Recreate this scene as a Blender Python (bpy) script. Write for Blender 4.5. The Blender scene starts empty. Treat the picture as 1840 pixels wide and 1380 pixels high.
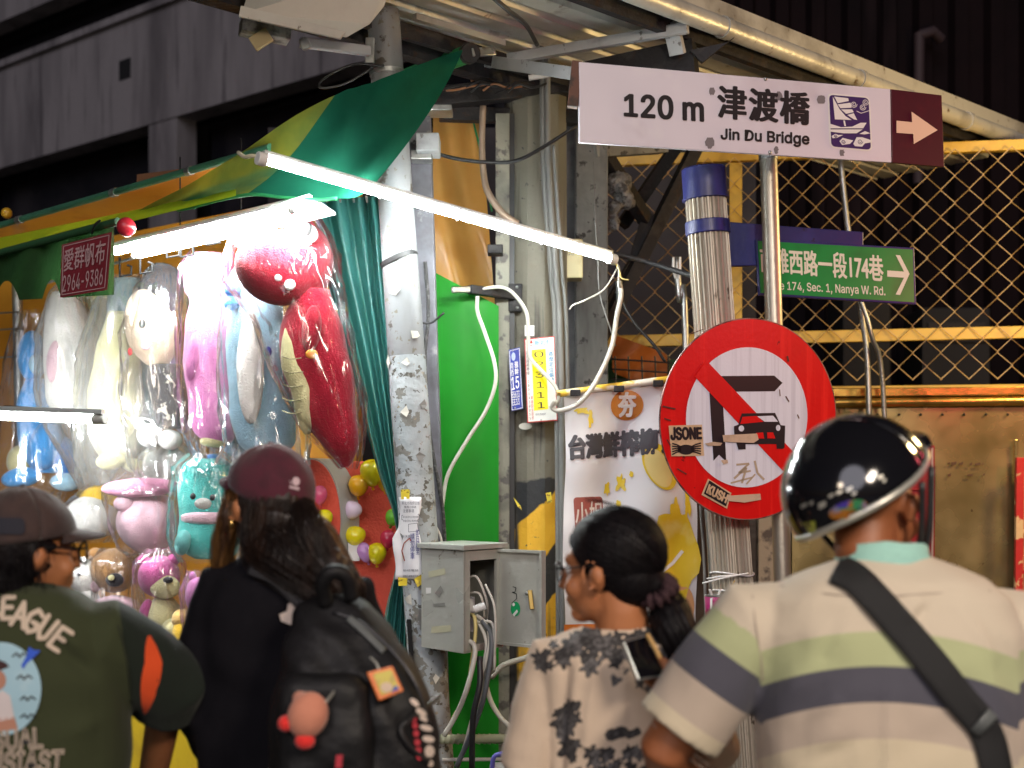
import bpy, bmesh, math, random
import numpy as np
from mathutils import Vector, Matrix, noise
from mathutils.bvhtree import BVHTree

rnd = random.Random(11)
SC = bpy.context.scene
COL = SC.collection
# ---------------------------------------------------------------- camera
F = 2528.0          # focal length in photo pixels (1840 wide)
CAMZ = 1.62
HY = 880.0          # photo row of the eye level
CAM = Vector((0, 0, CAMZ))
cam = bpy.data.cameras.new('camera')
cam.sensor_width = 36.0
cam.lens = 36.0 * F / 1840.0
cam.shift_y = (HY - 690.0) / 1840.0
cam.clip_start = 0.05
cam.clip_end = 400
cam.dof.use_dof = True
cam.dof.focus_distance = 4.35
cam.dof.aperture_fstop = 2.8
co = bpy.data.objects.new('camera', cam)
co.location = CAM
co.rotation_euler = (math.radians(90), 0, 0)
COL.objects.link(co)
SC.camera = co
# ---------------------------------------------------------------- night sky, fill lights
world = bpy.data.worlds.new('World')
SC.world = world
world.use_nodes = True
wn = world.node_tree.nodes
bg = wn['Background']
sky = wn.new('ShaderNodeTexSky')
sky.sky_type = 'NISHITA'
sky.sun_disc = False
sky.sun_elevation = math.radians(-4)
sky.sun_rotation = math.radians(200)
world.node_tree.links.new(sky.outputs[0], bg.inputs[0])
bg.inputs[1].default_value = 0.15
sun = bpy.data.lights.new('night_fill', 'SUN')  # weak wide sun lamp added as fill for street and building
sun.energy = 0.44
sun.angle = math.radians(40)
sun.color = (0.93, 0.90, 1.0)
so = bpy.data.objects.new('night_fill', sun)
so.rotation_euler = (math.radians(62), 0, math.radians(-12))
COL.objects.link(so)


def bulb(name, loc, w, col, rad):
    l = bpy.data.lights.new(name, 'POINT')
    l.energy = w
    l.color = col
    l.shadow_soft_size = rad
    o = bpy.data.objects.new(name, l)
    o.location = loc
    COL.objects.link(o)


# point lights out of view, standing in for stall bulbs and a red sign
bulb('stall_light', (1.5, -0.7, 3.1), 120, (1.0, 0.84, 0.69), 0.3)  # added fill from behind the camera
bulb('stall_light', (1.3, 0.55, 2.75), 30, (1.0, 0.87, 0.72), 0.2)  # added close fill for the people's backs
bulb('stall_light', (-1.6, -1.2, 2.9), 45, (1.0, 0.80, 0.60), 0.3)  # added fill from behind on the left
bulb('shop_sign_bulb', (2.6, 3.3, 2.5), 9, (1.0, 0.12, 0.16), 0.12)
bulb('lane_bulb', (2.55, 4.75, 2.7), 38, (1.0, 0.68, 0.28), 0.12)
vs = SC.view_settings
vs.view_transform = 'Standard'
vs.look = 'None'
vs.exposure = 1.1
vs.gamma = 1.0
vs.use_curve_mapping = False
SC.cycles.use_denoising = True
SC.cycles.max_bounces = 6
SC.cycles.diffuse_bounces = 3
SC.cycles.glossy_bounces = 3
SC.cycles.transparent_max_bounces = 16
SC.cycles.sample_clamp_indirect = 8.0
SC.cycles.caustics_reflective = False
SC.cycles.caustics_refractive = False


# ---------------------------------------------------------------- helpers
def P(px, py, Y):
    """point at distance Y seen at photo pixel (px, py)"""
    return Vector(((px - 920) / F * Y, Y, CAMZ + (HY - py) / F * Y))


def V(*a):
    return Vector(a)


ORG = {}


class Pl:
    def __init__(s, a, b, c):
        s.o = a
        n = (b - a).cross(c - a).normalized()
        if n.dot(CAM - a) < 0:
            n = -n
        s.n = n

    def __call__(s, px, py, off=0.0):
        d = Vector(((px - 920) / F, 1, (HY - py) / F))
        t = (s.o - CAM).dot(s.n) / d.dot(s.n)
        return CAM + d * t + s.n * off


def frame(t):
    t = t.normalized()
    a = Vector((0, 0, 1)) if abs(t.z) < 0.9 else Vector((1, 0, 0))
    u = t.cross(a).normalized()
    return u, t.cross(u).normalized()


def spline(pts, n=6):
    """Catmull-Rom through pts"""
    pts = [Vector(p) for p in pts]
    if len(pts) < 3:
        return pts
    q = [pts[0] * 2 - pts[1]] + pts + [pts[-1] * 2 - pts[-2]]
    out = []
    for i in range(1, len(q) - 2):
        a, b, c, d = q[i - 1:i + 3]
        for k in range(n):
            t = k / n
            out.append(0.5 * ((2 * b) + (c - a) * t + (2 * a - 5 * b + 4 * c - d) * t * t + (3 * b - a - 3 * c + d) * t ** 3))
    out.append(pts[-1])
    return out


class MB:
    def __init__(s):
        s.v = []
        s.f = []

    def add(s, vs, fs):
        n = len(s.v)
        s.v += [Vector(v) for v in vs]
        s.f += [tuple(i + n for i in f) for f in fs]
        return s

    def hexa(s, p):
        return s.add(p, [(0, 1, 2, 3), (7, 6, 5, 4), (0, 4, 5, 1), (1, 5, 6, 2), (2, 6, 7, 3), (3, 7, 4, 0)])

    def box(s, c, sz, rot=None):
        h = Vector(sz) / 2
        q = [Vector((x * h.x, y * h.y, z * h.z)) for z in (-1, 1) for x, y in ((-1, -1), (1, -1), (1, 1), (-1, 1))]
        if rot is not None:
            q = [rot @ v for v in q]
        return s.hexa([v + Vector(c) for v in q])

    def bar(s, a, b, w, h, up=None):
        """rectangular bar from a to b"""
        a, b = Vector(a), Vector(b)
        t = (b - a).normalized()
        if up is None:
            u, w2 = frame(t)
        else:
            u = t.cross(Vector(up)).normalized()
            w2 = u.cross(t).normalized()
        q = []
        for e in (a, b):
            for x, y in ((-1, -1), (1, -1), (1, 1), (-1, 1)):
                q.append(e + u * x * w / 2 + w2 * y * h / 2)
        return s.hexa(q)

    def prism(s, poly, ext):
        n = len(poly)
        ext = Vector(ext)
        vs = [Vector(p) for p in poly] + [Vector(p) + ext for p in poly]
        fs = [tuple(range(n)), tuple(range(2 * n - 1, n - 1, -1))]
        fs += [(i, (i + 1) % n, n + (i + 1) % n, n + i) for i in range(n)]
        return s.add(vs, fs)

    def sheet(s, poly):
        return s.add(poly, [tuple(range(len(poly)))])

    def loft(s, rings, cap=True):
        n = len(rings[0])
        vs = [p for r in rings for p in r]
        fs = []
        for k in range(len(rings) - 1):
            for i in range(n):
                j = (i + 1) % n
                fs.append((k * n + i, k * n + j, (k + 1) * n + j, (k + 1) * n + i))
        if cap:
            fs.append(tuple(range(n - 1, -1, -1)))
            m = (len(rings) - 1) * n
            fs.append(tuple(range(m, m + n)))
        return s.add(vs, fs)

    def tube(s, pts, r, n=8, cap=True):
        pts = [Vector(p) for p in pts]
        rs = r if isinstance(r, (list, tuple)) else [r] * len(pts)
        rings = []
        t0 = (pts[1] - pts[0]).normalized()
        u, w = frame(t0)
        for i, p in enumerate(pts):
            if i == 0:
                t = t0
            elif i == len(pts) - 1:
                t = (pts[i] - pts[i - 1]).normalized()
            else:
                t = ((pts[i + 1] - p).normalized() + (p - pts[i - 1]).normalized())
                t = t.normalized() if t.length > 1e-6 else t0
            u = (u - t * u.dot(t)).normalized()
            w = t.cross(u)
            rings.append([p + (u * math.cos(2 * math.pi * k / n) + w * math.sin(2 * math.pi * k / n)) * rs[i] for k in range(n)])
        return s.loft(rings, cap)

    def ell(s, c, r, rot=None, nu=20, nv=12):
        c = Vector(c)
        if not isinstance(r, (list, tuple, Vector)):
            r = (r, r, r)
        vs = []
        for j in range(1, nv):
            th = math.pi * j / nv
            for i in range(nu):
                ph = 2 * math.pi * i / nu
                vs.append(Vector((r[0] * math.sin(th) * math.cos(ph), r[1] * math.sin(th) * math.sin(ph), r[2] * math.cos(th))))
        vs += [Vector((0, 0, r[2])), Vector((0, 0, -r[2]))]
        if rot is not None:
            vs = [rot @ v for v in vs]
        vs = [v + c for v in vs]
        fs = []
        for j in range(nv - 2):
            for i in range(nu):
                k = (i + 1) % nu
                fs.append((j * nu + i, (j + 1) * nu + i, (j + 1) * nu + k, j * nu + k))
        T, B = nu * (nv - 1), nu * (nv - 1) + 1
        for i in range(nu):
            k = (i + 1) % nu
            fs.append((T, i, k))
            fs.append((B, (nv - 2) * nu + k, (nv - 2) * nu + i))
        return s.add(vs, fs)

    def grid(s, rows):
        m, n = len(rows), len(rows[0])
        vs = [p for r in rows for p in r]
        fs = [(i * n + j, i * n + j + 1, (i + 1) * n + j + 1, (i + 1) * n + j) for i in range(m - 1) for j in range(n - 1)]
        return s.add(vs, fs)

    def build(s, name, mat, parent=None, smooth=0, bevel=0, thick=0, loc=None, subd=0):
        """smooth: 0 flat, else angle in degrees"""
        L = ORG[parent.name] if parent is not None else (Vector(loc) if loc is not None else Vector((0, 0, 0)))
        me = bpy.data.meshes.new(name)
        me.from_pydata([v - L for v in s.v], [], s.f)
        bm = bmesh.new()
        bm.from_mesh(me)
        bmesh.ops.recalc_face_normals(bm, faces=bm.faces)
        bm.to_mesh(me)
        bm.free()
        return link(name, me, mat, parent, L, smooth, bevel, thick, subd)


def link(name, me, mat, parent, L, smooth=0, bevel=0, thick=0, subd=0):
    if mat is not None and not me.materials:
        me.materials.append(mat)
    if smooth:
        me.polygons.foreach_set('use_smooth', [True] * len(me.polygons))
        if smooth < 180:
            me.set_sharp_from_angle(angle=math.radians(smooth))
    o = bpy.data.objects.new(name, me)
    COL.objects.link(o)
    if parent is not None:
        o.parent = parent
    else:
        o.location = L
    ORG[o.name] = Vector(L)
    if thick:
        md = o.modifiers.new('solid', 'SOLIDIFY')
        md.thickness = thick
        md.offset = 0
    if bevel:
        md = o.modifiers.new('bevel', 'BEVEL')
        md.width = bevel
        md.segments = 2
        md.limit_method = 'ANGLE'
    if subd:
        md = o.modifiers.new('sub', 'SUBSURF')
        md.levels = md.render_levels = subd
    return o


def thing(name, label, cat, loc, group=None):
    o = bpy.data.objects.new(name, None)
    o.empty_display_size = 0.05
    COL.objects.link(o)
    o.location = Vector(loc)
    ORG[o.name] = Vector(loc)
    return tag(o, label, cat, group)


def tag(o, label, cat, group=None):
    o['label'] = label
    o['category'] = cat
    if group:
        o['group'] = group
    return o


def struct(o):
    o['kind'] = 'structure'
    return o


def blob(mb, voxel, it=4, dn=None):
    """one continuous mesh from overlapping closed shapes"""
    me = bpy.data.meshes.new('tmp')
    me.from_pydata([tuple(v) for v in mb.v], [], mb.f)
    bm = bmesh.new()
    bm.from_mesh(me)
    bmesh.ops.recalc_face_normals(bm, faces=bm.faces)
    bm.to_mesh(me)
    bm.free()
    o = bpy.data.objects.new('tmp', me)
    COL.objects.link(o)
    md = o.modifiers.new('r', 'REMESH')
    md.mode = 'VOXEL'
    md.voxel_size = voxel
    md = o.modifiers.new('s', 'SMOOTH')
    md.factor = 0.5
    md.iterations = it
    dg = bpy.context.evaluated_depsgraph_get()
    m2 = bpy.data.meshes.new_from_object(o.evaluated_get(dg))
    bpy.data.objects.remove(o)
    bpy.data.meshes.remove(me)
    if dn is not None:
        m2.update()
        n = len(m2.vertices)
        co_ = np.empty(n * 3)
        no_ = np.empty(n * 3)
        m2.vertices.foreach_get('co', co_)
        m2.vertices.foreach_get('normal', no_)
        co_ = co_.reshape(-1, 3)
        no_ = no_.reshape(-1, 3)
        d = np.array([dn(Vector(c), Vector(k)) for c, k in zip(co_, no_)])
        co_ += no_ * d[:, None]
        m2.vertices.foreach_set('co', co_.ravel())
        m2.update()
    return m2


def cut(me, fn):
    """drop the vertices for which fn(world co) is true"""
    bm = bmesh.new()
    bm.from_mesh(me)
    bmesh.ops.delete(bm, geom=[v for v in bm.verts if fn(v.co)], context='VERTS')
    bm.to_mesh(me)
    bm.free()
    return me


def paint(me, fn):
    """print colour per vertex: fn(world co) -> rgb"""
    at = me.color_attributes.new('print', 'FLOAT_COLOR', 'POINT')
    buf = []
    for v in me.vertices:
        c = fn(v.co)
        buf += [c[0], c[1], c[2], 1.0]
    at.data.foreach_set('color', buf)


def field_material(name, base, ink, ink2, rough=0.85, sheen=0.1):
    """cloth print from two painted fields: R above 0.5 is ink, G shades it, B above 0.5 is the second cloth colour"""
    m = mat(name, base, rough, 0, (), 0.25, 420, sheen=sheen, spec=0.25)
    N, Lk = m.node_tree.nodes, m.node_tree.links
    at = N.new('ShaderNodeAttribute')
    at.attribute_name = 'print'
    sp = N.new('ShaderNodeSeparateColor')
    Lk.new(at.outputs['Color'], sp.inputs[0])

    def step(src, a, b):
        r = N.new('ShaderNodeMapRange')
        r.inputs[1].default_value = a
        r.inputs[2].default_value = b
        Lk.new(src, r.inputs[0])
        return r.outputs[0]

    def mix(f, a, b):
        x = N.new('ShaderNodeMix')
        x.data_type = 'RGBA'
        Lk.new(f, x.inputs[0])
        for i, c in ((6, a), (7, b)):
            if isinstance(c, tuple):
                x.inputs[i].default_value = (*c, 1)
            else:
                Lk.new(c, x.inputs[i])
        return x.outputs[2]
    cl = mix(step(sp.outputs[2], 0.48, 0.52), base, ink2)
    pr = mix(sp.outputs[1], ink, tuple(min(1, c * 5 + 0.06) for c in ink)) if ink[0] < 0.3 else mix(sp.outputs[1], ink, ink)
    Lk.new(mix(step(sp.outputs[0], 0.48, 0.52), cl, pr), N['Principled BSDF'].inputs['Base Color'])
    return m


def place(name, me, mat, parent, smooth=180, **k):
    L = ORG[parent.name]
    me.transform(Matrix.Translation(-L))
    return link(name, me, mat, parent, L, smooth, **k)


# ---------------------------------------------------------------- materials
MATS = {}


def mat(name, c, rough=0.5, metal=0.0, layers=(), bump=0.0, bscale=60.0, bdet=2, emit=0.0, alpha=None, coat=0.0,
        spec=0.5, trans=0.0, attr=None, stripes=None, sheen=0.0, rv=0.0, ec=None, sub=0.0, bst=(1, 1, 1)):
    if name in MATS:
        return MATS[name]
    m = bpy.data.materials.new(name)
    MATS[name] = m
    m.use_nodes = True
    N, Lk = m.node_tree.nodes, m.node_tree.links
    b = N['Principled BSDF']
    tc = N.new('ShaderNodeTexCoord')

    def nz(scale, det, st=(1, 1, 1), rg=0.55, dist=0.0):
        mp = N.new('ShaderNodeMapping')
        mp.inputs['Scale'].default_value = st
        Lk.new(tc.outputs['Object'], mp.inputs[0])
        t = N.new('ShaderNodeTexNoise')
        t.inputs['Scale'].default_value = scale
        t.inputs['Detail'].default_value = det
        t.inputs['Roughness'].default_value = rg
        t.inputs['Distortion'].default_value = dist
        Lk.new(mp.outputs[0], t.inputs[0])
        return t.outputs[0]

    def ramp(src, lo, hi):
        r = N.new('ShaderNodeMapRange')
        r.inputs[1].default_value = lo
        r.inputs[2].default_value = hi
        Lk.new(src, r.inputs[0])
        return r.outputs[0]

    def mixc(a, bcol, f):
        x = N.new('ShaderNodeMix')
        x.data_type = 'RGBA'
        Lk.new(f, x.inputs[0])
        Lk.new(a, x.inputs[6])
        if isinstance(bcol, tuple):
            x.inputs[7].default_value = (*bcol, 1)
        else:
            Lk.new(bcol, x.inputs[7])
        return x.outputs[2]
    if attr:
        a = N.new('ShaderNodeAttribute')
        a.attribute_name = attr
        col = a.outputs['Color']
    else:
        a = N.new('ShaderNodeRGB')
        a.outputs[0].default_value = (*c, 1)
        col = a.outputs[0]
    if stripes:
        # slanted paint bands: (direction, period, duty, colour2, top z in object space)
        d, per, duty, c2, zt = stripes[:5]
        sp = N.new('ShaderNodeVectorMath')
        sp.operation = 'DOT_PRODUCT'
        sp.inputs[1].default_value = d
        Lk.new(tc.outputs['Object'], sp.inputs[0])
        ad = N.new('ShaderNodeMath')
        ad.operation = 'MULTIPLY_ADD'
        wob = nz(9, 3)
        Lk.new(wob, ad.inputs[0])
        ad.inputs[1].default_value = 0.05
        Lk.new(sp.outputs['Value'], ad.inputs[2])
        mo = N.new('ShaderNodeMath')
        mo.operation = 'PINGPONG'
        Lk.new(ad.outputs[0], mo.inputs[0])
        mo.inputs[1].default_value = per / 2
        f = ramp(mo.outputs[0], duty * per / 2 - 0.003, duty * per / 2 + 0.003)
        yb = mixc(col, c2, f)
        sx = N.new('ShaderNodeSeparateXYZ')
        Lk.new(tc.outputs['Object'], sx.inputs[0])
        az = N.new('ShaderNodeMath')
        az.operation = 'MULTIPLY_ADD'
        Lk.new(nz(14, 3), az.inputs[0])
        az.inputs[1].default_value = 0.05
        Lk.new(sx.outputs[2], az.inputs[2])
        fz = ramp(az.outputs[0], zt + 0.029, zt + 0.021)
        base = N.new('ShaderNodeRGB')
        base.outputs[0].default_value = (*stripes[5], 1) if len(stripes) > 5 else (0.3, 0.29, 0.26, 1)
        col = mixc(base.outputs[0], yb, fz)
    for ly in layers:
        c2, sc, lo, hi = ly[:4]
        st = ly[4] if len(ly) > 4 else (1, 1, 1)
        col = mixc(col, c2, ramp(nz(sc, 4, st, 0.6), lo, hi))
    Lk.new(col, b.inputs['Base Color'])
    b.inputs['Roughness'].default_value = rough
    if rv:
        rr = N.new('ShaderNodeMapRange')
        rr.inputs[1].default_value = 0.3
        rr.inputs[2].default_value = 0.7
        rr.inputs[3].default_value = max(0.02, rough - rv)
        rr.inputs[4].default_value = min(1, rough + rv)
        Lk.new(nz(7, 2), rr.inputs[0])
        Lk.new(rr.outputs[0], b.inputs['Roughness'])
    b.inputs['Metallic'].default_value = metal
    b.inputs['Specular IOR Level'].default_value = spec
    if coat:
        b.inputs['Coat Weight'].default_value = coat
        b.inputs['Coat Roughness'].default_value = 0.08
    if sheen:
        b.inputs['Sheen Weight'].default_value = sheen
        b.inputs['Sheen Roughness'].default_value = 0.5
    if trans:
        b.inputs['Transmission Weight'].default_value = trans
    if sub:
        b.inputs['Subsurface Weight'].default_value = sub
        b.inputs['Subsurface Radius'].default_value = (0.02, 0.008, 0.004)
        b.inputs['Subsurface Scale'].default_value = 0.5
    if alpha is not None:
        b.inputs['Alpha'].default_value = alpha
    if emit:
        b.inputs['Emission Color'].default_value = (*(ec or c), 1)
        b.inputs['Emission Strength'].default_value = emit
    if bump:
        bp = N.new('ShaderNodeBump')
        bp.inputs['Strength'].default_value = bump
        bp.inputs['Distance'].default_value = 0.01
        Lk.new(nz(bscale, bdet, bst), bp.inputs['Height'])
        Lk.new(bp.outputs[0], b.inputs['Normal'])
    return m


def cloth(name, c, tl=0.35, layers=(), rough=0.55, bump=0.25, bscale=25, spec=0.4, bst=(1, 1, 1)):
    """tarpaulin or curtain that lets some light through"""
    if name in MATS:
        return MATS[name]
    m = mat(name, c, rough, 0, layers, bump, bscale, spec=spec, bst=bst)
    N, Lk = m.node_tree.nodes, m.node_tree.links
    b = N['Principled BSDF']
    t = N.new('ShaderNodeBsdfTranslucent')
    Lk.new(b.inputs['Base Color'].links[0].from_socket, t.inputs[0])
    x = N.new('ShaderNodeMixShader')
    x.inputs[0].default_value = tl
    Lk.new(b.outputs[0], x.inputs[1])
    Lk.new(t.outputs[0], x.inputs[2])
    Lk.new(x.outputs[0], N['Material Output'].inputs[0])
    return m


def film(name, c, lo, hi, scale=10.0, st=(1, 1, 0.35), base=0.08, veil=0.0):
    """crinkled clear plastic"""
    m = bpy.data.materials.new(name)
    MATS[name] = m
    m.use_nodes = True
    N, Lk = m.node_tree.nodes, m.node_tree.links
    N.remove(N['Principled BSDF'])
    tc = N.new('ShaderNodeTexCoord')
    mp = N.new('ShaderNodeMapping')
    mp.inputs['Scale'].default_value = st
    Lk.new(tc.outputs['Object'], mp.inputs[0])
    n1 = N.new('ShaderNodeTexNoise')
    n1.inputs['Scale'].default_value = scale
    n1.inputs['Detail'].default_value = 3
    n1.inputs['Distortion'].default_value = 0.8
    n1.noise_type = 'RIDGED_MULTIFRACTAL'
    Lk.new(mp.outputs[0], n1.inputs[0])
    bp = N.new('ShaderNodeBump')
    bp.inputs['Strength'].default_value = 0.9
    bp.inputs['Distance'].default_value = 0.012
    Lk.new(n1.outputs[0], bp.inputs['Height'])
    tr = N.new('ShaderNodeBsdfTransparent')
    tr.inputs[0].default_value = (0.985, 0.985, 0.985, 1)
    gl = N.new('ShaderNodeBsdfGlossy')
    gl.inputs['Roughness'].default_value = 0.17
    gl.inputs['Color'].default_value = (1, 1, 1, 1)
    Lk.new(bp.outputs[0], gl.inputs['Normal'])
    df = N.new('ShaderNodeBsdfTranslucent')
    df.inputs[0].default_value = (*c, 1)
    d2 = N.new('ShaderNodeBsdfDiffuse')
    d2.inputs[0].default_value = (*c, 1)
    ms = N.new('ShaderNodeMixShader')
    ms.inputs[0].default_value = 0.5
    Lk.new(df.outputs[0], ms.inputs[1])
    Lk.new(d2.outputs[0], ms.inputs[2])
    lw = N.new('ShaderNodeLayerWeight')
    lw.inputs[0].default_value = 0.25
    Lk.new(bp.outputs[0], lw.inputs['Normal'])
    r = N.new('ShaderNodeMapRange')
    r.inputs[1].default_value = 0.0
    r.inputs[2].default_value = 1.0
    r.inputs[3].default_value = base
    r.inputs[4].default_value = 0.6
    Lk.new(lw.outputs['Fresnel'], r.inputs[0])
    m1 = N.new('ShaderNodeMixShader')
    Lk.new(r.outputs[0], m1.inputs[0])
    Lk.new(tr.outputs[0], m1.inputs[1])
    Lk.new(gl.outputs[0], m1.inputs[2])
    r2 = N.new('ShaderNodeMapRange')
    r2.inputs[1].default_value = lo
    r2.inputs[2].default_value = hi
    r2.inputs[3].default_value = veil
    r2.inputs[4].default_value = 0.66
    Lk.new(n1.outputs[0], r2.inputs[0])
    m2 = N.new('ShaderNodeMixShader')
    Lk.new(r2.outputs[0], m2.inputs[0])
    Lk.new(m1.outputs[0], m2.inputs[1])
    Lk.new(ms.outputs[0], m2.inputs[2])
    Lk.new(m2.outputs[0], N['Material Output'].inputs[0])
    return m


# ---------------------------------------------------------------- writing
def load_font():
    # Blender's own interface typeface (grotesque); the built-in default if it is not there
    import os
    for kind in ('LOCAL', 'SYSTEM'):
        p = os.path.join(bpy.utils.resource_path(kind), 'datafiles', 'fonts', 'Inter.woff2')
        if os.path.exists(p):
            try:
                return bpy.data.fonts.load(p)
            except RuntimeError:
                pass
    return None


FONT = load_font()


def text_polys(body, bold=0.0, align='LEFT', sp=1.0, ls=1.0, res=3):
    c = bpy.data.curves.new('txt', 'FONT')
    if FONT is not None and all(ord(x_) < 256 for x_ in body):
        c.font = FONT
    c.body = body
    c.size = 1
    c.offset = bold
    c.align_x = align
    c.space_character = sp
    c.space_line = ls
    c.resolution_u = res
    o = bpy.data.objects.new('txt', c)
    COL.objects.link(o)
    dg = bpy.context.evaluated_depsgraph_get()
    me = bpy.data.meshes.new_from_object(o.evaluated_get(dg))
    vs = [(v.co.x, v.co.y) for v in me.vertices]
    fs = [tuple(p.vertices) for p in me.polygons]
    bpy.data.objects.remove(o)
    bpy.data.curves.remove(c)
    bpy.data.meshes.remove(me)
    x0, x1 = min(v[0] for v in vs), max(v[0] for v in vs)
    y0, y1 = min(v[1] for v in vs), max(v[1] for v in vs)
    return [((x - x0) / (x1 - x0), (y1 - y) / (y1 - y0)) for x, y in vs], fs


def quad(q):
    if len(q) == 4 and not isinstance(q[0], (tuple, list)):
        x0, y0, x1, y1 = q
        q = [(x0, y0), (x1, y0), (x1, y1), (x0, y1)]
    return q


def bil(q, u, v):
    (ax, ay), (bx, by), (cx, cy), (dx, dy) = q
    return ((ax * (1 - u) + bx * u) * (1 - v) + (dx * (1 - u) + cx * u) * v,
            (ay * (1 - u) + by * u) * (1 - v) + (dy * (1 - u) + cy * u) * v)


def text(body, q, proj, m, parent, off=0.002, name='lettering', **k):
    q = quad(q)
    bold = k.pop('bold', 0.0)
    vs, fs = text_polys(body, **k)
    mb = MB()
    n_ch = max(len(l_) for l_ in body.split('\n'))
    n_ln = body.count('\n') + 1
    bx, by = 0.7 * bold / max(1, n_ch * 0.8), 0.45 * bold / n_ln
    if bold:
        sh = [(bx * math.cos(a), by * math.sin(a)) for a in [math.pi * (i + 0.5) / 4 for i in range(8)]] + [(0, 0)]
    else:
        sh = [(0, 0)]
    for i, (dx, dy) in enumerate(sh):
        mb.add([proj(*bil(q, u * (1 - 2 * bx) + bx + dx, v * (1 - 2 * by) + by + dy), off + i * 0.00006) for u, v in vs], fs)
    return mb.build(name, m, parent)


def decal(name, polys, proj, m, parent, off=0.001):
    mb = MB()
    for p in polys:
        mb.sheet([proj(x, y, off) for x, y in p])
    return mb.build(name, m, parent)


def ellipse(cx, cy, rx, ry, n=40, a0=0, a1=360, rot=0):
    out = []
    cr, sr = math.cos(math.radians(rot)), math.sin(math.radians(rot))
    for i in range(n + (0 if a1 - a0 == 360 else 1)):
        a = math.radians(a0 + (a1 - a0) * i / n)
        x, y = rx * math.cos(a), ry * math.sin(a)
        out.append((cx + x * cr - y * sr, cy + x * sr + y * cr))
    return out


def stroke(pts, w):
    """2-D polyline as quads with width w"""
    out = []
    for (ax, ay), (bx, by) in zip(pts, pts[1:]):
        l = math.hypot(bx - ax, by - ay) or 1
        nx, ny = -(by - ay) / l * w / 2, (bx - ax) / l * w / 2
        out.append([(ax + nx, ay + ny), (bx + nx, by + ny), (bx - nx, by - ny), (ax - nx, ay - ny)])
    return out


class Surf:
    """project photo pixels on a built mesh (prints on cloth)"""

    def __init__(s, o, fallbackY):
        me = o.data
        L = ORG[o.name]
        s.b = BVHTree.FromPolygons([v.co + L for v in me.vertices], [tuple(p.vertices) for p in me.polygons])
        s.y = fallbackY

    def __call__(s, px, py, off=0.0):
        d = Vector(((px - 920) / F, 1, (HY - py) / F)).normalized()
        h = s.b.ray_cast(CAM, d)
        p = h[0] if h[0] is not None else P(px, py, s.y)
        return p - d * off


def cloth_print(name, vsfs, q, surf, m, parent, off=0.004, cuts=2):
    """flat 2-D faces in a unit box, cut fine and laid on a curved cloth"""
    vs, fs = vsfs
    bm = bmesh.new()
    bv = [bm.verts.new((x, y, 0)) for x, y in vs]
    for f in fs:
        try:
            bm.faces.new([bv[i] for i in f])
        except ValueError:
            pass
    bmesh.ops.triangulate(bm, faces=bm.faces)
    for _ in range(cuts):
        L_ = sorted(bm.edges, key=lambda e: -e.calc_length())
        mx = L_[0].calc_length()
        bmesh.ops.subdivide_edges(bm, edges=[e for e in L_ if e.calc_length() > mx * 0.35], cuts=1)
        bmesh.ops.triangulate(bm, faces=bm.faces)
    q = quad(q)
    bm.verts.index_update()
    mb = MB().add([surf(*bil(q, v.co.x, v.co.y), off) for v in bm.verts], [tuple(v.index for v in f.verts) for f in bm.faces])
    bm.free()
    return mb.build(name, m, parent, smooth=180)


def px_print(name, polys, surf, m, parent, off=0.004, cuts=2):
    vs, fs = [], []
    for p in polys:
        fs.append(tuple(range(len(vs), len(vs) + len(p))))
        vs += p
    xs, ys = [v[0] for v in vs], [v[1] for v in vs]
    x0, x1, y0, y1 = min(xs), max(xs), min(ys), max(ys)
    un = [((x - x0) / (x1 - x0), (y - y0) / (y1 - y0)) for x, y in vs]
    return cloth_print(name, (un, fs), (x0, y0, x1, y1), surf, m, parent, off, cuts)


def strands(name, paths, r, m, parent):
    """many fine hairs as one part"""
    mb = MB()
    for p in paths:
        mb.tube(p, [r] * (len(p) - 1) + [r * 0.3], 3, cap=False)
    o = mb.build(name, m, parent, smooth=180)
    o['kind'] = 'stuff'
    return o


def along(path, radii, n, seed, lo=0.75, hi=1.06, flare=0.35):
    """hair paths running round a tapered path"""
    rr_ = random.Random(seed)
    out = []
    fr = []
    u = None
    for i, p in enumerate(path):
        t = (path[min(i + 1, len(path) - 1)] - path[max(i - 1, 0)]).normalized()
        if u is None:
            u, w = frame(t)
        u = (u - t * u.dot(t)).normalized()
        w = t.cross(u)
        fr.append((u.copy(), w.copy()))
    for k in range(n):
        a = rr_.uniform(0, 2 * math.pi)
        q = rr_.uniform(lo, hi)
        a2 = rr_.gauss(0, 0.5)
        ph = rr_.uniform(0, 6)
        fl = rr_.gauss(0, flare)
        pts = []
        m_ = rr_.randint(int(len(path) * 0.75), len(path))
        for i in range(m_):
            t = i / (len(path) - 1)
            rad = radii[i] * (q + fl * max(0, t - 0.6)) + 0.0015 * math.sin(t * 9 + ph)
            aa = a + a2 * t
            pts.append(path[i] + (fr[i][0] * math.cos(aa) + fr[i][1] * math.sin(aa)) * rad)
        out.append(pts)
    return out


def nzv(p, s=1.0):
    return noise.noise(Vector(p) * s)


def cable(name, pts, r, m, parent=None, label=None, cat=None, group=None, n=6, sp=6):
    pts = spline(pts, sp)
    mb = MB().tube(pts, r, n)
    o = mb.build(name, m, parent, smooth=180, loc=pts[0] if parent is None else None)
    if label:
        tag(o, label, cat, group)
    return o


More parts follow.
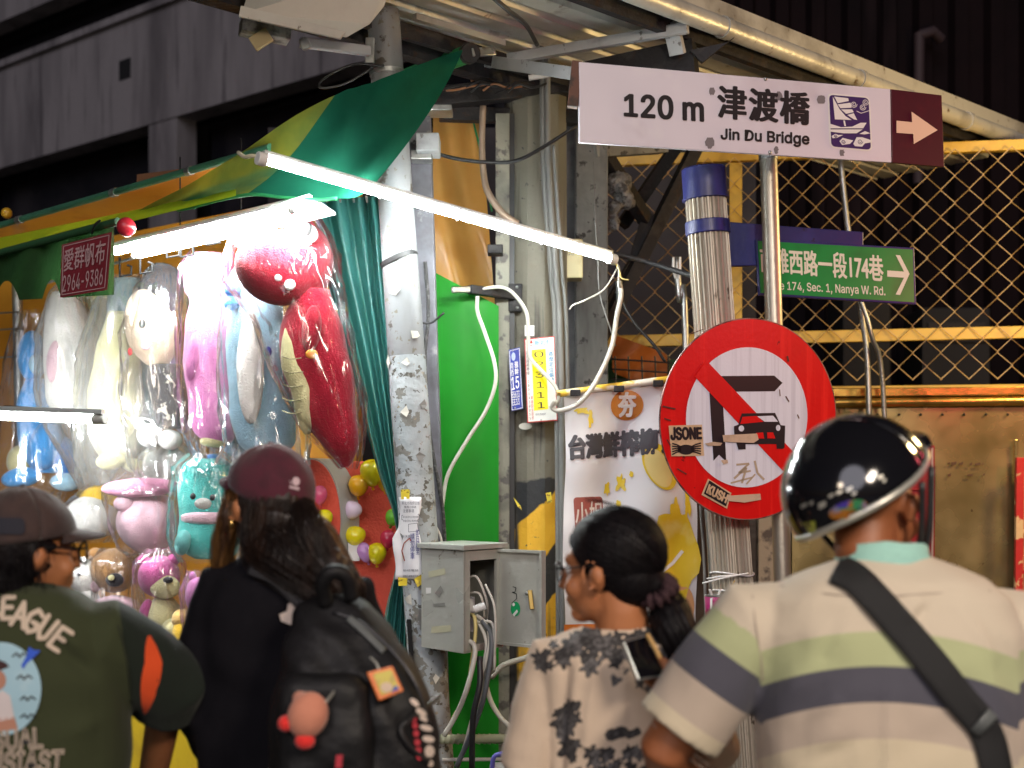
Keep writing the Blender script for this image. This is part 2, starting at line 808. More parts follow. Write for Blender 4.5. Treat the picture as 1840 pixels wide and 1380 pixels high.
# common materials
galv = mat('galvanised steel', (0.42, 0.43, 0.42), 0.38, 0.85, [((0.22, 0.22, 0.21), 9, 0.5, 0.75), ((0.2, 0.13, 0.08), 26, 0.66, 0.74)], 0.15, 90, rv=0.12)
darksteel = mat('dark grimy steel', (0.020, 0.019, 0.021), 0.6, 0.0, [((0.05, 0.046, 0.044), 12, 0.52, 0.72), ((0.05, 0.025, 0.014), 22, 0.58, 0.7)], 0.3, 70, spec=0.25)
greypaint = mat('grey paint', (0.40, 0.41, 0.42), 0.5, 0, [((0.24, 0.24, 0.24), 7, 0.5, 0.7), ((0.13, 0.12, 0.11), 30, 0.64, 0.70)], 0.15, 60)
white_pvc = mat('white cable', (0.62, 0.60, 0.53), 0.45, 0, [((0.5, 0.47, 0.4), 9, 0.5, 0.7)])
yellow_pvc = mat('yellowed cable', (0.70, 0.58, 0.22), 0.45)
grey_pvc = mat('grey conduit', (0.22, 0.22, 0.21), 0.55, 0, [((0.12, 0.12, 0.11), 8, 0.45, 0.65, (1, 1, 0.2))])
black_pvc = mat('black cable', (0.02, 0.02, 0.021), 0.45)
tube_on = mat('lit tube', (1, 1, 1), 0.4, emit=60, ec=(0.93, 1.0, 0.985))
stall_on = mat('lit stall tube', (1, 1, 1), 0.4, emit=75, ec=(0.95, 1.0, 1.0))
white_plastic = mat('white plastic', (0.75, 0.75, 0.73), 0.4)
blackp = mat('black print', (0.012, 0.012, 0.015), 0.5)
whitep = mat('white print', (0.8, 0.79, 0.76), 0.5)
# ================================================================= SETTING
asphalt = mat('asphalt', (0.05, 0.05, 0.052), 0.8, 0, [((0.09, 0.085, 0.08), 1.5, 0.45, 0.7), ((0.02, 0.02, 0.02), 40, 0.55, 0.6)], 0.6, 180)
struct(MB().sheet([V(-60, -40, 0), V(60, -40, 0), V(60, 90, 0), V(-60, 90, 0)]).build('road', asphalt))

# ---- concrete building behind the awning
conc_far = mat('stained concrete', (0.26, 0.235, 0.235), 0.85, 0, [((0.10, 0.088, 0.092), 1.6, 0.42, 0.68, (1, 1, 0.16)), ((0.27, 0.24, 0.24), 3.0, 0.55, 0.75, (1, 1, 0.2)), ((0.07, 0.06, 0.065), 7, 0.56, 0.72, (1, 1, 0.08))], 0.4, 14)
dark_glass = mat('dark window glass', (0.012, 0.012, 0.016), 0.22, 0, [((0.02, 0.018, 0.022), 3, 0.4, 0.6)])
A0, DD, NN = V(-1.52, 12, 0), V(-0.752, 0.659, 0), V(-0.659, -0.752, 0)


def fac(s, d, z):
    return A0 + DD * s + NN * d + V(0, 0, z)


def fbox(mb, s0, s1, z0, z1, d0=-0.25, d1=0.0):
    mb.hexa([fac(s0, d0, z0), fac(s1, d0, z0), fac(s1, d1, z0), fac(s0, d1, z0),
             fac(s0, d0, z1), fac(s1, d0, z1), fac(s1, d1, z1), fac(s0, d1, z1)])


bld = thing('concrete_building', 'old stained concrete building with dark window strips rising behind the green awning', 'building', fac(4, 0, 0))
w = MB()
fbox(w, -1.4, 14, 0, 3.55)
fbox(w, -1.4, 14, 5.20, 6.35)
fbox(w, -1.4, 14, 6.83, 7.6)
fbox(w, -1.4, 14, 8.9, 10.5)
w.build('wall', conc_far, bld)
fbox(b := MB(), -1.4, 14, 0, 10.4, -6, -0.6)
b.build('core', mat('dark core', (0.02, 0.019, 0.022), 0.8), bld)
for s in (2.27, 6.3, 9.7):
    fbox(b := MB(), s, s + 0.46, 3.55, 5.20, -0.24, -0.012)
    b.build('pilaster', conc_far, bld)
for s0, s1 in ((-1.4, 2.27), (2.73, 6.3), (6.76, 9.7)):
    fbox(b := MB(), s0, s1, 3.55, 5.20, -0.5, -0.42)
    b.build('window', dark_glass, bld)
fbox(b := MB(), -1.4, 14, 6.36, 6.82, -0.5, -0.42)
b.build('window', dark_glass, bld)
fbox(b := MB(), -1.4, 14, 7.6, 8.9, -0.5, -0.42)
b.build('window', dark_glass, bld)
for s in (4.55, 8.0, 0.8):
    fbox(b := MB(), s, s + 0.22, 7.6, 8.9, -0.24, -0.012)
    b.build('pilaster', conc_far, bld)
fbox(b := MB(), 3.02, 3.22, 5.72, 5.92, -0.1, 0.004)
b.build('vent_hole', mat('black void', (0.006, 0.006, 0.007), 0.9), bld)
fbox(b := MB(), -1.4, 14, 6.30, 6.37, 0.0, 0.05)
b.build('ledge', conc_far, bld)

# ---- dark corrugated building on the right
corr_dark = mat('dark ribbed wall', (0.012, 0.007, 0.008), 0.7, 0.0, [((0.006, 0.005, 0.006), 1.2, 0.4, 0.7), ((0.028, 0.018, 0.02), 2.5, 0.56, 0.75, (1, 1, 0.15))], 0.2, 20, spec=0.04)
rb = thing('dark_shed', 'dark ribbed metal shed wall looming behind the chain link fence', 'building', P(1650, 880, 9.3) * V(1, 1, 0).x if False else V(2.7, 9.3, 0))
x, prof = 0.9, []
while x < 6.5:
    prof += [(x, 9.3), (x + 0.10, 9.3), (x + 0.125, 9.22), (x + 0.21, 9.22), (x + 0.235, 9.3)]
    x += 0.235
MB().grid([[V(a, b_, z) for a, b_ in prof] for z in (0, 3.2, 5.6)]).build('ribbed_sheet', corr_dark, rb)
MB().box((3.7, 9.35, 5.9), (6, 0.5, 0.5)).build('eave', mat('black eave', (0.01, 0.01, 0.011), 0.8), rb)
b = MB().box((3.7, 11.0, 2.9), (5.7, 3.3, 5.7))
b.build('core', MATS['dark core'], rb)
MB().tube([P(1650, 330, 9.1), P(1652, 60, 9.1)], 0.035, 10).build('downpipe', mat('faded pipe', (0.04, 0.024, 0.028), 0.7), rb, smooth=60)
MB().tube([P(1652, 64, 9.1), P(1676, 56, 9.1), P(1690, 70, 9.15)], 0.035, 10).build('pipe_bend', MATS['faded pipe'], rb, smooth=60)

# dim things behind the fence
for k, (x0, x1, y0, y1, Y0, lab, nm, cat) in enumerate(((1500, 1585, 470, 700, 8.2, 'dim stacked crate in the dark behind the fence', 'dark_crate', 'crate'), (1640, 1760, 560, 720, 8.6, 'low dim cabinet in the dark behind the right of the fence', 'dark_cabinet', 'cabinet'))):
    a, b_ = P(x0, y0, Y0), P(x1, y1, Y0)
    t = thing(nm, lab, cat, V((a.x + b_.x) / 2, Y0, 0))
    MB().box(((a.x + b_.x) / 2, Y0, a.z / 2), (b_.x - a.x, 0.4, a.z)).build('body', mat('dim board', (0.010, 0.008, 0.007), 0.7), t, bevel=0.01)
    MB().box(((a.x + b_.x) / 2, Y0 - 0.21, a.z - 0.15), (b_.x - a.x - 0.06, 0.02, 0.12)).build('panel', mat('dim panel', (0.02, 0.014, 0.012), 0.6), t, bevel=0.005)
# dark coloured wall closing the view behind the corner
struct(MB().box((0.0, 7.6, 1.6), (2.6, 0.2, 3.9)).build('wall_back', mat('dark wall', (0.035, 0.032, 0.036), 0.85, 0, [((0.06, 0.055, 0.055), 3, 0.45, 0.7)], 0.3, 20)))

# ---- canopy of ribbed sheet metal
G0, E1, E2 = V(0.467, 4.54, 0), V(0.709, 0.705, 0), V(-0.705, 0.709, 0)


def can(s, t, z):
    return G0 + E1 * s + E2 * t + V(0, 0, z)


sheetm = mat('canopy sheet', (0.74, 0.75, 0.69), 0.5, 0.15, [((0.42, 0.41, 0.36), 2.2, 0.45, 0.7), ((0.3, 0.28, 0.24), 8, 0.58, 0.75), ((0.22, 0.16, 0.1), 18, 0.66, 0.74)], 0.15, 30, rv=0.1)
cn = thing('metal_canopy', 'pale ribbed metal canopy roof seen from below above the signs', 'canopy', can(0.3, 0.3, 3.15))
t, prof = 0.0, []
while t < 0.74:
    prof += [(t, 3.2), (t + 0.075, 3.2), (t + 0.086, 3.225), (t + 0.108, 3.225), (t + 0.118, 3.2)]
    t += 0.118
rows = []
for k in range(24):
    s = -2.2 + k * 0.215
    rows.append([can(s, a, z + 0.004 * nzv((s, a * 3, 0), 2) - 0.03 * a) for a, z in prof])
MB().grid(rows).build('ribbed_sheet', sheetm, cn, thick=0.003)
trim = mat('canopy trim', (0.55, 0.55, 0.50), 0.42, 0.35, [((0.3, 0.29, 0.26), 5, 0.48, 0.7), ((0.16, 0.12, 0.08), 20, 0.64, 0.72)], 0.2, 40)
MB().tube([can(-2.2, -0.035, 3.175), can(2.78, -0.035, 3.175)], 0.034, 14).build('edge_pipe', trim, cn, smooth=60)
MB().bar(can(-2.2, -0.012, 3.235), can(2.66, -0.012, 3.235), 0.012, 0.075, (0, 0, 1)).build('edge_flashing', trim, cn)
MB().bar(can(-2.2, 0.055, 3.155), can(2.5, 0.055, 3.155), 0.03, 0.05, (0, 0, 1)).build('edge_angle', darksteel, cn)
for k in range(5):
    s = -1.4 + k * 0.85
    MB().tube([can(s, -0.035, 3.175), can(s + 0.03, -0.035, 3.175)], 0.0385, 14).build('pipe_sleeve', trim, cn, smooth=60)
MB().bar(can(-2.2, 0.70, 3.10), can(1.2, 0.70, 3.10), 0.06, 0.07, (0, 0, 1)).build('inner_beam', darksteel, cn)
MB().bar(can(-2.2, 0.60, 3.11), can(0.9, 0.60, 3.11), 0.025, 0.05, (0, 0, 1)).build('inner_angle', darksteel, cn)
MB().bar(P(745, 30, 4.5), P(905, 78, 4.75), 0.02, 0.02, (0, 0, 1)).build('loose_strip', trim, cn)
# bars that carry the canopy
MB().bar(P(858, 116, 4.95), P(1236, 50, 4.62), 0.028, 0.034, (0, 0, 1)).build('cross_bar', greypaint, cn, bevel=0.002)
MB().bar(P(890, 112, 4.80), P(1042, 134, 4.35), 0.03, 0.04, (0, 0, 1)).build('arm_bar', greypaint, cn, bevel=0.002)
MB().bar(P(1205, 40, 4.66), P(1218, 98, 4.70), 0.055, 0.02).build('hanger_plate', greypaint, cn, bevel=0.002)
MB().prism([P(1262, 112, 4.7), P(1320, 66, 4.7), P(1306, 76, 4.7), P(1240, 90, 4.7)], V(0, 0.02, 0)).build('torn_flap', darksteel, cn)
MB().bar(P(1040, 150, 4.9), P(1250, 105, 4.75), 0.07, 0.12, (0, 0, 1)).build('dark_beam', darksteel, cn)
cable('canopy_cable', [P(868, -20, 4.2), P(915, 20, 4.3), P(945, 45, 4.45), P(965, 80, 4.62)], 0.008, black_pvc, cn)

# ---- chain link fence with yellow frame
fa, fb = P(1050, 290, 6.32), P(1900, 264, 5.98)
fdir = (fb - fa)
fdir.z = 0
FL = fdir.length
fdir.normalize()
fn = V(fdir.y, -fdir.x, 0)


def fe(u, z, d=0.0):
    return V(fa.x, fa.y, 0) + fdir * u + fn * d + V(0, 0, z)


yel = mat('yellow paint', (0.72, 0.47, 0.06), 0.45, 0, [((0.5, 0.30, 0.04), 6, 0.5, 0.72), ((0.12, 0.05, 0.02), 22, 0.68, 0.74)], 0.1, 40)
wirem = mat('fence wire', (0.66, 0.46, 0.19), 0.42, 0.1, [((0.30, 0.16, 0.07), 14, 0.52, 0.68)])
fen = thing('chain_link_fence', 'chain link fence in a yellow frame above the metal kiosk', 'fence', fe(1.0, 2.04))
MB().bar(fe(0, 3.09), fe(FL, 3.09), 0.04, 0.046, (0, 0, 1)).build('top_rail', yel, fen, bevel=0.003)
MB().bar(fe(0, 2.28, 0.022), fe(FL, 2.29, 0.022), 0.03, 0.052, (0, 0, 1)).build('middle_rail', yel, fen, bevel=0.003)
MB().bar(fe(0, 2.05), fe(FL, 2.05), 0.04, 0.04, (0, 0, 1)).build('bottom_rail', yel, fen, bevel=0.003)
for u in (0.02, (P(1322, 500, 6.2) - V(fa.x, fa.y, 0)).dot(fdir), FL - 0.03):
    MB().bar(fe(u, 2.02, -0.0025), fe(u, 3.06, -0.0025), 0.055, 0.04, fn).build('post', yel, fen, bevel=0.003)
cell = 0.116
nw = int(FL / (cell / 2)) + 1
for i in range(nw):
    pts = []
    for k in range(int(1.03 / (cell / 2)) + 1):
        z = 3.075 - k * cell / 2
        sgn = 1 if (k + i) % 2 else -1
        jx = 0.004 * nzv((i * 3.1, k * 0.7, 1), 1.0)
        pts.append(fe(i * cell / 2 * 1.0 + (cell / 4) * sgn * 1.06 + jx, z, 0.052 + 0.0032 * sgn + 0.012 * nzv((i * 0.11, k * 0.13, 3), 1)))
    MB().tube(pts, 0.0027, 5).build('wire', wirem, fen, smooth=60)

# ---- metal kiosk below the fence
kb = mat('worn stainless sheet', (0.42, 0.33, 0.15), 0.26, 0.65, [((0.29, 0.205, 0.07), 1.4, 0.42, 0.68), ((0.11, 0.065, 0.02), 2.2, 0.56, 0.78, (1, 1, 0.5)), ((0.09, 0.04, 0.02), 26, 0.70, 0.73)], 0.12, 3, bdet=2, rv=0.08)
kg = mat('gold lit trim', (0.65, 0.42, 0.10), 0.26, 0.9, [((0.3, 0.17, 0.04), 8, 0.5, 0.7)], 0.15, 20)  # yellow light reflected on the rail is put into the gold colour
kio = thing('metal_kiosk', 'worn stainless steel kiosk wall with gold lit top edge behind the helmeted rider', 'kiosk', P(1650, 1000, 5.75) * 1)
kx0, kx1, ky = P(1425, 0, 5.7).x, 2.55, 5.72
rows = []
for k in range(14):
    z = 1.99 * k / 13
    rows.append([V(kx0 + (kx1 - kx0) * i / 20, ky - 0.012 * nzv((i * 0.4, z * 2.4, 5), 1.0), z) for i in range(21)])
MB().grid(rows).build('wall_panel', kb, kio, smooth=180)
MB().tube([V(kx0 - 0.6, ky - 0.02, 1.965), V(kx1, ky - 0.02, 1.985)], 0.02, 14).build('top_edge_roll', kg, kio, smooth=60)
MB().bar(V(kx0 - 0.6, ky - 0.005, 2.005), V(kx1, ky - 0.005, 2.025), 0.07, 0.035, (0, 0, 1)).build('top_edge', kg, kio, bevel=0.004)
for i in range(16):
    xx = kx0 + 0.08 + i * 0.088
    MB().ell((xx, ky - 0.012, 1.925), (0.0055, 0.006, 0.0055), nu=8, nv=6).build('rivet', darksteel, kio, smooth=180)
MB().bar(P(1826, 790, 5.69), P(1830, 1400, 5.69), 0.014, 0.012).build('seam_strip', kb, kio, bevel=0.002)
MB().box((kx0 - 0.42, ky + 0.08, 0.98), (0.84, 0.06, 1.96)).build('recess_board', mat('dark brown board', (0.045, 0.025, 0.015), 0.5, 0, [((0.08, 0.05, 0.03), 6, 0.5, 0.7, (1, 1, 0.2))], 0.3, 30), kio)
MB().box((kx0 - 0.07, ky + 0.03, 1.5), (0.13, 0.05, 0.7)).build('scuffed_post', mat('scuffed cream', (0.33, 0.27, 0.2), 0.6, 0, [((0.08, 0.06, 0.05), 12, 0.52, 0.62)], 0.2, 40), kio)
kpl = Pl(V(0, ky - 0.014, 0), V(1, ky - 0.014, 0), V(0, ky - 0.014, 1))
ghost = []
rr = random.Random(3)
for row, y0 in enumerate((832, 852)):
    x = 1702
    while x < 1768:
        w_ = rr.uniform(3, 12)
        if rr.random() < 0.7:
            ghost.append([(x, y0 + rr.uniform(-2, 2)), (x + w_, y0 - rr.uniform(0, 3)), (x + w_ * 0.9, y0 + rr.uniform(1, 4)), (x + 1, y0 + rr.uniform(2, 5))])
        x += w_ + rr.uniform(1, 5)
decal('worn_lettering', ghost, kpl, mat('old glue', (0.1, 0.05, 0.025), 0.8), kio, 0.004)
rbd = thing('red_cabinet', 'narrow dark red cabinet on the kiosk wall behind the black helmet', 'cabinet', P(1652, 1060, 5.6))
redc = mat('dark red paint', (0.32, 0.012, 0.02), 0.35, 0, [((0.2, 0.01, 0.015), 5, 0.45, 0.7)], 0.1, 20)
q0, q1 = P(1600, 800, 5.6), P(1680, 1120, 5.6)
MB().box(((q0.x + q1.x) / 2, 5.65, (q0.z + q1.z) / 2), (q1.x - q0.x, 0.1, q0.z - q1.z)).build('cabinet_body', redc, rbd, bevel=0.004)
MB().box((q1.x - 0.012, 5.597, (q0.z + q1.z) / 2), (0.008, 0.006, q0.z - q1.z - 0.02)).build('edge_strip', mat('bright edge', (0.6, 0.45, 0.4), 0.3, 0.6), rbd)
MB().tube([P(1620, 880, 5.597), P(1660, 880, 5.597)], 0.004, 8).build('handle', redc, rbd, smooth=60)
pf = thing('peeling_frame', 'red frame with peeled paint at the right edge of the kiosk', 'frame', P(1840, 1060, 5.6))
peel = mat('peeling red paint', (0.75, 0.50, 0.24), 0.5, 0, [((0.55, 0.02, 0.015), 6, 0.44, 0.46)], 0.2, 30)
for x_ in (1832, 1866):
    MB().bar(P(x_, 822, 5.6), P(x_ - 3, 1120, 5.6), 0.022, 0.03).build('upright', peel, pf, bevel=0.002)
for y_ in (826, 955, 1028):
    MB().bar(P(1836, y_, 5.604), P(1862, y_ - 1, 5.604), 0.02, 0.016).build('rung', peel, pf, bevel=0.002)
MB().box((P(1849, 970, 5.63).x, 5.64, P(1849, 970, 5.63).z), (0.06, 0.01, 0.62)).build('backing', mat('orange board', (0.6, 0.25, 0.1), 0.6), pf)
# ================================================================= POLES, SIGNS, STREET FURNITURE
def onpole(a, b, py):
    """point on the axis a-b at photo row py"""
    za = a.z
    for _ in range(3):
        t = 0
    lo, hi = 0.0, 1.0
    for _ in range(40):
        m_ = (lo + hi) / 2
        p = a.lerp(b, m_)
        row = HY - (p.z - CAMZ) * F / p.y
        if row < py:
            lo = m_
        else:
            hi = m_
    return a.lerp(b, lo)


# ---- round steel post with torn paper
postm = mat('torn paper on post', (0.33, 0.37, 0.39), 0.6, 0, [((0.46, 0.50, 0.52), 3.0, 0.5, 0.62), ((0.20, 0.20, 0.18), 16, 0.555, 0.57), ((0.11, 0.105, 0.09), 34, 0.60, 0.61), ((0.30, 0.26, 0.19), 44, 0.63, 0.65), ((0.05, 0.045, 0.04), 7, 0.64, 0.68)], 0.35, 40)
postu = mat('upper post paint', (0.21, 0.22, 0.23), 0.5, 0.1, [((0.20, 0.20, 0.20), 5, 0.48, 0.7), ((0.07, 0.06, 0.05), 13, 0.63, 0.67), ((0.15, 0.14, 0.11), 28, 0.62, 0.64)], 0.2, 40)
pa, pb = P(688, 20, 4.5), V(P(775, 1380, 4.5).x + 0.06, 4.5, 0.0)
post = thing('steel_post', 'round grey steel post covered in torn paper scraps beside the teal curtain', 'post', pb)
MB().tube([onpole(pa, pb, 640), pa.lerp(pb, 0.6), pb], [0.0605, 0.062, 0.064], 28).build('lower_shaft', postm, post, smooth=60)
MB().tube([pa, onpole(pa, pb, 640)], [0.052, 0.060], 28).build('upper_shaft', postu, post, smooth=60)
MB().tube([onpole(pa, pb, 462) + V(-0.005, 0, 0), onpole(pa, pb, 470)], 0.0635, 28).build('strap', black_pvc, post, smooth=60)
MB().tube([onpole(pa, pb, 128), onpole(pa, pb, 136)], 0.0565, 28).build('collar_band', galv, post, smooth=60)
MB().bar(onpole(pa, pb, 1110) + V(-0.045, -0.05, 0), onpole(pa, pb, 1215) + V(-0.045, -0.05, 0), 0.04, 0.012).build('cable_slot', mat('black void', (0, 0, 0)), post)
scraps = mat('paper scrap', (0.72, 0.70, 0.62), 0.7, 0, [((0.5, 0.48, 0.42), 12, 0.5, 0.6)])
rr = random.Random(9)
for k in range(16):
    c = onpole(pa, pb, rr.uniform(520, 1300))
    a = rr.uniform(-1.2, 0.9)
    mb = MB()
    n = rr.randint(4, 6)
    poly = []
    for i in range(n):
        th = 2 * math.pi * i / n
        r_ = rr.uniform(0.008, 0.024)
        aa = a + r_ * math.cos(th) / 0.064
        poly.append(c + V(math.sin(aa) * 0.0655, -math.cos(aa) * 0.0655, r_ * math.sin(th)))
    mb.sheet(poly).build('paper_scrap', scraps if k % 3 else mat('grey scrap', (0.25, 0.25, 0.24), 0.7), post)

# notice paper taped on the post
paper = mat('white notice paper', (0.82, 0.82, 0.84), 0.7, 0, [((0.7, 0.7, 0.74), 5, 0.5, 0.7)], 0.15, 10)
npx = thing('paper_notice', 'crumpled white printed notice taped around the steel post', 'notice', P(735, 960, 4.42))


def npr(px, py, off=0.0):
    c = onpole(pa, pb, py)
    cx = 920 + c.x * F / c.y
    u = (px - cx) / 36.0
    return P(px, py, 4.5 - 0.074 * math.sqrt(max(0.05, 1 - min(0.9, abs(u)) ** 2)) - 0.004 * nzv((px * 0.05, py * 0.03, 0)) - off)


rows = []
for j in range(17):
    v = j / 16
    py = 893 + v * 148
    x0 = 716 - (8 if v > 0.38 else 0) * min(1, (v - 0.38) * 8) * (1 if v > 0.38 else 0) + 3 * math.sin(v * 9)
    x1 = 757 - 4 * math.sin(v * 3.14 * 1.5) + 2 * math.sin(v * 14)
    rows.append([npr(x0 + (x1 - x0) * i / 10, py) for i in range(11)])
MB().grid(rows).build('sheet', paper, npx, smooth=180, thick=0.0006)
inkb = mat('faded ink', (0.12, 0.12, 0.16), 0.7)
for body, q in (('新北市政府公告', (722, 901, 754, 907)), ('養護工程處', (726, 909, 748, 913)), ('注意事項', (724, 915, 744, 921)), ('即日起至完工請勿停車', (724, 927, 752, 931)),
                ('本路段禁止停放車輛', (724, 934, 752, 938)), ('天天攤位', (722, 961, 744, 967)), ('聯絡電話', (724, 1023, 752, 1027)), ('造成不便敬請見諒', (724, 1033, 752, 1037))):
    text(body, q, npr, inkb, npx, 0.003)
text('請\n勿\n停\n車', (737, 958, 745, 1005), npr, mat('blue ink', (0.05, 0.06, 0.3), 0.6), npx, 0.003, align='CENTER', ls=0.9)
text('即\n日\n起\n至', (747, 952, 754, 996), npr, mat('blue ink', (0, 0, 0)), npx, 0.003, align='CENTER', ls=0.9)
decal('red_mark', stroke([(726, 976), (736, 967), (738, 972)], 2) + stroke([(726, 976), (722, 990), (727, 1008)], 2), npr, mat('red ink', (0.35, 0.06, 0.03), 0.6), npx, 0.003)
decal('ruled_box', stroke([(722, 926), (753, 924), (753, 933), (722, 934), (722, 926)], 0.8) + stroke([(734, 942), (750, 940), (752, 954), (734, 956), (734, 942)], 0.8), npr, inkb, npx, 0.003)
yt = mat('yellow tape', (0.80, 0.62, 0.05), 0.5, 0, [((0.35, 0.22, 0.02), 60, 0.55, 0.6)])
for k, q in enumerate([[(720, 880), (736, 879), (736, 896), (721, 897)], [(715, 1037), (732, 1039), (731, 1052), (716, 1053)], [(744, 1040), (757, 1032), (762, 1047), (750, 1055)]]):
    decal('tape', [q], npr, yt, npx, 0.004)

# ---- dark square column behind the post
colm = mat('bluish column paint', (0.16, 0.16, 0.19), 0.5, 0, [((0.08, 0.08, 0.09), 6, 0.45, 0.65), ((0.3, 0.3, 0.31), 14, 0.6, 0.7)], 0.15, 40)
ca, cb = P(752, 172, 4.78), P(785, 1400, 4.78)
cl = thing('square_column', 'dark square steel column between the round post and green tarp', 'column', V(cb.x, cb.y, 0))
MB().bar(ca, V(cb.x + 0.03, cb.y, 0.0), 0.078, 0.078, (0, 1, 0)).build('shaft', colm, cl, bevel=0.004)
MB().box(P(770, 262, 4.68), (0.075, 0.12, 0.06)).build('junction_box', greypaint, cl, bevel=0.004)
MB().box(P(758, 282, 4.70), (0.07, 0.07, 0.03)).build('box_bracket', galv, cl, bevel=0.003)
MB().box(P(770, 200, 4.72), (0.16, 0.1, 0.02)).build('cap_plate', galv, cl, bevel=0.003)

# ---- concrete lamp pole with yellow and black hazard paint
concm = mat('pole concrete', (0.8, 0.45, 0.03), 0.7, 0,
            [((0.17, 0.15, 0.11), 5, 0.60, 0.74), ((0.30, 0.29, 0.25), 2.4, 0.60, 0.80, (1, 1, 0.3)), ((0.09, 0.08, 0.07), 4.5, 0.60, 0.72, (1, 1, 0.10)), ((0.05, 0.05, 0.05), 30, 0.66, 0.70), ((0.045, 0.042, 0.035), 16, 0.56, 0.66, (1, 1, 0.05))], 0.35, 45,
            stripes=((-0.66, -0.2, 0.75), 0.285, 0.5, (0.025, 0.027, 0.03), 1.655, (0.165, 0.155, 0.12)))
pc = P(962, 880, 5.2)
pole = thing('concrete_pole', 'concrete lamp pole with yellow and black hazard stripes at its foot', 'pole', V(pc.x, 5.2, 0))
rings = []
for z, r_ in ((0, 0.132), (1.2, 0.126), (2.4, 0.120), (3.3, 0.116)):
    rings.append([V(pc.x + math.cos(2 * math.pi * (k + 0.5) / 12) * r_, 5.2 + math.sin(2 * math.pi * (k + 0.5) / 12) * r_, z) for k in range(12)])
MB().loft(rings).build('shaft', concm, pole, smooth=20, bevel=0.006)
MB().bar(P(903, 205, 5.08), V(P(903, 900, 5.08).x, 5.08, 0.0), 0.03, 0.05).build('side_strip', mat('strip paint', (0.24, 0.23, 0.18), 0.6, 0, [((0.10, 0.09, 0.08), 18, 0.55, 0.62), ((0.02, 0.02, 0.02), 3, 0.55, 0.7)], 0.3, 50), pole, bevel=0.003)
MB().bar(P(917, 205, 5.09), V(P(917, 900, 5.09).x, 5.09, 0.0), 0.016, 0.03).build('dark_gap', black_pvc, pole)
# bracket arm
MB().bar(P(812, 521, 4.9), P(845, 520, 4.95), 0.014, 0.022).build('arm_tip', galv, pole, bevel=0.004)
MB().bar(P(843, 520, 4.95), P(925, 531, 5.06), 0.03, 0.032, (0, 0, 1)).build('bracket_arm', darksteel, pole, bevel=0.004)
MB().box(P(926, 535, 5.072), (0.05, 0.02, 0.10)).build('bracket_plate', darksteel, pole, bevel=0.003)
for y_ in (516, 553):
    MB().ell(P(929, y_, 5.06), 0.006, nu=8, nv=6).build('bolt', galv, pole, smooth=180)
MB().box(P(890, 450, 5.02), (0.055, 0.08, 0.03)).build('clip', darksteel, pole, bevel=0.003)
ppl = Pl(P(900, 600, 5.058), P(1000, 600, 5.058), P(900, 800, 5.058))
decal('paint_patch', [ellipse(944, 766, 12, 6, 16)], ppl, mat('patch paint', (0.5, 0.48, 0.42), 0.7), pole, 0.006)
decal('white_label', [[(943, 585), (960, 585), (960, 604), (943, 604)]], ppl, whitep, pole, 0.006)
for k, q in enumerate([[(922, 893), (935, 908), (938, 917), (930, 910)], [(980, 886), (990, 884), (992, 902), (984, 904)]]):
    decal('tape', [q], ppl, yt, pole, 0.01)

# blue number plate
bluep = mat('blue enamel', (0.015, 0.035, 0.30), 0.35, 0, [((0.03, 0.06, 0.4), 6, 0.5, 0.7)])
pl = Pl(P(915, 620, 5.035), P(1000, 620, 5.04), P(915, 760, 5.035))
bp = thing('blue_plate', 'small blue enamel number plate reading 15 on the concrete pole', 'plate', pl(926, 738))
MB().prism([pl(*p, 0.0) for p in ((914, 629), (934, 624), (940, 735), (919, 739))], pl.n * 0.004).build('plate', bluep, bp, bevel=0.001)
decal('border', stroke([(915.5, 631), (933, 626.5), (938.5, 733), (920, 737), (915.5, 631)], 0.9), pl, whitep, bp, 0.0055)
decal('emblem', [ellipse(922.5, 641, 3.6, 7.5, 20)], pl, mat('pale blue print', (0.35, 0.42, 0.6), 0.5), bp, 0.0055)
text('雅\n幹', [(924, 650), (931, 649), (932, 673), (925, 674)], pl, whitep, bp, 0.0055, align='CENTER', ls=1.0, bold=0.02)
text('南\n西', [(917, 652), (922, 651), (923, 675), (918, 676)], pl, whitep, bp, 0.0055, align='CENTER', ls=1.0, bold=0.0)
text('15', [(918.5, 678), (932, 676), (933, 697), (919.5, 702)], pl, whitep, bp, 0.0055, bold=0.02)
text('B5633', [(919.5, 704), (933, 702), (934, 714), (920, 716)], pl, whitep, bp, 0.0055, bold=0.01)
text('EE33', [(920, 718), (933, 716), (934, 727), (921, 729)], pl, whitep, bp, 0.0055, bold=0.01)
for q in ((921, 630), (925.5, 733)):
    MB().ell(pl(*q, 0.005), 0.003, nu=8, nv=6).build('screw', galv, bp, smooth=180)

# white and yellow lamp plate
pl = Pl(P(940, 620, 5.015), P(1000, 620, 5.03), P(940, 760, 5.015))
lp = thing('lamp_number_plate', 'white plate with tall yellow number panel 023111 on the concrete pole', 'plate', pl(972, 758))
wp = mat('plate white', (0.78, 0.78, 0.74), 0.4)
rp = mat('plate red', (0.5, 0.03, 0.03), 0.4)
MB().prism([pl(*p) for p in ((942, 609), (996, 604), (1001.5, 756), (947.5, 760))], pl.n * 0.004).build('plate', rp, lp, bevel=0.001)
decal('face', [[(943.5, 611), (994.5, 606), (1000, 754), (949, 758)]], pl, wp, lp, 0.0052)
decal('yellow_panel', [[(955, 629), (980, 627), (984.5, 735), (959, 738)]], pl, mat('plate yellow', (0.88, 0.74, 0.0), 0.4), lp, 0.006)
text('新北市', [(959.5, 612), (987, 610.5), (988, 620), (960.5, 621)], pl, mat('cyan print', (0.02, 0.25, 0.5), 0.5), lp, 0.0065, bold=0.012)
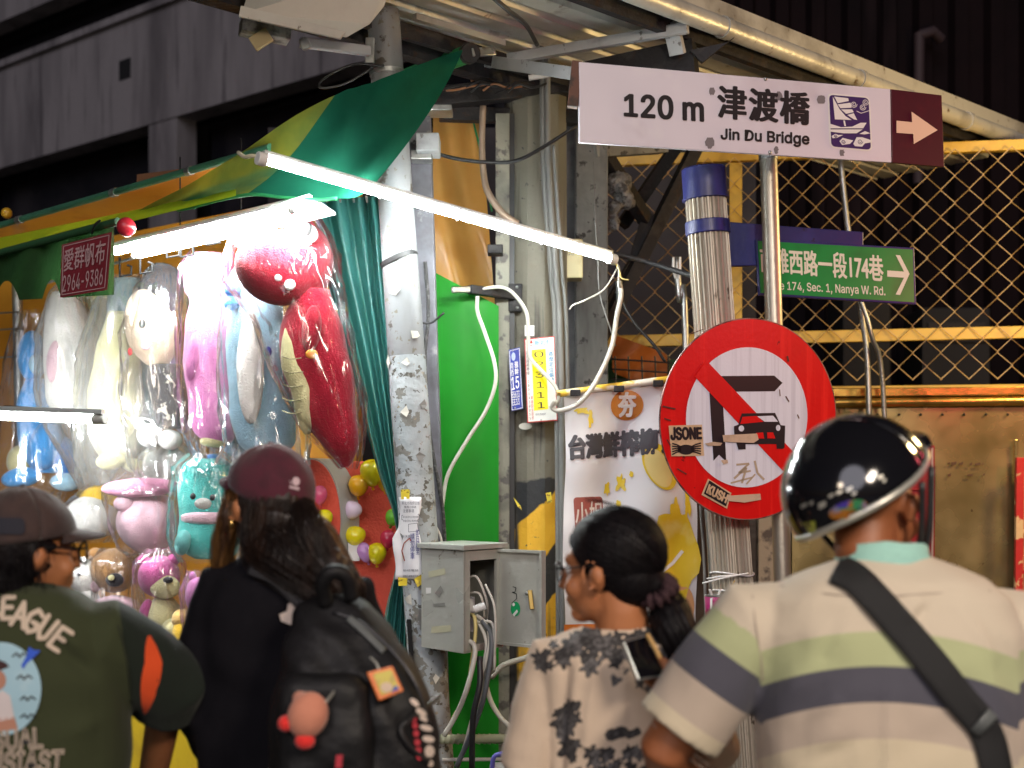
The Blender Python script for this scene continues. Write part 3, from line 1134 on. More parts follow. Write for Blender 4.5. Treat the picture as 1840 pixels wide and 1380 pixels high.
decal('emblem_red', [[(951, 618), (954, 610), (957, 617)]] + stroke([(950, 620), (954, 622), (956, 619)], 1.2), pl, rp, lp, 0.0065)
text('0\n2\n3\n1\n1\n1', [(959, 632), (976, 631), (979, 733), (964, 734)], pl, blackp, lp, 0.0068, align='CENTER', ls=0.86, bold=0.0)
text('路\n燈\n定\n位\n編\n號', [(985, 632), (993, 631), (995, 687), (987, 688)], pl, mat('cyan print', (0, 0, 0)), lp, 0.0065, align='CENTER', ls=1.05, bold=0.012)
text('語\n音\n通\n報\n專\n線\n:\n0\n8\n0\n0\n4\n5\n8\n0\n5\n5', [(944.5, 631), (949.5, 630), (955, 754), (949.5, 755)], pl, blackp, lp, 0.0065, align='CENTER', ls=0.98)
text('專\n線\n緊\n急\n服\n務', [(953, 712), (957, 711.5), (959, 754), (955, 755)], pl, rp, lp, 0.0065, align='CENTER')
text('新北市政府', [(962, 743), (980, 742), (980, 746), (962, 747)], pl, inkb, lp, 0.0065)
for q in ((967, 608.5), (972, 754.5)):
    MB().ell(pl(*q, 0.005), 0.0035, nu=8, nv=6).build('screw', galv, lp, smooth=180)

# conduits on the pole
for k, (x0, x1, r_) in enumerate(((974, 1000, 0.010), (983, 1008, 0.013), (995, 1020, 0.008))):
    c = cable('conduit', [P(x0, 78 if k < 2 else 260, 4.98), P(x0 + 2, 300, 5.0), P((x0 + x1) / 2 + 2, 480, 5.04), P(x1, 700, 5.04), V(P(x1 + 6, 900, 5.04).x, 5.04, 0.02)], r_, grey_pvc, None,
              ('first grey conduit running up the right side of the concrete pole', 'thick middle grey conduit running up the concrete pole', 'thin grey conduit farthest right on the concrete pole')[k], 'conduit', 'grey conduits on the concrete pole')
# second, plastered column and its boxes
plas = mat('grey plaster', (0.17, 0.175, 0.17), 0.8, 0, [((0.28, 0.29, 0.28), 3, 0.5, 0.66), ((0.06, 0.06, 0.06), 5, 0.52, 0.68, (1, 1, 0.2)), ((0.04, 0.04, 0.04), 24, 0.60, 0.66)], 0.4, 40)
c2 = thing('plaster_column', 'narrow grey plastered column to the right of the concrete pole', 'column', V(P(1062, 880, 5.5).x, 5.5, 0))
MB().box((P(1062, 880, 5.5).x, 5.5, 1.55), (0.125, 0.12, 3.1)).build('shaft', plas, c2, bevel=0.006)
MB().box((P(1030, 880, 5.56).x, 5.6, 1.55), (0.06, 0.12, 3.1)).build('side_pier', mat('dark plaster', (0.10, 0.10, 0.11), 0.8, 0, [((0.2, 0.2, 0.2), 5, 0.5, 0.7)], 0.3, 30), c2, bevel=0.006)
cbx = thing('junction_box', 'yellowed plastic junction box under the lit tube beside the concrete pole', 'box', P(1025, 505, 5.2))
cream = mat('yellowed plastic', (0.62, 0.55, 0.30), 0.45, 0, [((0.45, 0.38, 0.18), 8, 0.5, 0.7)])
MB().box(P(1027, 468, 5.24), (0.08, 0.10, 0.145)).build('case', cream, cbx, bevel=0.006)
bpl = Pl(P(1010, 460, 5.188), P(1040, 460, 5.188), P(1010, 500, 5.188))
decal('print', [q for x_ in (1013, 1020, 1027) for q in stroke([(x_, 440), (x_, 458), (x_ + 4, 458), (x_ + 4, 440), (x_, 440)], 0.8)], bpl, inkb, cbx, 0.001)

# braces below the canopy
br = thing('steel_brace', 'crossed dark steel braces between the plaster column and the fence', 'brace', P(1130, 620, 5.75))
for a, b_, ww in ((P(1072, 255, 5.5), P(1160, 395, 5.75), 0.05), (P(1252, 262, 5.8), P(1072, 622, 5.7), 0.075), (P(1165, 385, 5.76), P(1140, 470, 5.74), 0.05), (P(1212, 268, 5.9), P(1118, 405, 5.85), 0.06), (P(1235, 300, 5.95), P(1090, 560, 5.9), 0.035)):
    MB().bar(a, b_, ww, 0.05).build('brace_bar', darksteel, br, bevel=0.003)
MB().bar(P(1062, 270, 5.45), P(1190, 262, 5.75), 0.06, 0.06).build('cross_beam', plas, br, bevel=0.003)
ragm = mat('grey rag', (0.16, 0.16, 0.165), 0.95, 0, [((0.3, 0.3, 0.3), 20, 0.45, 0.65), ((0.06, 0.06, 0.06), 34, 0.5, 0.6)], 0.8, 90)
mb = MB()
rr = random.Random(5)
for k in range(26):
    t = k / 25
    mb.ell(P(1108 + 14 * math.sin(t * 5) + rr.uniform(-9, 9), 325 + t * 82, 5.55 + rr.uniform(-0.03, 0.03)), rr.uniform(0.018, 0.038) * (1.1 - 0.35 * t), nu=10, nv=8)
rag = blob(mb, 0.008, 2, lambda c, n: 0.012 * nzv(c, 60) + 0.006 * nzv(c, 140))
L = P(1108, 410, 5.55)
rag.transform(Matrix.Translation(-L))
tag(link('rag', rag, ragm, None, L, 180), 'dusty grey rag hanging from the steel brace', 'rag')

# ---- ribbed signpost with blue collars
ra, rbm = P(1266, 330, 4.45), P(1352, 1380, 4.45)
rbm = V(rbm.x + 0.03, rbm.y, 0.0)
alum = mat('ribbed aluminium', (0.50, 0.45, 0.37), 0.5, 0.5, [((0.35, 0.31, 0.25), 6, 0.48, 0.7, (1, 1, 0.3)), ((0.10, 0.07, 0.05), 26, 0.64, 0.70, (1, 1, 0.4))], 0.15, 60)
navy = mat('navy paint', (0.018, 0.022, 0.13), 0.38, 0, [((0.03, 0.035, 0.19), 8, 0.5, 0.7), ((0.01, 0.01, 0.03), 20, 0.62, 0.7)], 0.1, 40)
sp_ = thing('ribbed_signpost', 'ribbed aluminium signpost with navy blue cap and collar', 'signpost', rbm)
t_ = (rbm - ra).normalized()
u_, w_ = frame(t_)
rings = []
for e in (ra, rbm):
    ring = []
    for k in range(96):
        a = 2 * math.pi * k / 96
        r_ = 0.061 + (0.0045 if (k % 4) in (0, 1) else -0.0045)
        ring.append(e + (u_ * math.cos(a) + w_ * math.sin(a)) * r_)
    rings.append(ring)
MB().loft(rings).build('shaft', alum, sp_, smooth=25)
MB().tube([onpole(ra, rbm, 331) - t_ * 0.05, onpole(ra, rbm, 360)], [0.070, 0.070], 32).build('cap', navy, sp_, smooth=60, bevel=0.004)
MB().tube([onpole(ra, rbm, 398), onpole(ra, rbm, 422)], [0.071, 0.071], 32).build('collar', navy, sp_, smooth=60, bevel=0.003)
MB().tube([onpole(ra, rbm, 356), onpole(ra, rbm, 359)], 0.0745, 32).build('cap_lip', navy, sp_, smooth=60)
for y_ in (1030, 1062):
    c = onpole(ra, rbm, y_)
    MB().tube([c + V(math.cos(a) * 0.069, math.sin(a) * 0.069, 0.006 * math.sin(a * 2)) for a in [2 * math.pi * k / 24 for k in range(25)]], 0.003, 5).build('cable_tie', white_plastic, sp_, smooth=60)
# side pipes strapped to the signpost
for k, (x0, x1, r_) in enumerate(((1258, 1278, 0.005), (1272, 1292, 0.014))):
    cable('side_pipe', [P(x0, 900, 4.5), P((x0 + x1) / 2, 1090, 4.5), V(P(x1 + 8, 1380, 4.5).x, 4.5, 0.0)], r_, (grey_pvc, galv)[k], None,
          ('thin grey pipe standing left of the ribbed signpost', 'thicker galvanised pipe touching the ribbed signpost from the left')[k], 'pipe', 'pipes by the ribbed signpost')

# street name sign
spl = Pl(P(1360, 480, 4.50), P(1640, 480, 4.62), P(1360, 520, 4.50))
sn = thing('street_name_sign', 'green street name sign with white arrow on a navy bracket', 'sign', spl(1500, 548))
MB().prism([spl(*p, -0.03) for p in ((1312, 398), (1553, 416), (1553, 470), (1312, 478))], spl.n * 0.025).build('bracket', navy, sn, bevel=0.003)
MB().prism([spl(*p, -0.004) for p in ((1357, 430), (1640, 446), (1644, 548), (1362, 531))], spl.n * 0.014).build('board', navy, sn, bevel=0.002)
gsg = mat('green sign sheet', (0.008, 0.27, 0.055), 0.32, 0, [((0.01, 0.17, 0.04), 4, 0.48, 0.7)])
decal('green_face', [[(1359, 434), (1637, 449.5), (1640, 544), (1364, 527)]], spl, gsg, sn, 0.0115)
cre = mat('cream sign print', (0.82, 0.78, 0.62), 0.4)
text('南雅西路一段174巷', [(1362, 444), (1583, 460), (1585, 508), (1364, 490)], spl, cre, sn, 0.0125, bold=0.045)
text('Lane 174, Sec. 1, Nanya W. Rd.', [(1374, 505), (1587, 516), (1588, 536), (1375, 524)], spl, cre, sn, 0.0125, bold=0.045)
decal('arrow', [[(1591, 487), (1621, 489), (1606, 459), (1614, 460), (1631, 493), (1614, 531), (1606, 530), (1621, 500), (1591, 498)]], spl, cre, sn, 0.0125)

# ---- steel pole with the 120 m sign and the round sign
sa, sb = P(1380, 262, 4.43), P(1420, 1380, 4.43)
sb = V(sb.x + 0.02, sb.y, 0)
gp = thing('sign_pole', 'smooth galvanised pole carrying the round sign and the bridge sign', 'pole', sb)
MB().tube([sa, sb], 0.0275, 24).build('shaft', mat('bright galvanised', (0.45, 0.42, 0.36), 0.42, 0.8, [((0.42, 0.38, 0.31), 5, 0.48, 0.7, (1, 1, 0.3)), ((0.2, 0.12, 0.07), 30, 0.68, 0.72)], 0.1, 50), gp, smooth=60)
for y_ in (280, 612, 880):
    c = onpole(sa, sb, y_)
    MB().tube([c + V(0, 0, -0.012), c + V(0, 0, 0.012)], 0.0305, 24).build('clamp', galv, gp, smooth=60)

DIR = V(1.16, 0.46, 0).normalized()
bpn = Pl(P(1042, 180, 3.98), P(1042, 180, 3.98) + DIR, P(1042, 180, 3.98) + V(0, 0, 1))
bs = thing('bridge_sign', 'long white direction sign to the bridge with maroon arrow end', 'sign', bpn(1400, 290))
sgw = mat('dull white sign sheet', (0.76, 0.73, 0.80), 0.42, 0.1, [((0.50, 0.42, 0.46), 2.2, 0.45, 0.72), ((0.80, 0.78, 0.82), 5, 0.55, 0.7)], 0.04, 30, rv=0.08)  # pinkish mottling puts the uneven red glow into the sheet colour
MB().prism([bpn(*p, -0.012) for p in ((1041, 111), (1600, 160), (1602, 292), (1042, 256))], bpn.n * 0.012).build('board', sgw, bs, bevel=0.0015)
mar = mat('maroon sign sheet', (0.060, 0.006, 0.016), 0.4, 0, [((0.12, 0.008, 0.02), 5, 0.5, 0.75)])
MB().prism([bpn(*p, -0.012) for p in ((1601, 160), (1692, 171), (1697, 300), (1603, 292))], bpn.n * 0.0125).build('arrow_board', mar, bs, bevel=0.0015)
text('120 m', [(1120, 168), (1264, 174), (1265, 220), (1120, 210)], bpn, blackp, bs, 0.002, bold=0.085)
text('津渡橋', [(1288, 152), (1455, 166), (1455, 226), (1288, 213)], bpn, blackp, bs, 0.002, bold=0.05, sp=1.12)
text('Jin Du Bridge', [(1294, 230), (1454, 239), (1454, 266), (1294, 256)], bpn, blackp, bs, 0.002, bold=0.085)
decal('arrow', [[(1610, 217), (1638, 220), (1637, 201), (1684, 234), (1641, 259), (1640, 241), (1610, 239)]], bpn, mat('beige arrow', (0.80, 0.56, 0.40), 0.45), bs, 0.0025)
stain = mat('stain', (0.19, 0.17, 0.18), 0.8)
for k, (x_, y_, r_) in enumerate(((1279, 164, 6), (1399, 173, 6), (1475, 179, 7), (1275, 256, 8), (1512, 275, 5), (1394, 270, 5))):
    decal('stain', [[(px + 1.5 * math.sin(px * 3.1 + k), py + 1.5 * math.sin(py * 2.3)) for px, py in ellipse(x_, y_, r_, r_ * 1.25, 14)]], bpn, stain, bs, 0.0012)
# boat pictogram
purp = mat('violet print', (0.045, 0.02, 0.12), 0.45)


def rrect(cx, cy, w_, h_, r_, sl):
    out = []
    for sx, sy, a0 in ((1, 1, 0), (-1, 1, 90), (-1, -1, 180), (1, -1, 270)):
        for k in range(5):
            a = math.radians(a0 + k * 22.5)
            x_ = sx * (w_ / 2 - r_) + r_ * math.cos(a)
            y_ = sy * (h_ / 2 - r_) + r_ * math.sin(a)
            out.append((cx + x_ + y_ * 0.045, cy + y_ + x_ * sl))
    return out


decal('emblem_border', [rrect(1526.5, 220, 77, 99, 9, 0.085)], bpn, whitep, bs, 0.0015)
decal('emblem_field', [rrect(1526.5, 220, 71, 93, 7, 0.085)], bpn, purp, bs, 0.0025)
emb = [[(1495, 174), (1507, 196), (1518, 209), (1529, 216), (1499, 215)],
       [(1498, 174), (1523, 177), (1524, 182), (1504, 186)], [(1504, 188), (1527, 185), (1529, 194), (1509, 195)], [(1510, 197), (1530, 197), (1533, 202), (1519, 205)], [(1521, 207), (1533, 204), (1539, 216), (1533, 215)],
       [(1514, 217), (1517, 217), (1519, 227), (1516, 227)], [(1491, 223), (1510, 229), (1530, 228), (1545, 221), (1556, 221), (1550, 231), (1491, 231)], [(1491, 233), (1549, 233), (1538, 240), (1515, 240), (1491, 237)],
       [(1507, 254), (1513, 248), (1520, 250), (1532, 253), (1526, 259), (1512, 261)], [(1532, 259), (1538, 247), (1548, 247), (1566, 253), (1566, 256), (1553, 258), (1548, 264), (1535, 263)], [(1493, 245), (1500, 241), (1505, 243), (1514, 243), (1503, 248), (1495, 249)],
       [(1543, 241), (1553, 236), (1563, 240), (1552, 242)]]
for cx, cy, r0 in ((1533, 188, 6), (1549, 193, 6), (1554, 184, 6)):
    sp2 = [(cx + r0 * (1 - k / 26) * math.cos(k * 0.55), cy + r0 * (1 - k / 26) * math.sin(k * 0.55)) for k in range(22)]
    emb += stroke(sp2, 1.1)
emb += stroke([(1538, 200), (1546, 204), (1565, 198)], 1.2)
decal('emblem', emb, bpn, whitep, bs, 0.0035)
swr = []
for cx, cy, r0 in ((1514, 255, 4), (1544, 255, 5), (1500, 245, 3)):
    swr += stroke([(cx + r0 * (1 - k / 20) * math.cos(k * 0.6), cy + r0 * (1 - k / 20) * math.sin(k * 0.6)) for k in range(17)], 1.0)
decal('emblem_swirl', swr, bpn, purp, bs, 0.0045)
for x_, y_ in ((1383, 274), (1375, 142)):
    MB().ell(bpn(x_, y_, 0.001), (0.006, 0.004, 0.006), nu=10, nv=6).build('bolt', galv, bs, smooth=180)
MB().bar(bpn(1042, 108, -0.02), bpn(1034, 190, -0.02), 0.03, 0.03).build('end_clamp', mat('rusty clamp', (0.12, 0.05, 0.03), 0.7, 0, [((0.05, 0.03, 0.02), 20, 0.5, 0.6)]), bs, bevel=0.003)

# round no-turn sign
dpc = P(1344, 753, 4.30)
dpl = Pl(dpc, dpc + V(1.0, 0.53, 0), dpc + V(0, 0, 1))
ds = thing('round_sign', 'round red and white sign with a crossed out turn arrow and black car', 'sign', dpl(1344, 935))


def dp(px, py, off=0.0):
    return dpl(px, py, off)


ring = [dp(x_, y_, -0.003) for x_, y_ in ellipse(1344, 753, 157.5, 180, 96, rot=4)]
redm = mat('red sign sheet', (0.68, 0.008, 0.008), 0.33, 0, [((0.62, 0.01, 0.008), 5, 0.48, 0.7), ((0.85, 0.02, 0.015), 30, 0.5, 0.7, (1, 1, 0.05)), ((0.10, 0.01, 0.01), 24, 0.70, 0.74)], 0.06, 70, spec=0.5)
MB().prism(ring, dpl.n * 0.003).build('disc', redm, ds)
MB().tube([dp(x_, y_, -0.002) for x_, y_ in ellipse(1344, 753, 158, 180.5, 96, rot=4)] + [dp(*ellipse(1344, 753, 158, 180.5, 96, rot=4)[0], -0.002)], 0.0028, 6).build('rim', mat('worn rim', (0.35, 0.2, 0.18), 0.4, 0.5, [((0.1, 0.04, 0.04), 20, 0.45, 0.6)]), ds, smooth=60)
silver = mat('reflective white sheet', (0.74, 0.77, 0.90), 0.38, 0.0, [((0.62, 0.64, 0.76), 40, 0.45, 0.6, (1, 1, 0.03)), ((0.52, 0.46, 0.38), 4, 0.66, 0.85)], 0.05, 120)
decal('white_field', [ellipse(1341, 750, 109, 126, 72, rot=4)], dp, silver, ds, 0.002)
ink = mat('sign black', (0.012, 0.013, 0.018), 0.4)
decal('turn_arrow', [[(1272, 676), (1390, 675), (1405, 688), (1391, 703), (1297, 704), (1304, 830), (1291, 817), (1281, 828)]], dp, ink, ds, 0.003)
decal('slash', [[(1247, 677), (1268, 648), (1426, 814), (1410, 851)]], dp, redm, ds, 0.004)
car = [[(1331, 743), (1391, 742), (1401, 764), (1409, 765), (1408, 804), (1406, 806), (1406, 806.5), (1394, 806.5), (1393, 798), (1338, 798), (1338, 807.5), (1325, 807.5), (1323, 800), (1318, 785), (1317, 766), (1325, 763)]]
decal('car', car, dp, ink, ds, 0.005)
decal('car_glass', [[(1332, 749), (1358, 747.5), (1370, 758), (1328, 762)], [(1356, 778), (1369, 777), (1371, 788), (1359, 788)], [(1376, 777), (1387, 777), (1391, 788), (1377, 788)]], dp, redm, ds, 0.006)
decal('car_light', [[(1358, 748), (1387, 747), (1396, 758), (1372, 758)], ellipse(1330, 770, 5, 5.5, 16), ellipse(1396, 769, 4, 5.5, 16)], dp, silver, ds, 0.006)
tan = mat('tan sticker', (0.62, 0.44, 0.28), 0.55, 0, [((0.45, 0.3, 0.18), 16, 0.5, 0.65)])
decal('sticker', [[(1200, 765), (1260, 763), (1264, 819), (1205, 820)]], dp, tan, ds, 0.004)
text('JSONE', [(1202, 767), (1259, 767), (1260, 790), (1203, 792)], dp, ink, ds, 0.005, bold=0.14)
spd = [ellipse(1231, 808, 15, 9, 20)]
for k in range(5):
    spd += stroke([(1222, 803 + k * 2), (1214, 799 + k * 3.4), (1206, 797 + k * 5)], 2.6) + stroke([(1240, 803 + k * 2), (1248, 799 + k * 3.4), (1258, 796 + k * 5)], 2.6)
decal('sticker_print', spd, dp, ink, ds, 0.005)
decal('sticker', [[(1271, 860), (1313, 886), (1305, 914), (1259, 889)]], dp, tan, ds, 0.004)
decal('sticker_field', [[(1273, 863), (1309, 887), (1303, 910), (1263, 887)]], dp, ink, ds, 0.005)
text('KUSH', [(1272, 869), (1308, 889), (1302, 905), (1266, 886)], dp, tan, ds, 0.006, bold=0.12)
for q_ in ([(1296, 782), (1358, 779), (1361, 790), (1352, 796), (1298, 794)], [(1264, 797), (1280, 794), (1296, 796), (1292, 801), (1270, 801)], [(1303, 891), (1364, 887), (1365, 898), (1336, 903), (1306, 900)], [(1293, 827), (1305, 826), (1306, 832), (1298, 834)]):
    decal('tape', [q_], dp, mat('old brown tape', (0.58, 0.43, 0.32), 0.6, 0, [((0.4, 0.28, 0.2), 12, 0.5, 0.7)]), ds, 0.0065)
scr = stroke([(1322, 835), (1345, 833), (1326, 850), (1348, 846)], 3.5) + stroke([(1318, 860), (1340, 840), (1332, 868)], 4) + stroke([(1355, 828), (1360, 850), (1372, 862)], 4) + stroke([(1312, 868), (1350, 858)], 3) + stroke([(1340, 870), (1356, 852)], 3)
decal('scratches', scr, dp, mat('scratch brown', (0.45, 0.36, 0.27), 0.7), ds, 0.003)
dk = stroke([(1189, 730), (1212, 735)], 2.5) + stroke([(1192, 752), (1204, 756)], 2) + stroke([(1197, 790), (1203, 800)], 2) + stroke([(1215, 842), (1232, 852)], 2) + stroke([(1413, 640), (1415, 650)], 3) + stroke([(1410, 712), (1416, 722)], 2) + stroke([(1399, 700), (1400, 712)], 1.5) + stroke([(1431, 745), (1434, 752)], 2) + stroke([(1240, 600), (1262, 592)], 1.5)
decal('scuffs', dk, dp, mat('scuff', (0.09, 0.02, 0.02), 0.7), ds, 0.005)

# thin conduits left of the round sign and before the fence
for k, pts in enumerate(([P(1510, 288, 5.6), P(1525, 420, 5.6), P(1548, 560, 5.6), P(1562, 760, 5.6), V(P(1570, 900, 5.6).x, 5.6, 0)], [P(1545, 535, 5.55), P(1565, 600, 5.55), P(1590, 760, 5.6), V(P(1605, 900, 5.6).x, 5.6, 0)], [P(1215, 462, 5.3), P(1222, 540, 5.3), P(1232, 610, 5.3), V(P(1250, 900, 5.3).x, 5.3, 0)])):
    cable('thin_pipe', pts, (0.012, 0.010, 0.014)[k], galv, None, ('thin leaning pipe in front of the fence, rising to the bridge sign', 'shorter leaning pipe in front of the fence below the green sign', 'thin pipe with a clip between the brace and the ribbed signpost')[k], 'pipe', 'thin pipes before the fence')
MB_ = MB()
for s in (-1, 1):
    MB_.tube(spline([P(1217 + s * 3, 500, 5.28), P(1216 + s * 6, 485, 5.27), P(1216 + s * 6, 462, 5.27)], 4), 0.005, 6)
tag(MB_.build('wire_fork', white_plastic, None, smooth=60, loc=P(1217, 500, 5.28)), 'white two pronged clip on top of the thin pipe', 'clip')

# ---- banner with citrus print
bpl = Pl(P(1015, 900, 4.78), P(1250, 900, 4.86), P(1015, 1000, 4.78))
bn = thing('drink_banner', 'white citrus juice banner hanging from a rolled top below the fence', 'banner', bpl(1130, 1120))


def bnr(px, py, off=0.0):
    p = bpl(px, py, off)
    return p + bpl.n * (0.012 * math.sin(px * 0.045 + py * 0.006) + 0.010 * nzv((px * 0.014, py * 0.008, 2)) + 0.004 * math.sin(py * 0.05 + px * 0.01))


vin = mat('banner vinyl', (0.78, 0.78, 0.79), 0.38, 0, [((0.70, 0.70, 0.73), 3, 0.45, 0.7)], 0.1, 6)
rows = []
for j in range(30):
    v = j / 29
    xl = 1013 + 3 * math.sin(v * 7)
    xr = 1252 - 2 * math.sin(v * 8)
    y0, y1 = 706, 1122
    rows.append([bnr(xl + (xr - xl) * i / 24, y0 + (y1 - y0) * v - 22 * (i / 24) * (1 - v)) for i in range(25)])
MB().grid(rows).build('sheet', vin, bn, smooth=180)
rows = [[bnr(1013 + 239 * i / 12, 1122 + 160 * j / 6, 0.0) for i in range(13)] for j in range(7)]
MB().grid(rows).build('orange_hem', mat('banner orange', (0.62, 0.17, 0.02), 0.45), bn, smooth=180)
MB().tube([bpl(1004, 708, 0.02), bpl(1200, 682, 0.02), bpl(1258, 676, 0.02)], 0.012, 12).build('top_roll', mat('roll print', (0.78, 0.75, 0.65), 0.4, 0, [((0.75, 0.5, 0.05), 7, 0.5, 0.55)]), bn, smooth=60)
MB().tube([bpl(998, 707, 0.02), bpl(1008, 706, 0.02)], 0.010, 10).build('roll_end', mat('brass', (0.5, 0.36, 0.12), 0.3, 0.9), bn, smooth=60)
for x_, y_ in ((1030, 707), (1108, 700), (1178, 690)):
    MB().box(bpl(x_, y_, 0.034), (0.035, 0.012, 0.022)).build('clip', darksteel, bn, bevel=0.003)
orp = mat('orange print', (0.62, 0.24, 0.04), 0.45)
yep = mat('yellow print', (0.80, 0.58, 0.03), 0.42, 0, [((0.85, 0.72, 0.2), 8, 0.5, 0.7)])
decal('logo', [ellipse(1127, 728, 29, 27, 30)], bnr, orp, bn, 0.003)
text('夯', (1110, 704, 1143, 750), bnr, whitep, bn, 0.012, bold=0.08)
text('台灣鮮榨柳丁', [(1019, 782), (1213, 764), (1213, 814), (1020, 828)], bnr, mat('grey print', (0.05, 0.05, 0.06), 0.45), bn, 0.0036, bold=0.09)


def blobpoly(cx, cy, rx, ry, seed, n=26, am=0.35):
    return [(cx + rx * math.cos(a) * (1 + am * nzv((math.cos(a) * 1.7, math.sin(a) * 1.7, seed))), cy + ry * math.sin(a) * (1 + am * nzv((math.cos(a) * 1.7, math.sin(a) * 1.7, seed)))) for a in [2 * math.pi * k / n for k in range(n)]]


def fine(name, polys, m, off=0.003):
    px_print(name, polys, lambda px, py, o: bnr(px, py, o), m, bn, off, 2)


fine('orange_slice', [ellipse(1185, 838, 27, 46, 30, rot=-28)], yep, 0.0026)
fine('slice_flesh', [ellipse(1182, 841, 20, 38, 30, rot=-28)], mat('pale flesh', (0.82, 0.66, 0.25), 0.45), 0.0034)
fine('juice', [blobpoly(1207, 1005, 44, 92, 4), blobpoly(1214, 935, 13, 38, 5, am=0.8)], yep, 0.0024)
fine('glass_rim', stroke([(1160, 1035), (1185, 1030), (1210, 1012), (1228, 990)], 6), whitep, 0.0036)
fine('orange_fade', [blobpoly(1222, 1095, 28, 42, 8)], mat('pink orange print', (0.75, 0.40, 0.18), 0.45), 0.0022)
spl_ = [blobpoly(1045, 738, 12, 5, 1, am=1.2), blobpoly(1060, 752, 4, 14, 2, am=0.8), blobpoly(1092, 880, 5, 9, 3, am=1.0), blobpoly(1117, 870, 7, 15, 7, am=1.2), blobpoly(1112, 905, 4, 7, 9), blobpoly(1135, 852, 4, 5, 10), blobpoly(1236, 905, 5, 30, 11, am=0.9)]
for q_ in spl_:
    fine('splash', [q_], yep, 0.0028)
fine('red_block', [rrect(1058, 932, 55, 78, 6, -0.03)], mat('brick print', (0.34, 0.09, 0.07), 0.45), 0.003)
text('小姐', [(1031, 902), (1084, 900), (1085, 948), (1032, 952)], bnr, mat('pale print', (0.7, 0.62, 0.56), 0.5), bn, 0.0045, bold=0.02)

# orange and green cloth scraps under the fence
MB().grid([[P(1100 + i * 11, 600 + j * 14 + i * 4, 5.95 + 0.02 * math.sin(i + j)) for i in range(10)] for j in range(6)]).build('tmp', cloth('orange scrap cloth', (0.45, 0.13, 0.02), 0.2), smooth=180, subd=1)
o = bpy.data.objects['tmp']
o.name = 'orange_cloth'
o.data.name = 'orange_cloth'
tag(o, 'crumpled orange cloth below the fence behind the banner top', 'cloth')
g = thing('wire_grid', 'small black wire grid in front of the orange cloth', 'grid', P(1150, 690, 5.85))
for i in range(5):
    MB().tube([P(1105 + i * 24, 640, 5.85), P(1107 + i * 24, 700, 5.85)], 0.004, 6).build('wire', black_pvc, g)
for j in range(3):
    MB().tube([P(1098, 645 + j * 18, 5.845), P(1208, 652 + j * 18, 5.845)], 0.004, 6).build('wire', black_pvc, g)
MB().box((P(1110, 650, 6.0).x, 6.02, 1.7), (0.6, 0.04, 0.95)).build('tmp', cloth('dark green cloth', (0.02, 0.09, 0.03), 0.1))
o = bpy.data.objects['tmp']
o.name = 'green_cloth'
tag(o, 'dark green cloth hanging behind the orange cloth below the fence', 'cloth')

# purple tin for cigarette ends
tn = thing('ashtray_tin', 'small purple tin strapped to the ribbed signpost', 'tin', P(1292, 1116, 4.40))
c0, c1 = P(1291, 1070, 4.38), P(1293, 1115, 4.38)
tinm = mat('magenta tin print', (0.33, 0.012, 0.12), 0.35)
MB().tube([c1, c0], 0.042, 28, cap=False).build('can', tinm, tn, smooth=60, thick=0.002)
MB().tube([c0 + V(0, 0, -0.002), c0 + V(0, 0, 0.002)], 0.0435, 28).build('rim', galv, tn, smooth=60)
MB().tube([c1 + V(0, 0, -0.002), c1 + V(0, 0, 0.002)], 0.0435, 28).build('base_rim', galv, tn, smooth=60)


def tinp(px, py, off=0.0):
    u = (px - 1292) / 24.5
    return P(px, py, 4.38 - 0.0425 * math.sqrt(max(0.02, 1 - u * u)) - off)


text('菸\n蒂\n不\n落\n地', [(1300, 1075), (1307, 1075), (1307, 1106), (1300, 1106)], tinp, whitep, tn, 0.0015, align='CENTER')
text('環\n保\n署', [(1291, 1075), (1297, 1075), (1297, 1098), (1291, 1098)], tinp, yep, tn, 0.0015, align='CENTER')
text('里辦公處', [(1272, 1106), (1298, 1106), (1298, 1112), (1272, 1112)], tinp, yep, tn, 0.0015)
decal('cigarette_print', [[(1276, 1075), (1280, 1074), (1280, 1094), (1276, 1095)]], tinp, whitep, tn, 0.0015)
for k, (x_, a) in enumerate(((1280, -0.3), (1290, 0.25), (1300, 0.5))):
    MB().tube([P(x_, 1072, 4.38), P(x_, 1072, 4.38) + V(a * 0.03, -0.005, 0.022)], 0.004, 8).build('cigarette_end', whitep, tn, smooth=60)
MB().tube([P(1308, 1068, 4.37), P(1320, 1043, 4.37)], 0.0022, 6).build('wooden_stick', mat('bamboo', (0.5, 0.33, 0.12), 0.6), tn)
for k, (a, b_) in enumerate(((P(1262, 1048, 4.36), P(1345, 1030, 4.36)), (P(1270, 1040, 4.37), P(1320, 1034, 4.36)))):
    cable('tie_tail', [a, a.lerp(b_, 0.5) + V(0, -0.01, 0.003), b_], 0.003, white_plastic, sp_)
# ================================================================= TOY STALL
def YS(px, k=1.0):
    return k * 4.4 / (1 - (470 - px) * 0.000471)


def S(px, py, k=1.0):
    return P(px, py, YS(px, k))


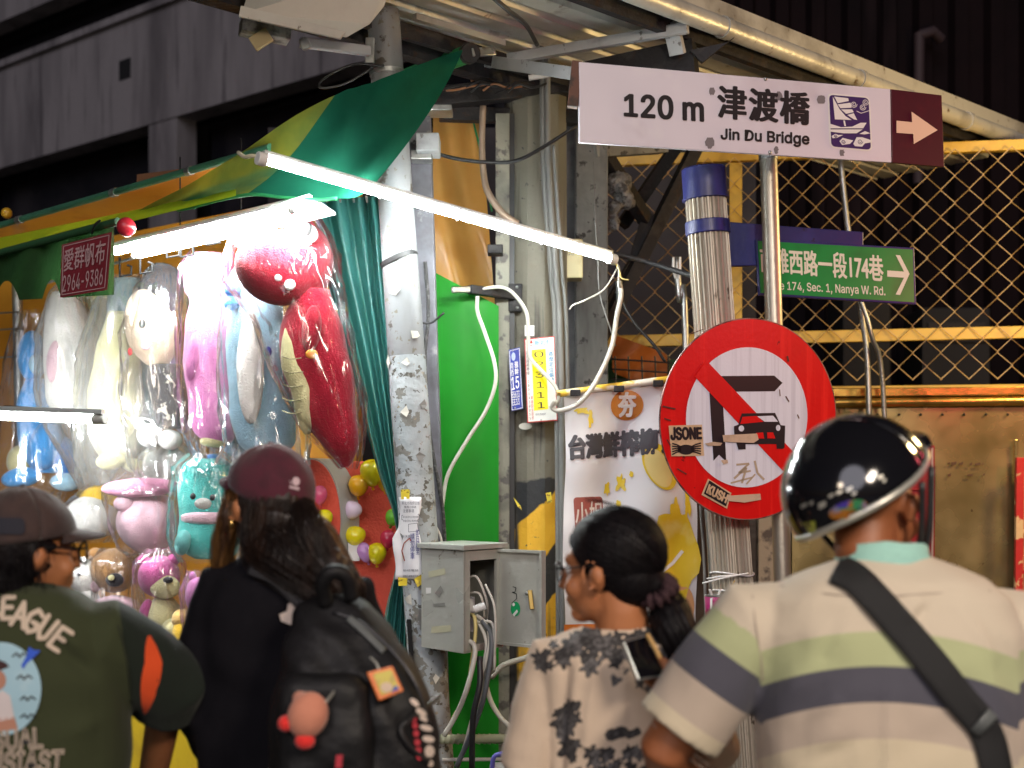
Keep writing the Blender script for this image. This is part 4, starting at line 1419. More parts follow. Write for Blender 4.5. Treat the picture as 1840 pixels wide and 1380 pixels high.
# ---- lamps
lamp = thing('led_tube_lamp', 'long slanting white LED tube lamp in front of the green awning', 'lamp', P(780, 380, 4.2))
ta, tb = P(478, 288, 3.95), P(1094, 464, 4.68)
td = (tb - ta).normalized()
MB().tube([ta, tb], 0.012, 16).build('diffuser', tube_on, lamp, smooth=60)
up_ = V(0, 0.25, 1)
MB().bar(ta - td * 0.01 + V(0, 0.006, 0.021), tb + td * 0.01 + V(0, 0.006, 0.021), 0.025, 0.012, (0, 0, 1)).build('housing', mat('lamp housing', (0.55, 0.57, 0.55), 0.4, 0.3), lamp, bevel=0.002)
for e, sgn in ((ta, -1), (tb, 1)):
    MB().tube([e, e + td * sgn * 0.028], 0.019, 16).build('end_cap', white_plastic, lamp, smooth=60, bevel=0.002)
for t in (0.3, 0.52, 0.78):
    c = ta.lerp(tb, t)
    MB().tube([c - td * 0.003, c + td * 0.003], 0.0178, 16).build('clip', mat('clip steel', (0.4, 0.4, 0.4), 0.4, 0.7), lamp, smooth=60)
MB().tube(spline([ta + V(-0.02, 0, 0.01), P(452, 280, 3.95), P(440, 282, 3.97), P(428, 274, 4.0)], 4), 0.006, 6).build('hanging_string', mat('string', (0.55, 0.5, 0.35), 0.8), lamp, smooth=180)
arm = MB().tube([tb + V(-0.02, 0.03, 0.03), P(1160, 470, 4.7), P(1248, 497, 4.52)], 0.009, 8).build('support_arm', darksteel, lamp, smooth=60)
cable('lead', [tb + td * 0.02, P(1112, 480, 4.69), P(1112, 500, 4.7), P(1114, 516, 4.72)], 0.004, white_pvc, lamp)
cable('yellow_lead', [tb + td * 0.02, P(1112, 484, 4.68), P(1117, 500, 4.68), P(1130, 503, 4.68)], 0.003, yellow_pvc, lamp)

sl = thing('stall_strip_lamp', 'bright double fluorescent fitting under the awning above the plush toys', 'lamp', S(380, 420, 0.99))
refl = mat('white reflector', (0.85, 0.85, 0.83), 0.35)
a0, a1 = S(556, 360, 1.0), S(222, 440, 1.0)
ax = (a1 - a0).normalized()
fw = V(-0.70, -0.71, 0)
MB().prism([a0 + V(0, 0, 0.012), a0 + fw * 0.10 + V(0, 0, -0.03), a0 + fw * 0.10 + V(0, 0, -0.022), a0 + V(0, 0, 0.02), a0 - fw * 0.10 + V(0, 0, -0.022), a0 - fw * 0.10 + V(0, 0, -0.03)], a1 - a0).build('reflector', refl, sl)
for s in (-1, 1):
    o = fw * 0.045 * s + V(0, 0, -0.03)
    MB().tube([a0 + o + ax * 0.03, a1 + o - ax * 0.03], 0.015, 14).build('fluorescent_tube', stall_on, sl, smooth=60)
    for e, d_ in ((a0, 1), (a1, -1)):
        MB().tube([e + o, e + o + ax * 0.03 * d_], 0.016, 12).build('lamp_holder', white_plastic, sl, smooth=60)
for t in (0.33, 0.66):
    c = a0.lerp(a1, t)
    cable('hanging_wire', [c + V(0, 0, 0.02), c + V(0, 0, 0.25)], 0.0025, black_pvc, sl)
bulbm = mat('lit bulb', (1, 1, 1), 0.4, emit=85, ec=(1, 1, 0.97))
bl = thing('stall_light', 'glaring bare bulb between the pink plush and the red dinosaur', 'bulb', S(440, 440, 1.02))
MB().ell(S(440, 425, 1.03), (0.036, 0.036, 0.045), nu=18, nv=12).build('globe', bulbm, bl, smooth=180)
MB().tube([S(440, 402, 1.03), S(440, 390, 1.03)], 0.018, 12).build('socket', white_plastic, bl, smooth=60)
l2 = thing('counter_tube_lamp', 'tube lamp with grey cover at the left edge in front of the blue plush', 'lamp', P(90, 760, 4.8))
b0, b1 = P(-220, 741, 5.05), P(168, 753, 4.72)
bd = (b1 - b0).normalized()
MB().tube([b0, b1], 0.0135, 14).build('fluorescent_tube', stall_on, l2, smooth=60)
MB().prism([b0 + V(0, -0.022, 0.016), b0 + V(0, 0.022, 0.016), b0 + V(0, 0.016, 0.034), b0 + V(0, -0.016, 0.034)], b1 - b0 + bd * 0.04).build('cover', mat('lamp cover', (0.45, 0.46, 0.44), 0.3, 0.6), l2, bevel=0.002)
MB().tube([b1, b1 + bd * 0.05], 0.017, 14).build('end_cap', mat('grey plastic', (0.4, 0.4, 0.37), 0.4), l2, smooth=60, bevel=0.003)
MB().bar(P(10, 731, 4.86), P(48, 733, 4.82), 0.02, 0.01).build('bracket', darksteel, l2)

# ---- awning cloths
green_t = cloth('green tarpaulin', (0.008, 0.105, 0.06), 0.22, [((0.006, 0.075, 0.045), 3, 0.45, 0.7), ((0.012, 0.14, 0.085), 7, 0.62, 0.8)], 0.8, 0.3, 18, spec=0.1)
olive_t = cloth('olive tarpaulin', (0.24, 0.24, 0.025), 0.35, [((0.12, 0.16, 0.025), 4, 0.45, 0.65), ((0.03, 0.14, 0.07), 2.4, 0.52, 0.62, (0.3, 0.3, 2))], 0.5, 0.3, 18)
lime_t = cloth('lime tarpaulin', (0.42, 0.55, 0.02), 0.5, [((0.3, 0.45, 0.02), 5, 0.5, 0.7)])
orange_t = cloth('orange tarpaulin', (0.72, 0.30, 0.03), 0.4, [((0.55, 0.18, 0.02), 4, 0.5, 0.7)], 0.28, 0.25, 9, bst=(1, 1, 0.3))
aw = thing('green_awning', 'sagging green and olive tarpaulin awning stretched over the toy stall', 'awning', S(400, 340))
top = spline([P(236, 387, 4.85), P(335, 333, 4.62), P(450, 262, 4.40), P(550, 197, 4.30), P(650, 152, 4.28), P(740, 122, 4.36), P(833, 88, 4.62)], 10)
bot = spline([P(237, 392, 4.85), P(340, 372, 4.58), P(440, 352, 4.38), P(530, 356, 4.26), P(600, 358, 4.2), P(640, 354, 4.2), P(672, 332, 4.24)], 10)
NU = len(top)


def tarp(i, j, m=16):
    v = j / m
    i = max(0.0, min(NU - 1.0, float(i)))
    i0_ = min(NU - 2, int(i))
    p = top[i0_].lerp(top[i0_ + 1], i - i0_).lerp(bot[i0_].lerp(bot[i0_ + 1], i - i0_), v)
    u = i / (NU - 1)
    sag = math.sin(math.pi * v) * 0.05 * (1 - u * 0.5)
    wr = 0.016 * math.sin(u * 30 + v * 3) * v * (1 - v) * 4 * (1 - u) + 0.012 * nzv((u * 9, v * 3, 0)) + 0.010 * math.exp(-((u - 0.62 - 0.06 * v) / 0.018) ** 2) * (1 - v) - 0.008 * math.exp(-((u - 0.70 + 0.05 * v) / 0.02) ** 2) * (1 - v) + 0.006 * math.sin(v * 9 + u * 16)
    cur = V(0.03, 0, 0.01) * math.sin(math.pi * v) * max(0, u - 0.75) * 4
    return p + V(0.25, -1, 0.15) * (wr - sag * 0.3) + cur




def usplit(j):
    return (NU - 1) * (0.585 - 0.25 * j / 16)


MB().grid([[tarp(usplit(j) + (NU - 1 - usplit(j)) * i / 36, j) for i in range(37)] for j in range(17)]).build('green_panel', green_t, aw, smooth=180)
MB().grid([[tarp(usplit(j) * i / 36, j) for i in range(37)] for j in range(17)]).build('olive_panel', olive_t, aw, smooth=180)
MB().tube([tarp(i, 16) for i in range(8, 42)], 0.006, 6).build('hem_cord', cloth('green hem', (0.03, 0.3, 0.1), 0.2), aw, smooth=180)
MB().grid([[S(px, py_ + (3 * math.sin(px * 0.05) if j else 0), k) for px, py_ in zip(range(-200, 480, 24), [405 - 0.287 * x_ for x_ in range(-200, 480, 24)])] if j == 0 else [P(px, HY - (HY - (405 - 0.287 * px)) / 1.11, YS(px, 1.11)) for px in range(-200, 480, 24)] for j, k in ((0, 1.0), (1, 1.11))]).build('orange_lining', orange_t, aw, smooth=180)
MB().grid([[S(px, 427 - 0.205 * px, 0.985) for px in range(-200, 440, 24)], [S(px, 440 - 0.222 * px + 2 * math.sin(px * 0.07), 0.97) for px in range(-200, 440, 24)], [S(px, 456 - 0.246 * px, 0.965) for px in range(-200, 440, 24)]]).build('lime_strip', lime_t, aw, smooth=180)
railm = mat('green rail', (0.06, 0.20, 0.12), 0.35, 0.2, [((0.03, 0.1, 0.06), 9, 0.5, 0.7)])
MB().tube([S(-200, 462.4, 0.995), S(486, 265, 0.995)], 0.0125, 12).build('front_rail', railm, aw, smooth=60)
for px in (35, 205, 340):
    MB().tube([S(px - 4, 405 - 0.287 * (px - 4), 0.995), S(px + 4, 405 - 0.287 * (px + 4), 0.995)], 0.0155, 12).build('rail_clamp', galv, aw, smooth=60)
MB().ell(S(12, 383, 1.0), 0.022, nu=12, nv=8).build('rail_knob', mat('amber knob', (0.55, 0.3, 0.02), 0.4), aw, smooth=180)
MB().bar(S(250, 322, 1.02), S(330, 312, 1.03), 0.02, 0.03).build('cross_tube', mat('brown tube', (0.2, 0.1, 0.05), 0.5), aw)
MB().tube([P(843, 96, 4.64), P(700, 150, 5.3)], 0.030, 16).build('roller', cloth('roller green', (0.03, 0.3, 0.09), 0.1), aw, smooth=60)
MB().tube([P(846, 95, 4.625), P(841, 97, 4.66)], 0.034, 18).build('roller_cap', darksteel, aw, smooth=60, bevel=0.003)
MB().bar(P(846, 95, 4.63), P(888, 92, 4.7), 0.02, 0.028).build('roller_bracket', galv, aw, bevel=0.003)
# valance with maker's label
va = thing('scalloped_valance', 'dark green scalloped valance with a red phone number label at the left', 'valance', S(110, 540, 0.9))
rows = [[], [], [], []]
for i in range(64):
    px = -120 + i * 325 / 63
    yt_ = 456 - 0.265 * px
    yb = 541 - 0.055 * px
    for c_, w0, h0 in ((12, 22, 36), (93, 16, 34), (-75, 22, 36)):
        if abs(px - c_) < w0:
            yb -= h0 * math.cos((px - c_) / w0 * math.pi / 2) ** 0.8
    for j in range(4):
        rows[j].append(S(px, yt_ + (yb - yt_) * j / 3, 0.90 + 0.006 * math.sin(px * 0.09 + j)))
MB().grid(rows).build('cloth', cloth('valance green', (0.018, 0.06, 0.016), 0.12, [((0.012, 0.04, 0.012), 4, 0.45, 0.7)]), va, smooth=180)
MB().tube([S(-120, 486, 0.895), S(212, 398, 0.895)], 0.013, 12).build('hem_tube', cloth('valance hem', (0.03, 0.10, 0.04), 0.05), va, smooth=60)
MB().ell(S(227, 408, 0.895), (0.030, 0.03, 0.031), nu=20, nv=12).build('end_ball', mat('red plastic', (0.45, 0.02, 0.035), 0.3, coat=0.3), va, smooth=180)
vpl = Pl(S(110, 480, 0.89), S(195, 480, 0.89), S(110, 520, 0.89))
decal('label', [[(113, 440), (203, 417), (195, 521), (110, 535)]], vpl, mat('label red', (0.28, 0.03, 0.045), 0.5, 0, [((0.2, 0.02, 0.03), 6, 0.5, 0.7)]), va, 0.004)
pinkp = mat('pink print', (0.62, 0.40, 0.40), 0.5)
decal('label_border', stroke([(117, 443), (199, 423), (191, 517), (114, 530), (117, 443)], 1.5), vpl, pinkp, va, 0.006)
text('愛群帆布', [(119, 449), (194, 430), (190, 474), (117, 489)], vpl, pinkp, va, 0.006, bold=0.02)
text('2964-9386', [(116, 496), (189, 481), (187, 512), (115, 526)], vpl, pinkp, va, 0.006, bold=0.02)
cable('tie_string', [S(165, 420, 0.89), S(170, 404, 0.885), S(180, 396, 0.885), S(168, 408, 0.884)], 0.003, black_pvc, va)

# ---- stall walls
orange_w = mat('orange wall', (0.62, 0.27, 0.02), 0.55, 0, [((0.50, 0.20, 0.015), 2, 0.45, 0.7)], 0.08, 20)
w0, w1 = S(-260, 880, 1.17), S(640, 880, 1.29)
w0.z = w1.z = 0
struct(MB().prism([w0, w1, w1 + V(0, 0, 2.75), w0 + V(0, 0, 2.75)], V(0.02, 0.04, 0)).build('wall_orange', orange_w))
ct = thing('stall_counter', 'yellow stall counter behind the green shirted person', 'counter', S(240, 1300, 1.08) * V(1, 1, 1).x if False else V(S(240, 1300, 1.1).x, S(240, 1300, 1.1).y, 0))
c0, c1 = S(-160, 1300, 1.06), S(520, 1300, 1.06)
c0.z = c1.z = 0
inn = V(0.30, 0.30, 0)
MB().prism([c0, c1, c1 + V(0, 0, 1.0), c0 + V(0, 0, 1.0)], inn).build('cabinet', mat('yellow laminate', (0.75, 0.52, 0.03), 0.4, 0, [((0.6, 0.4, 0.03), 5, 0.5, 0.7)]), ct, bevel=0.004)
MB().prism([c0 + V(-0.02, -0.03, 1.002), c1 + V(-0.02, -0.03, 1.002), c1 + V(-0.02, -0.03, 1.03), c0 + V(-0.02, -0.03, 1.03)], inn * 1.1).build('counter_top', white_plastic, ct, bevel=0.004)
rk = thing('display_pole', 'chromed display pole at the left edge behind the blue plush', 'pole', S(35, 820, 1.1))
MB().tube([S(30, 470, 1.1), S(42, 1100, 1.1)], 0.022, 14).build('pole', galv, rk, smooth=60)
for y_ in (560, 590, 640):
    MB().tube([S(-20, y_ + 4, 1.09), S(36, y_, 1.09)], 0.004, 6).build('rack_wire', galv, rk)
# rail and hooks
hr = thing('hook_rail', 'thin ceiling rail from which the plush toys hang', 'rail', S(330, 440, 1.06))
MB().tube([S(560, 372, 1.06), S(60, 515, 1.06)], 0.006, 8).build('rail', galv, hr, smooth=60)
for k, (px, py) in enumerate(((215, 497), (252, 492), (300, 463), (325, 462), (372, 440), (522, 372), (545, 370))):
    c = S(px, py, 1.02)
    pts = [c + V(0, 0, 0.07), c + V(0, 0, 0.0), c + V(0.045, -0.01, 0.006), c + V(0.045, -0.01, 0.035), c + V(0.03, -0.01, 0.04)]
    lb = ('black wire hook nearest the red phone number label', 'black wire hook second from the red phone number label', 'black wire hook above the peach doll', 'black wire hook right of the peach doll hook', 'black wire hook above the pink plush', 'small hook above the dinosaur, next to the curtain hook', 'small hook at the curtain edge above the dinosaur')[k]
    tag(MB().tube(pts, 0.0045, 6).build('wire_hook', mat('matt black wire', (0.008, 0.008, 0.008), 0.7, spec=0.05), None, smooth=30, loc=c), lb, 'hook', 'wire hooks of the toy stall')

# ---- plush toys in clear bags
PM = {}


def plush(c, nm):
    return mat('plush ' + nm, c, 0.95, 0, [(tuple(x_ * 0.72 for x_ in c), 7, 0.42, 0.66)], 0.6, 170, sheen=0.35, spec=0.1)


red_p, cream_p, pink_p, lblue_p, blue_p, white_p = plush((0.40, 0.008, 0.028), 'red'), plush((0.72, 0.66, 0.36), 'cream'), plush((0.70, 0.24, 0.50), 'pink'), plush((0.42, 0.68, 0.85), 'pale blue'), plush((0.06, 0.33, 0.75), 'blue'), plush((0.82, 0.80, 0.76), 'white')
teal_p, peach_p, dark_p, grey_p, mag_p, tan_p, palepink_p, yel_p = plush((0.08, 0.55, 0.50), 'teal'), plush((0.78, 0.58, 0.42), 'peach'), plush((0.035, 0.03, 0.035), 'dark'), plush((0.16, 0.26, 0.28), 'slate'), plush((0.55, 0.10, 0.30), 'magenta'), plush((0.38, 0.20, 0.08), 'tan'), plush((0.78, 0.50, 0.58), 'pale pink'), plush((0.80, 0.50, 0.04), 'yellow')
mauve_p = plush((0.58, 0.20, 0.45), 'mauve')
clear = film('clear crinkled film', (0.93, 0.95, 0.97), 0.25, 0.95, 20, st=(1, 1, 0.4), base=0.09, veil=0.03)
thin_clear = film('thin clear film', (0.93, 0.95, 0.97), 0.6, 1.0, 22, st=(1, 1, 0.4), base=0.06, veil=0.0)
milky = film('milky plastic film', (0.9, 0.9, 0.88), 0.15, 0.8, 6, base=0.10, veil=0.16)


def toy(name, label, cx, cy, k, parts, bag=None, film_=None, group='plush toys hanging in the stall'):
    Y0 = YS(cx, k)
    t = thing(name, label, 'plush toy', P(cx, cy, Y0), group)
    for pt in parts:
        nm, kind, m = pt[:3]
        mb = MB()
        if kind == 'e':
            for (px, py, rx, ry, *r) in pt[3]:
                dy = r[0] if r else 0.0
                rot = r[1] if len(r) > 1 else 0.0
                dep = r[2] if len(r) > 2 else min(rx, ry) * 1.05
                mb.ell(P(px, py, Y0 + dy), (rx / F * Y0, dep / F * Y0, ry / F * Y0), Matrix.Rotation(math.radians(rot), 3, 'Y'), 24, 14)
            mb.v = [v + (v - P(cx, cy, Y0)).normalized() * 0.004 * nzv(v, 14) for v in mb.v]
        elif kind == 'l':
            rings = []
            for (py, xl, xr, *r) in pt[3]:
                dy = r[0] if r else 0.0
                dr = r[1] if len(r) > 1 else 0.7
                c, hw = P((xl + xr) / 2, py, Y0 + dy), (xr - xl) / 2 / F * Y0 * (1.12 if nm in ('body', 'back') else 1.0)
                rings.append([c + V(math.cos(a) * hw, math.sin(a) * hw * dr, 0) for a in [2 * math.pi * q / 22 for q in range(22)]])
            n_ = len(rings)
            rr2 = []
            for q in range(22):
                rr2.append(spline([rg[q] for rg in rings], 4))
            mb.loft([[rr2[q][s] for q in range(22)] for s in range(len(rr2[0]))])
            mb.v = [v + V(nzv(v, 9), nzv(v + V(5, 0, 0), 9), 0) * 0.016 for v in mb.v]
        elif kind == 'w':
            for pts, r in pt[3]:
                mb.tube(spline([P(px, py, Y0 + dy) for px, py, dy in pts], 4), r, 6)
        mb.build(nm, m, t, smooth=180)
    if bag:
        nn = 72
        rings = []
        ys = [b_[0] for b_ in bag]
        for s in range(len(bag) * 5 - 4):
            i, f = divmod(s, 5)
            f /= 5
            if i >= len(bag) - 1:
                i, f = len(bag) - 2, 1.0
            py, xl, xr = [bag[i][q] * (1 - f) + bag[i + 1][q] * f for q in range(3)]
            hw = (xr - xl) / 2 / F * Y0
            ring = []
            for q in range(nn):
                a = 2 * math.pi * q / nn
                d = Vector((math.cos(a) * 3.2, math.sin(a) * 3.2, py * 0.006))
                w_ = 1.08 + 0.18 * noise.noise(d + V(cx, 0, 0)) + 0.14 * (abs(noise.noise(d * 2.7 + V(cx, 3, 0)))) + 0.10 * abs(noise.noise(d * 6 + V(cx, 9, 0)))
                c = P((xl + xr) / 2, py + 5 * nzv((math.cos(a) * 2, math.sin(a) * 2, cx)), Y0 - 0.01)
                ring.append(c + V(math.cos(a) * hw * w_, math.sin(a) * min(hw * 0.85, 0.17) * w_, 0))
            rings.append(ring)
        MB().loft(rings, cap=False).build('plastic_wrapper', film_ or clear, t, smooth=180)
    return t


whitef = mat('white felt', (0.85, 0.84, 0.82), 0.8)
blackf = mat('black felt', (0.012, 0.012, 0.013), 0.6)
toy('plush_dinosaur', 'big red plush dinosaur with cream belly next to the teal curtain', 560, 600, 1.07, [
    ('head', 'e', red_p, [(500, 482, 80, 66, 0, 18, 66), (545, 470, 55, 70, 0.02, 0, 60)]),
    ('brow', 'e', plush((0.33, 0.012, 0.03), 'dark red'), [(535, 397, 34, 12, -0.06, 22, 14)]),
    ('eye', 'e', whitef, [(546, 418, 26, 18, -0.085, 18, 10)]),
    ('pupil', 'e', blackf, [(553, 412, 7, 12, -0.115, 10, 6)]),
    ('tooth', 'e', whitef, [(500, 495, 10, 11, -0.10, 0, 6)]), ('tooth', 'e', whitef, [(521, 512, 10, 10, -0.10, 0, 6)]),
    ('body', 'l', red_p, [(520, 535, 590), (570, 515, 606), (640, 508, 622), (720, 530, 632), (790, 572, 640), (828, 606, 634), (840, 616, 628)]),
    ('belly', 'l', cream_p, [(590, 512, 520, -0.04), (625, 505, 535, -0.05), (700, 520, 556, -0.06), (760, 538, 560, -0.05), (780, 546, 556, -0.03)]),
    ('belly_seam', 'w', plush((0.4, 0.36, 0.2), 'seam'), [([(507, y_, -0.075), (522, y_ + 5, -0.085), (545, y_ + 3, -0.075)], 0.002) for y_ in (640, 665, 690, 715, 738)]),
    ('arm', 'e', red_p, [(560, 590, 17, 42, -0.09, 6, 16)]),
    ('tag', 'e', mat('orange tag', (0.75, 0.25, 0.02), 0.5), [(560, 636, 11, 8, -0.11, 0, 3)]),
    ('spike', 'e', yel_p, [(593, 560, 14, 16, 0.02), (612, 640, 12, 14, 0.03)])],
    [(380, 470, 560), (430, 425, 590), (500, 412, 600), (580, 470, 618), (680, 500, 640), (760, 540, 648), (815, 590, 648), (842, 612, 640)], thin_clear)
toy('plush_bolster', 'pale blue plush bolster with white belly left of the red dinosaur', 465, 660, 1.08, [
    ('body', 'l', lblue_p, [(500, 440, 478), (530, 420, 498), (620, 415, 512), (720, 420, 520), (790, 430, 524), (815, 455, 505)]),
    ('belly', 'e', white_p, [(450, 660, 24, 100, -0.11, 0, 18)]),
    ('bow', 'e', blue_p, [(418, 520, 16, 14, -0.07, 30), (416, 545, 14, 13, -0.07, -20)]),
    ('button', 'e', plush((0.03, 0.06, 0.35), 'navy'), [(482, 632, 6, 9, -0.125, 0, 4)])],
    [(470, 432, 480), (520, 405, 515), (620, 400, 528), (720, 402, 540), (800, 410, 545), (835, 395, 545)])
toy('plush_bolster', 'plain pink plush bolster hanging between the peach doll and the pale blue bolster', 378, 620, 1.08, [
    ('body', 'l', pink_p, [(455, 350, 400), (470, 338, 418), (520, 338, 414), (545, 348, 404), (600, 336, 420), (700, 340, 424), (770, 352, 430), (795, 372, 415)]),
    ('foot', 'e', cream_p, [(385, 792, 26, 12, -0.02)]),
    ('arm', 'e', pink_p, [(346, 640, 12, 44, -0.06, 8)])],
    [(440, 352, 408), (480, 328, 425), (560, 322, 428), (680, 326, 440), (780, 335, 445), (830, 355, 450), (860, 350, 420)], thin_clear)
toy('plush_doll', 'peach faced plush doll with dark hair and a dark patterned body', 282, 600, 1.08, [
    ('head', 'e', peach_p, [(272, 590, 46, 72, 0, -14)]),
    ('hair', 'e', dark_p, [(298, 525, 42, 56, 0.045, -24), (312, 570, 24, 50, 0.05, -8)]),
    ('eye', 'e', blackf, [(256, 582, 6, 8, -0.098, 0, 4)]), ('cheek', 'e', palepink_p, [(262, 622, 9, 7, -0.10, 0, 4)]),
    ('mouth', 'e', mat('plush red felt', (0.5, 0.03, 0.03), 0.8), [(234, 632, 4, 7, -0.05, 0, 3)]),
    ('body', 'l', mat('patterned plush', (0.035, 0.03, 0.03), 0.8, 0, [((0.5, 0.45, 0.38), 30, 0.6, 0.62)], 0.3, 200, sheen=0.3), [(655, 270, 320), (690, 268, 328), (740, 280, 338), (770, 292, 330)]),
    ('leg', 'e', white_p, [(268, 782, 22, 22, 0), (305, 790, 22, 18, 0)])],
    [(478, 278, 318), (520, 246, 335), (600, 224, 342), (700, 228, 352), (780, 236, 362), (840, 240, 352), (872, 262, 330)])
toy('plush_pear', 'cream and slate pear shaped plush in a loose bag', 215, 690, 1.08, [
    ('body', 'l', cream_p, [(560, 196, 226), (600, 186, 240), (680, 168, 250), (760, 162, 252), (810, 178, 240), (832, 192, 226)]),
    ('back', 'l', grey_p, [(500, 205, 250, 0.02), (550, 196, 262, 0.05), (640, 205, 282, 0.07), (740, 222, 290, 0.07), (800, 215, 270, 0.04)]),
    ('foot', 'e', cream_p, [(200, 828, 28, 16, -0.05, -8), (240, 836, 22, 13, -0.02, 10)])],
    [(495, 206, 248), (540, 180, 262), (640, 152, 284), (740, 142, 292), (820, 146, 300), (870, 165, 296)], milky)
toy('plush_bundle', 'white plush bundled in a milky plastic bag below the valance', 122, 640, 1.08, [
    ('body', 'l', white_p, [(525, 98, 130), (560, 86, 154), (640, 84, 166), (710, 88, 168), (745, 104, 150)]),
    ('arm', 'e', palepink_p, [(96, 650, 12, 38, -0.06, 6)]), ('foot', 'e', white_p, [(108, 748, 20, 14, -0.03), (142, 750, 20, 14, -0.03)])],
    [(500, 112, 122), (525, 92, 140), (600, 72, 170), (700, 72, 182), (770, 88, 196), (840, 128, 205), (890, 150, 186)], milky)
toy('plush_bear', 'blue plush figure behind the tube lamp at the left edge', 72, 760, 1.10, [
    ('head', 'e', blue_p, [(58, 640, 26, 46, 0)]), ('muzzle', 'e', lblue_p, [(66, 655, 14, 18, -0.07, 0, 10)]),
    ('body', 'l', blue_p, [(680, 44, 76), (720, 34, 92), (780, 36, 108), (830, 52, 112), (850, 66, 100)]),
    ('leg', 'e', blue_p, [(38, 858, 36, 18, -0.08, -10), (84, 800, 30, 46, -0.04, 14)]), ('leg', 'e', plush((0.03, 0.2, 0.6), 'deep blue'), [(118, 822, 22, 40, -0.02, -12)]),
    ('foot', 'e', lblue_p, [(120, 866, 30, 16, -0.06)]), ('belly', 'e', cream_p, [(36, 830, 24, 30, 0.05)])],
    [(560, 40, 90), (620, 26, 108), (700, 14, 124), (800, 4, 148), (880, -6, 158), (905, 20, 140)])
toy('plush_ball', 'pale green plush peeping between the white bundle and the cream pear plush', 168, 590, 1.14, [('body', 'e', plush((0.62, 0.66, 0.40), 'pale green'), [(165, 590, 40, 70, 0), (172, 520, 26, 26, 0)])], [(500, 150, 190), (540, 128, 206), (620, 118, 216), (700, 130, 212)])
toy('plush_ball', 'grey plush squeezed between the cream pear plush and the peach doll', 232, 760, 1.13, [('body', 'e', plush((0.36, 0.40, 0.42), 'grey'), [(250, 740, 40, 80, 0)])], [(640, 232, 276), (700, 210, 296), (800, 212, 298), (850, 226, 290)])
toy('plush_ball', 'lilac plush between the peach doll and the pink bolster', 330, 700, 1.14, [('body', 'e', plush((0.55, 0.42, 0.62), 'lilac'), [(330, 690, 30, 90, 0)])], [(580, 320, 345), (640, 304, 358), (760, 304, 362), (840, 316, 356)])
toy('plush_ball', 'sky blue plush behind the tail of the pale blue bolster', 440, 800, 1.14, [('body', 'e', plush((0.30, 0.55, 0.80), 'sky'), [(450, 780, 60, 50, 0)])], [(720, 430, 480), (760, 390, 512), (830, 388, 514), (870, 410, 500)])
toy('plush_ball', 'white plush low between the pear plush and the doll feet', 290, 850, 1.12, [('body', 'e', white_p, [(300, 838, 44, 34, 0)])], [(790, 286, 320), (820, 256, 346), (870, 250, 352), (890, 262, 340)], milky)
# lower rows
toy('plush_horn', 'pink horned plush under the hanging bags', 262, 890, 1.09, [
    ('horn', 'l', mag_p, [(878, 186, 192), (879, 188, 196), (880, 190, 200), (881, 191, 202)]),
    ('body', 'e', palepink_p, [(268, 938, 58, 56, 0)]),
    ('snout', 'e', plush((0.72, 0.30, 0.45), 'rose'), [(252, 876, 70, 17, -0.10, -2, 17)]),
    ('paw', 'e', palepink_p, [(222, 905, 18, 14, -0.08)])],
    [(850, 232, 310), (880, 196, 336), (940, 204, 334), (985, 220, 322), (1000, 235, 305)], None, 'plush toys on the counter')
toy('plush_blob', 'teal plush with small black eyes and a pink scarf', 370, 910, 1.08, [
    ('body', 'l', teal_p, [(824, 352, 398), (838, 336, 414), (880, 328, 424), (930, 326, 426), (960, 324, 428), (992, 334, 420), (1004, 350, 404)]),
    ('eye', 'e', blackf, [(347, 892, 5, 6, -0.112, 0, 5)]), ('eye', 'e', blackf, [(382, 894, 5, 6, -0.118, 0, 5)]), ('muzzle', 'e', white_p, [(365, 905, 15, 10, -0.112, 0, 8)]),
    ('scarf', 'l', palepink_p, [(920, 332, 420, -0.02), (926, 324, 428, -0.02), (936, 324, 428, -0.02), (941, 332, 420, -0.02)]),
    ('arm', 'e', plush((0.2, 0.62, 0.6), 'light teal'), [(328, 975, 14, 22, -0.07, 10), (398, 988, 16, 20, -0.08)]),
    ('tuft', 'e', blue_p, [(385, 822, 14, 7, 0, 12)])],
    [(815, 345, 405), (840, 320, 432), (900, 314, 436), (970, 312, 438), (1010, 330, 425)], None, 'plush toys on the counter')
toy('plush_egg', 'white and yellow plush behind the brown cap', 172, 920, 1.10, [
    ('body', 'e', white_p, [(165, 930, 48, 40, 0)]), ('shell', 'e', yel_p, [(182, 898, 40, 26, 0.02)])],
    [(880, 150, 205), (910, 122, 216), (950, 118, 216), (975, 140, 200)], None, 'plush toys on the counter')
toy('plush_puppy', 'brown plush with a pink bib in a clear bag', 210, 1040, 1.09, [
    ('head', 'e', tan_p, [(205, 1025, 42, 40, 0)]), ('muzzle', 'e', dark_p, [(206, 1042, 16, 12, -0.085, 0, 8)]), ('muzzle', 'e', cream_p, [(200, 1038, 6, 5, -0.11, 0, 4)]),
    ('bib', 'e', palepink_p, [(208, 1090, 44, 20, -0.03)]), ('ear', 'e', tan_p, [(244, 996, 16, 14, 0.02), (172, 996, 14, 12, 0.02)])],
    [(985, 185, 232), (1010, 165, 246), (1060, 168, 252), (1100, 160, 258)], None, 'plush toys on the counter')
toy('plush_kitten', 'small white plush beside the glasses of the brown capped person', 146, 1040, 1.05, [
    ('head', 'e', white_p, [(146, 1034, 26, 34, 0, -16)]), ('eye', 'e', blackf, [(142, 1032, 3, 4, -0.062, 0, 3)]), ('ear', 'e', palepink_p, [(172, 1052, 9, 12, -0.02, 20)]),
    ('body', 'e', white_p, [(158, 1085, 22, 28, 0)])], [(1000, 132, 160), (1030, 116, 178), (1080, 124, 184), (1110, 130, 184)], None, 'plush toys on the counter')
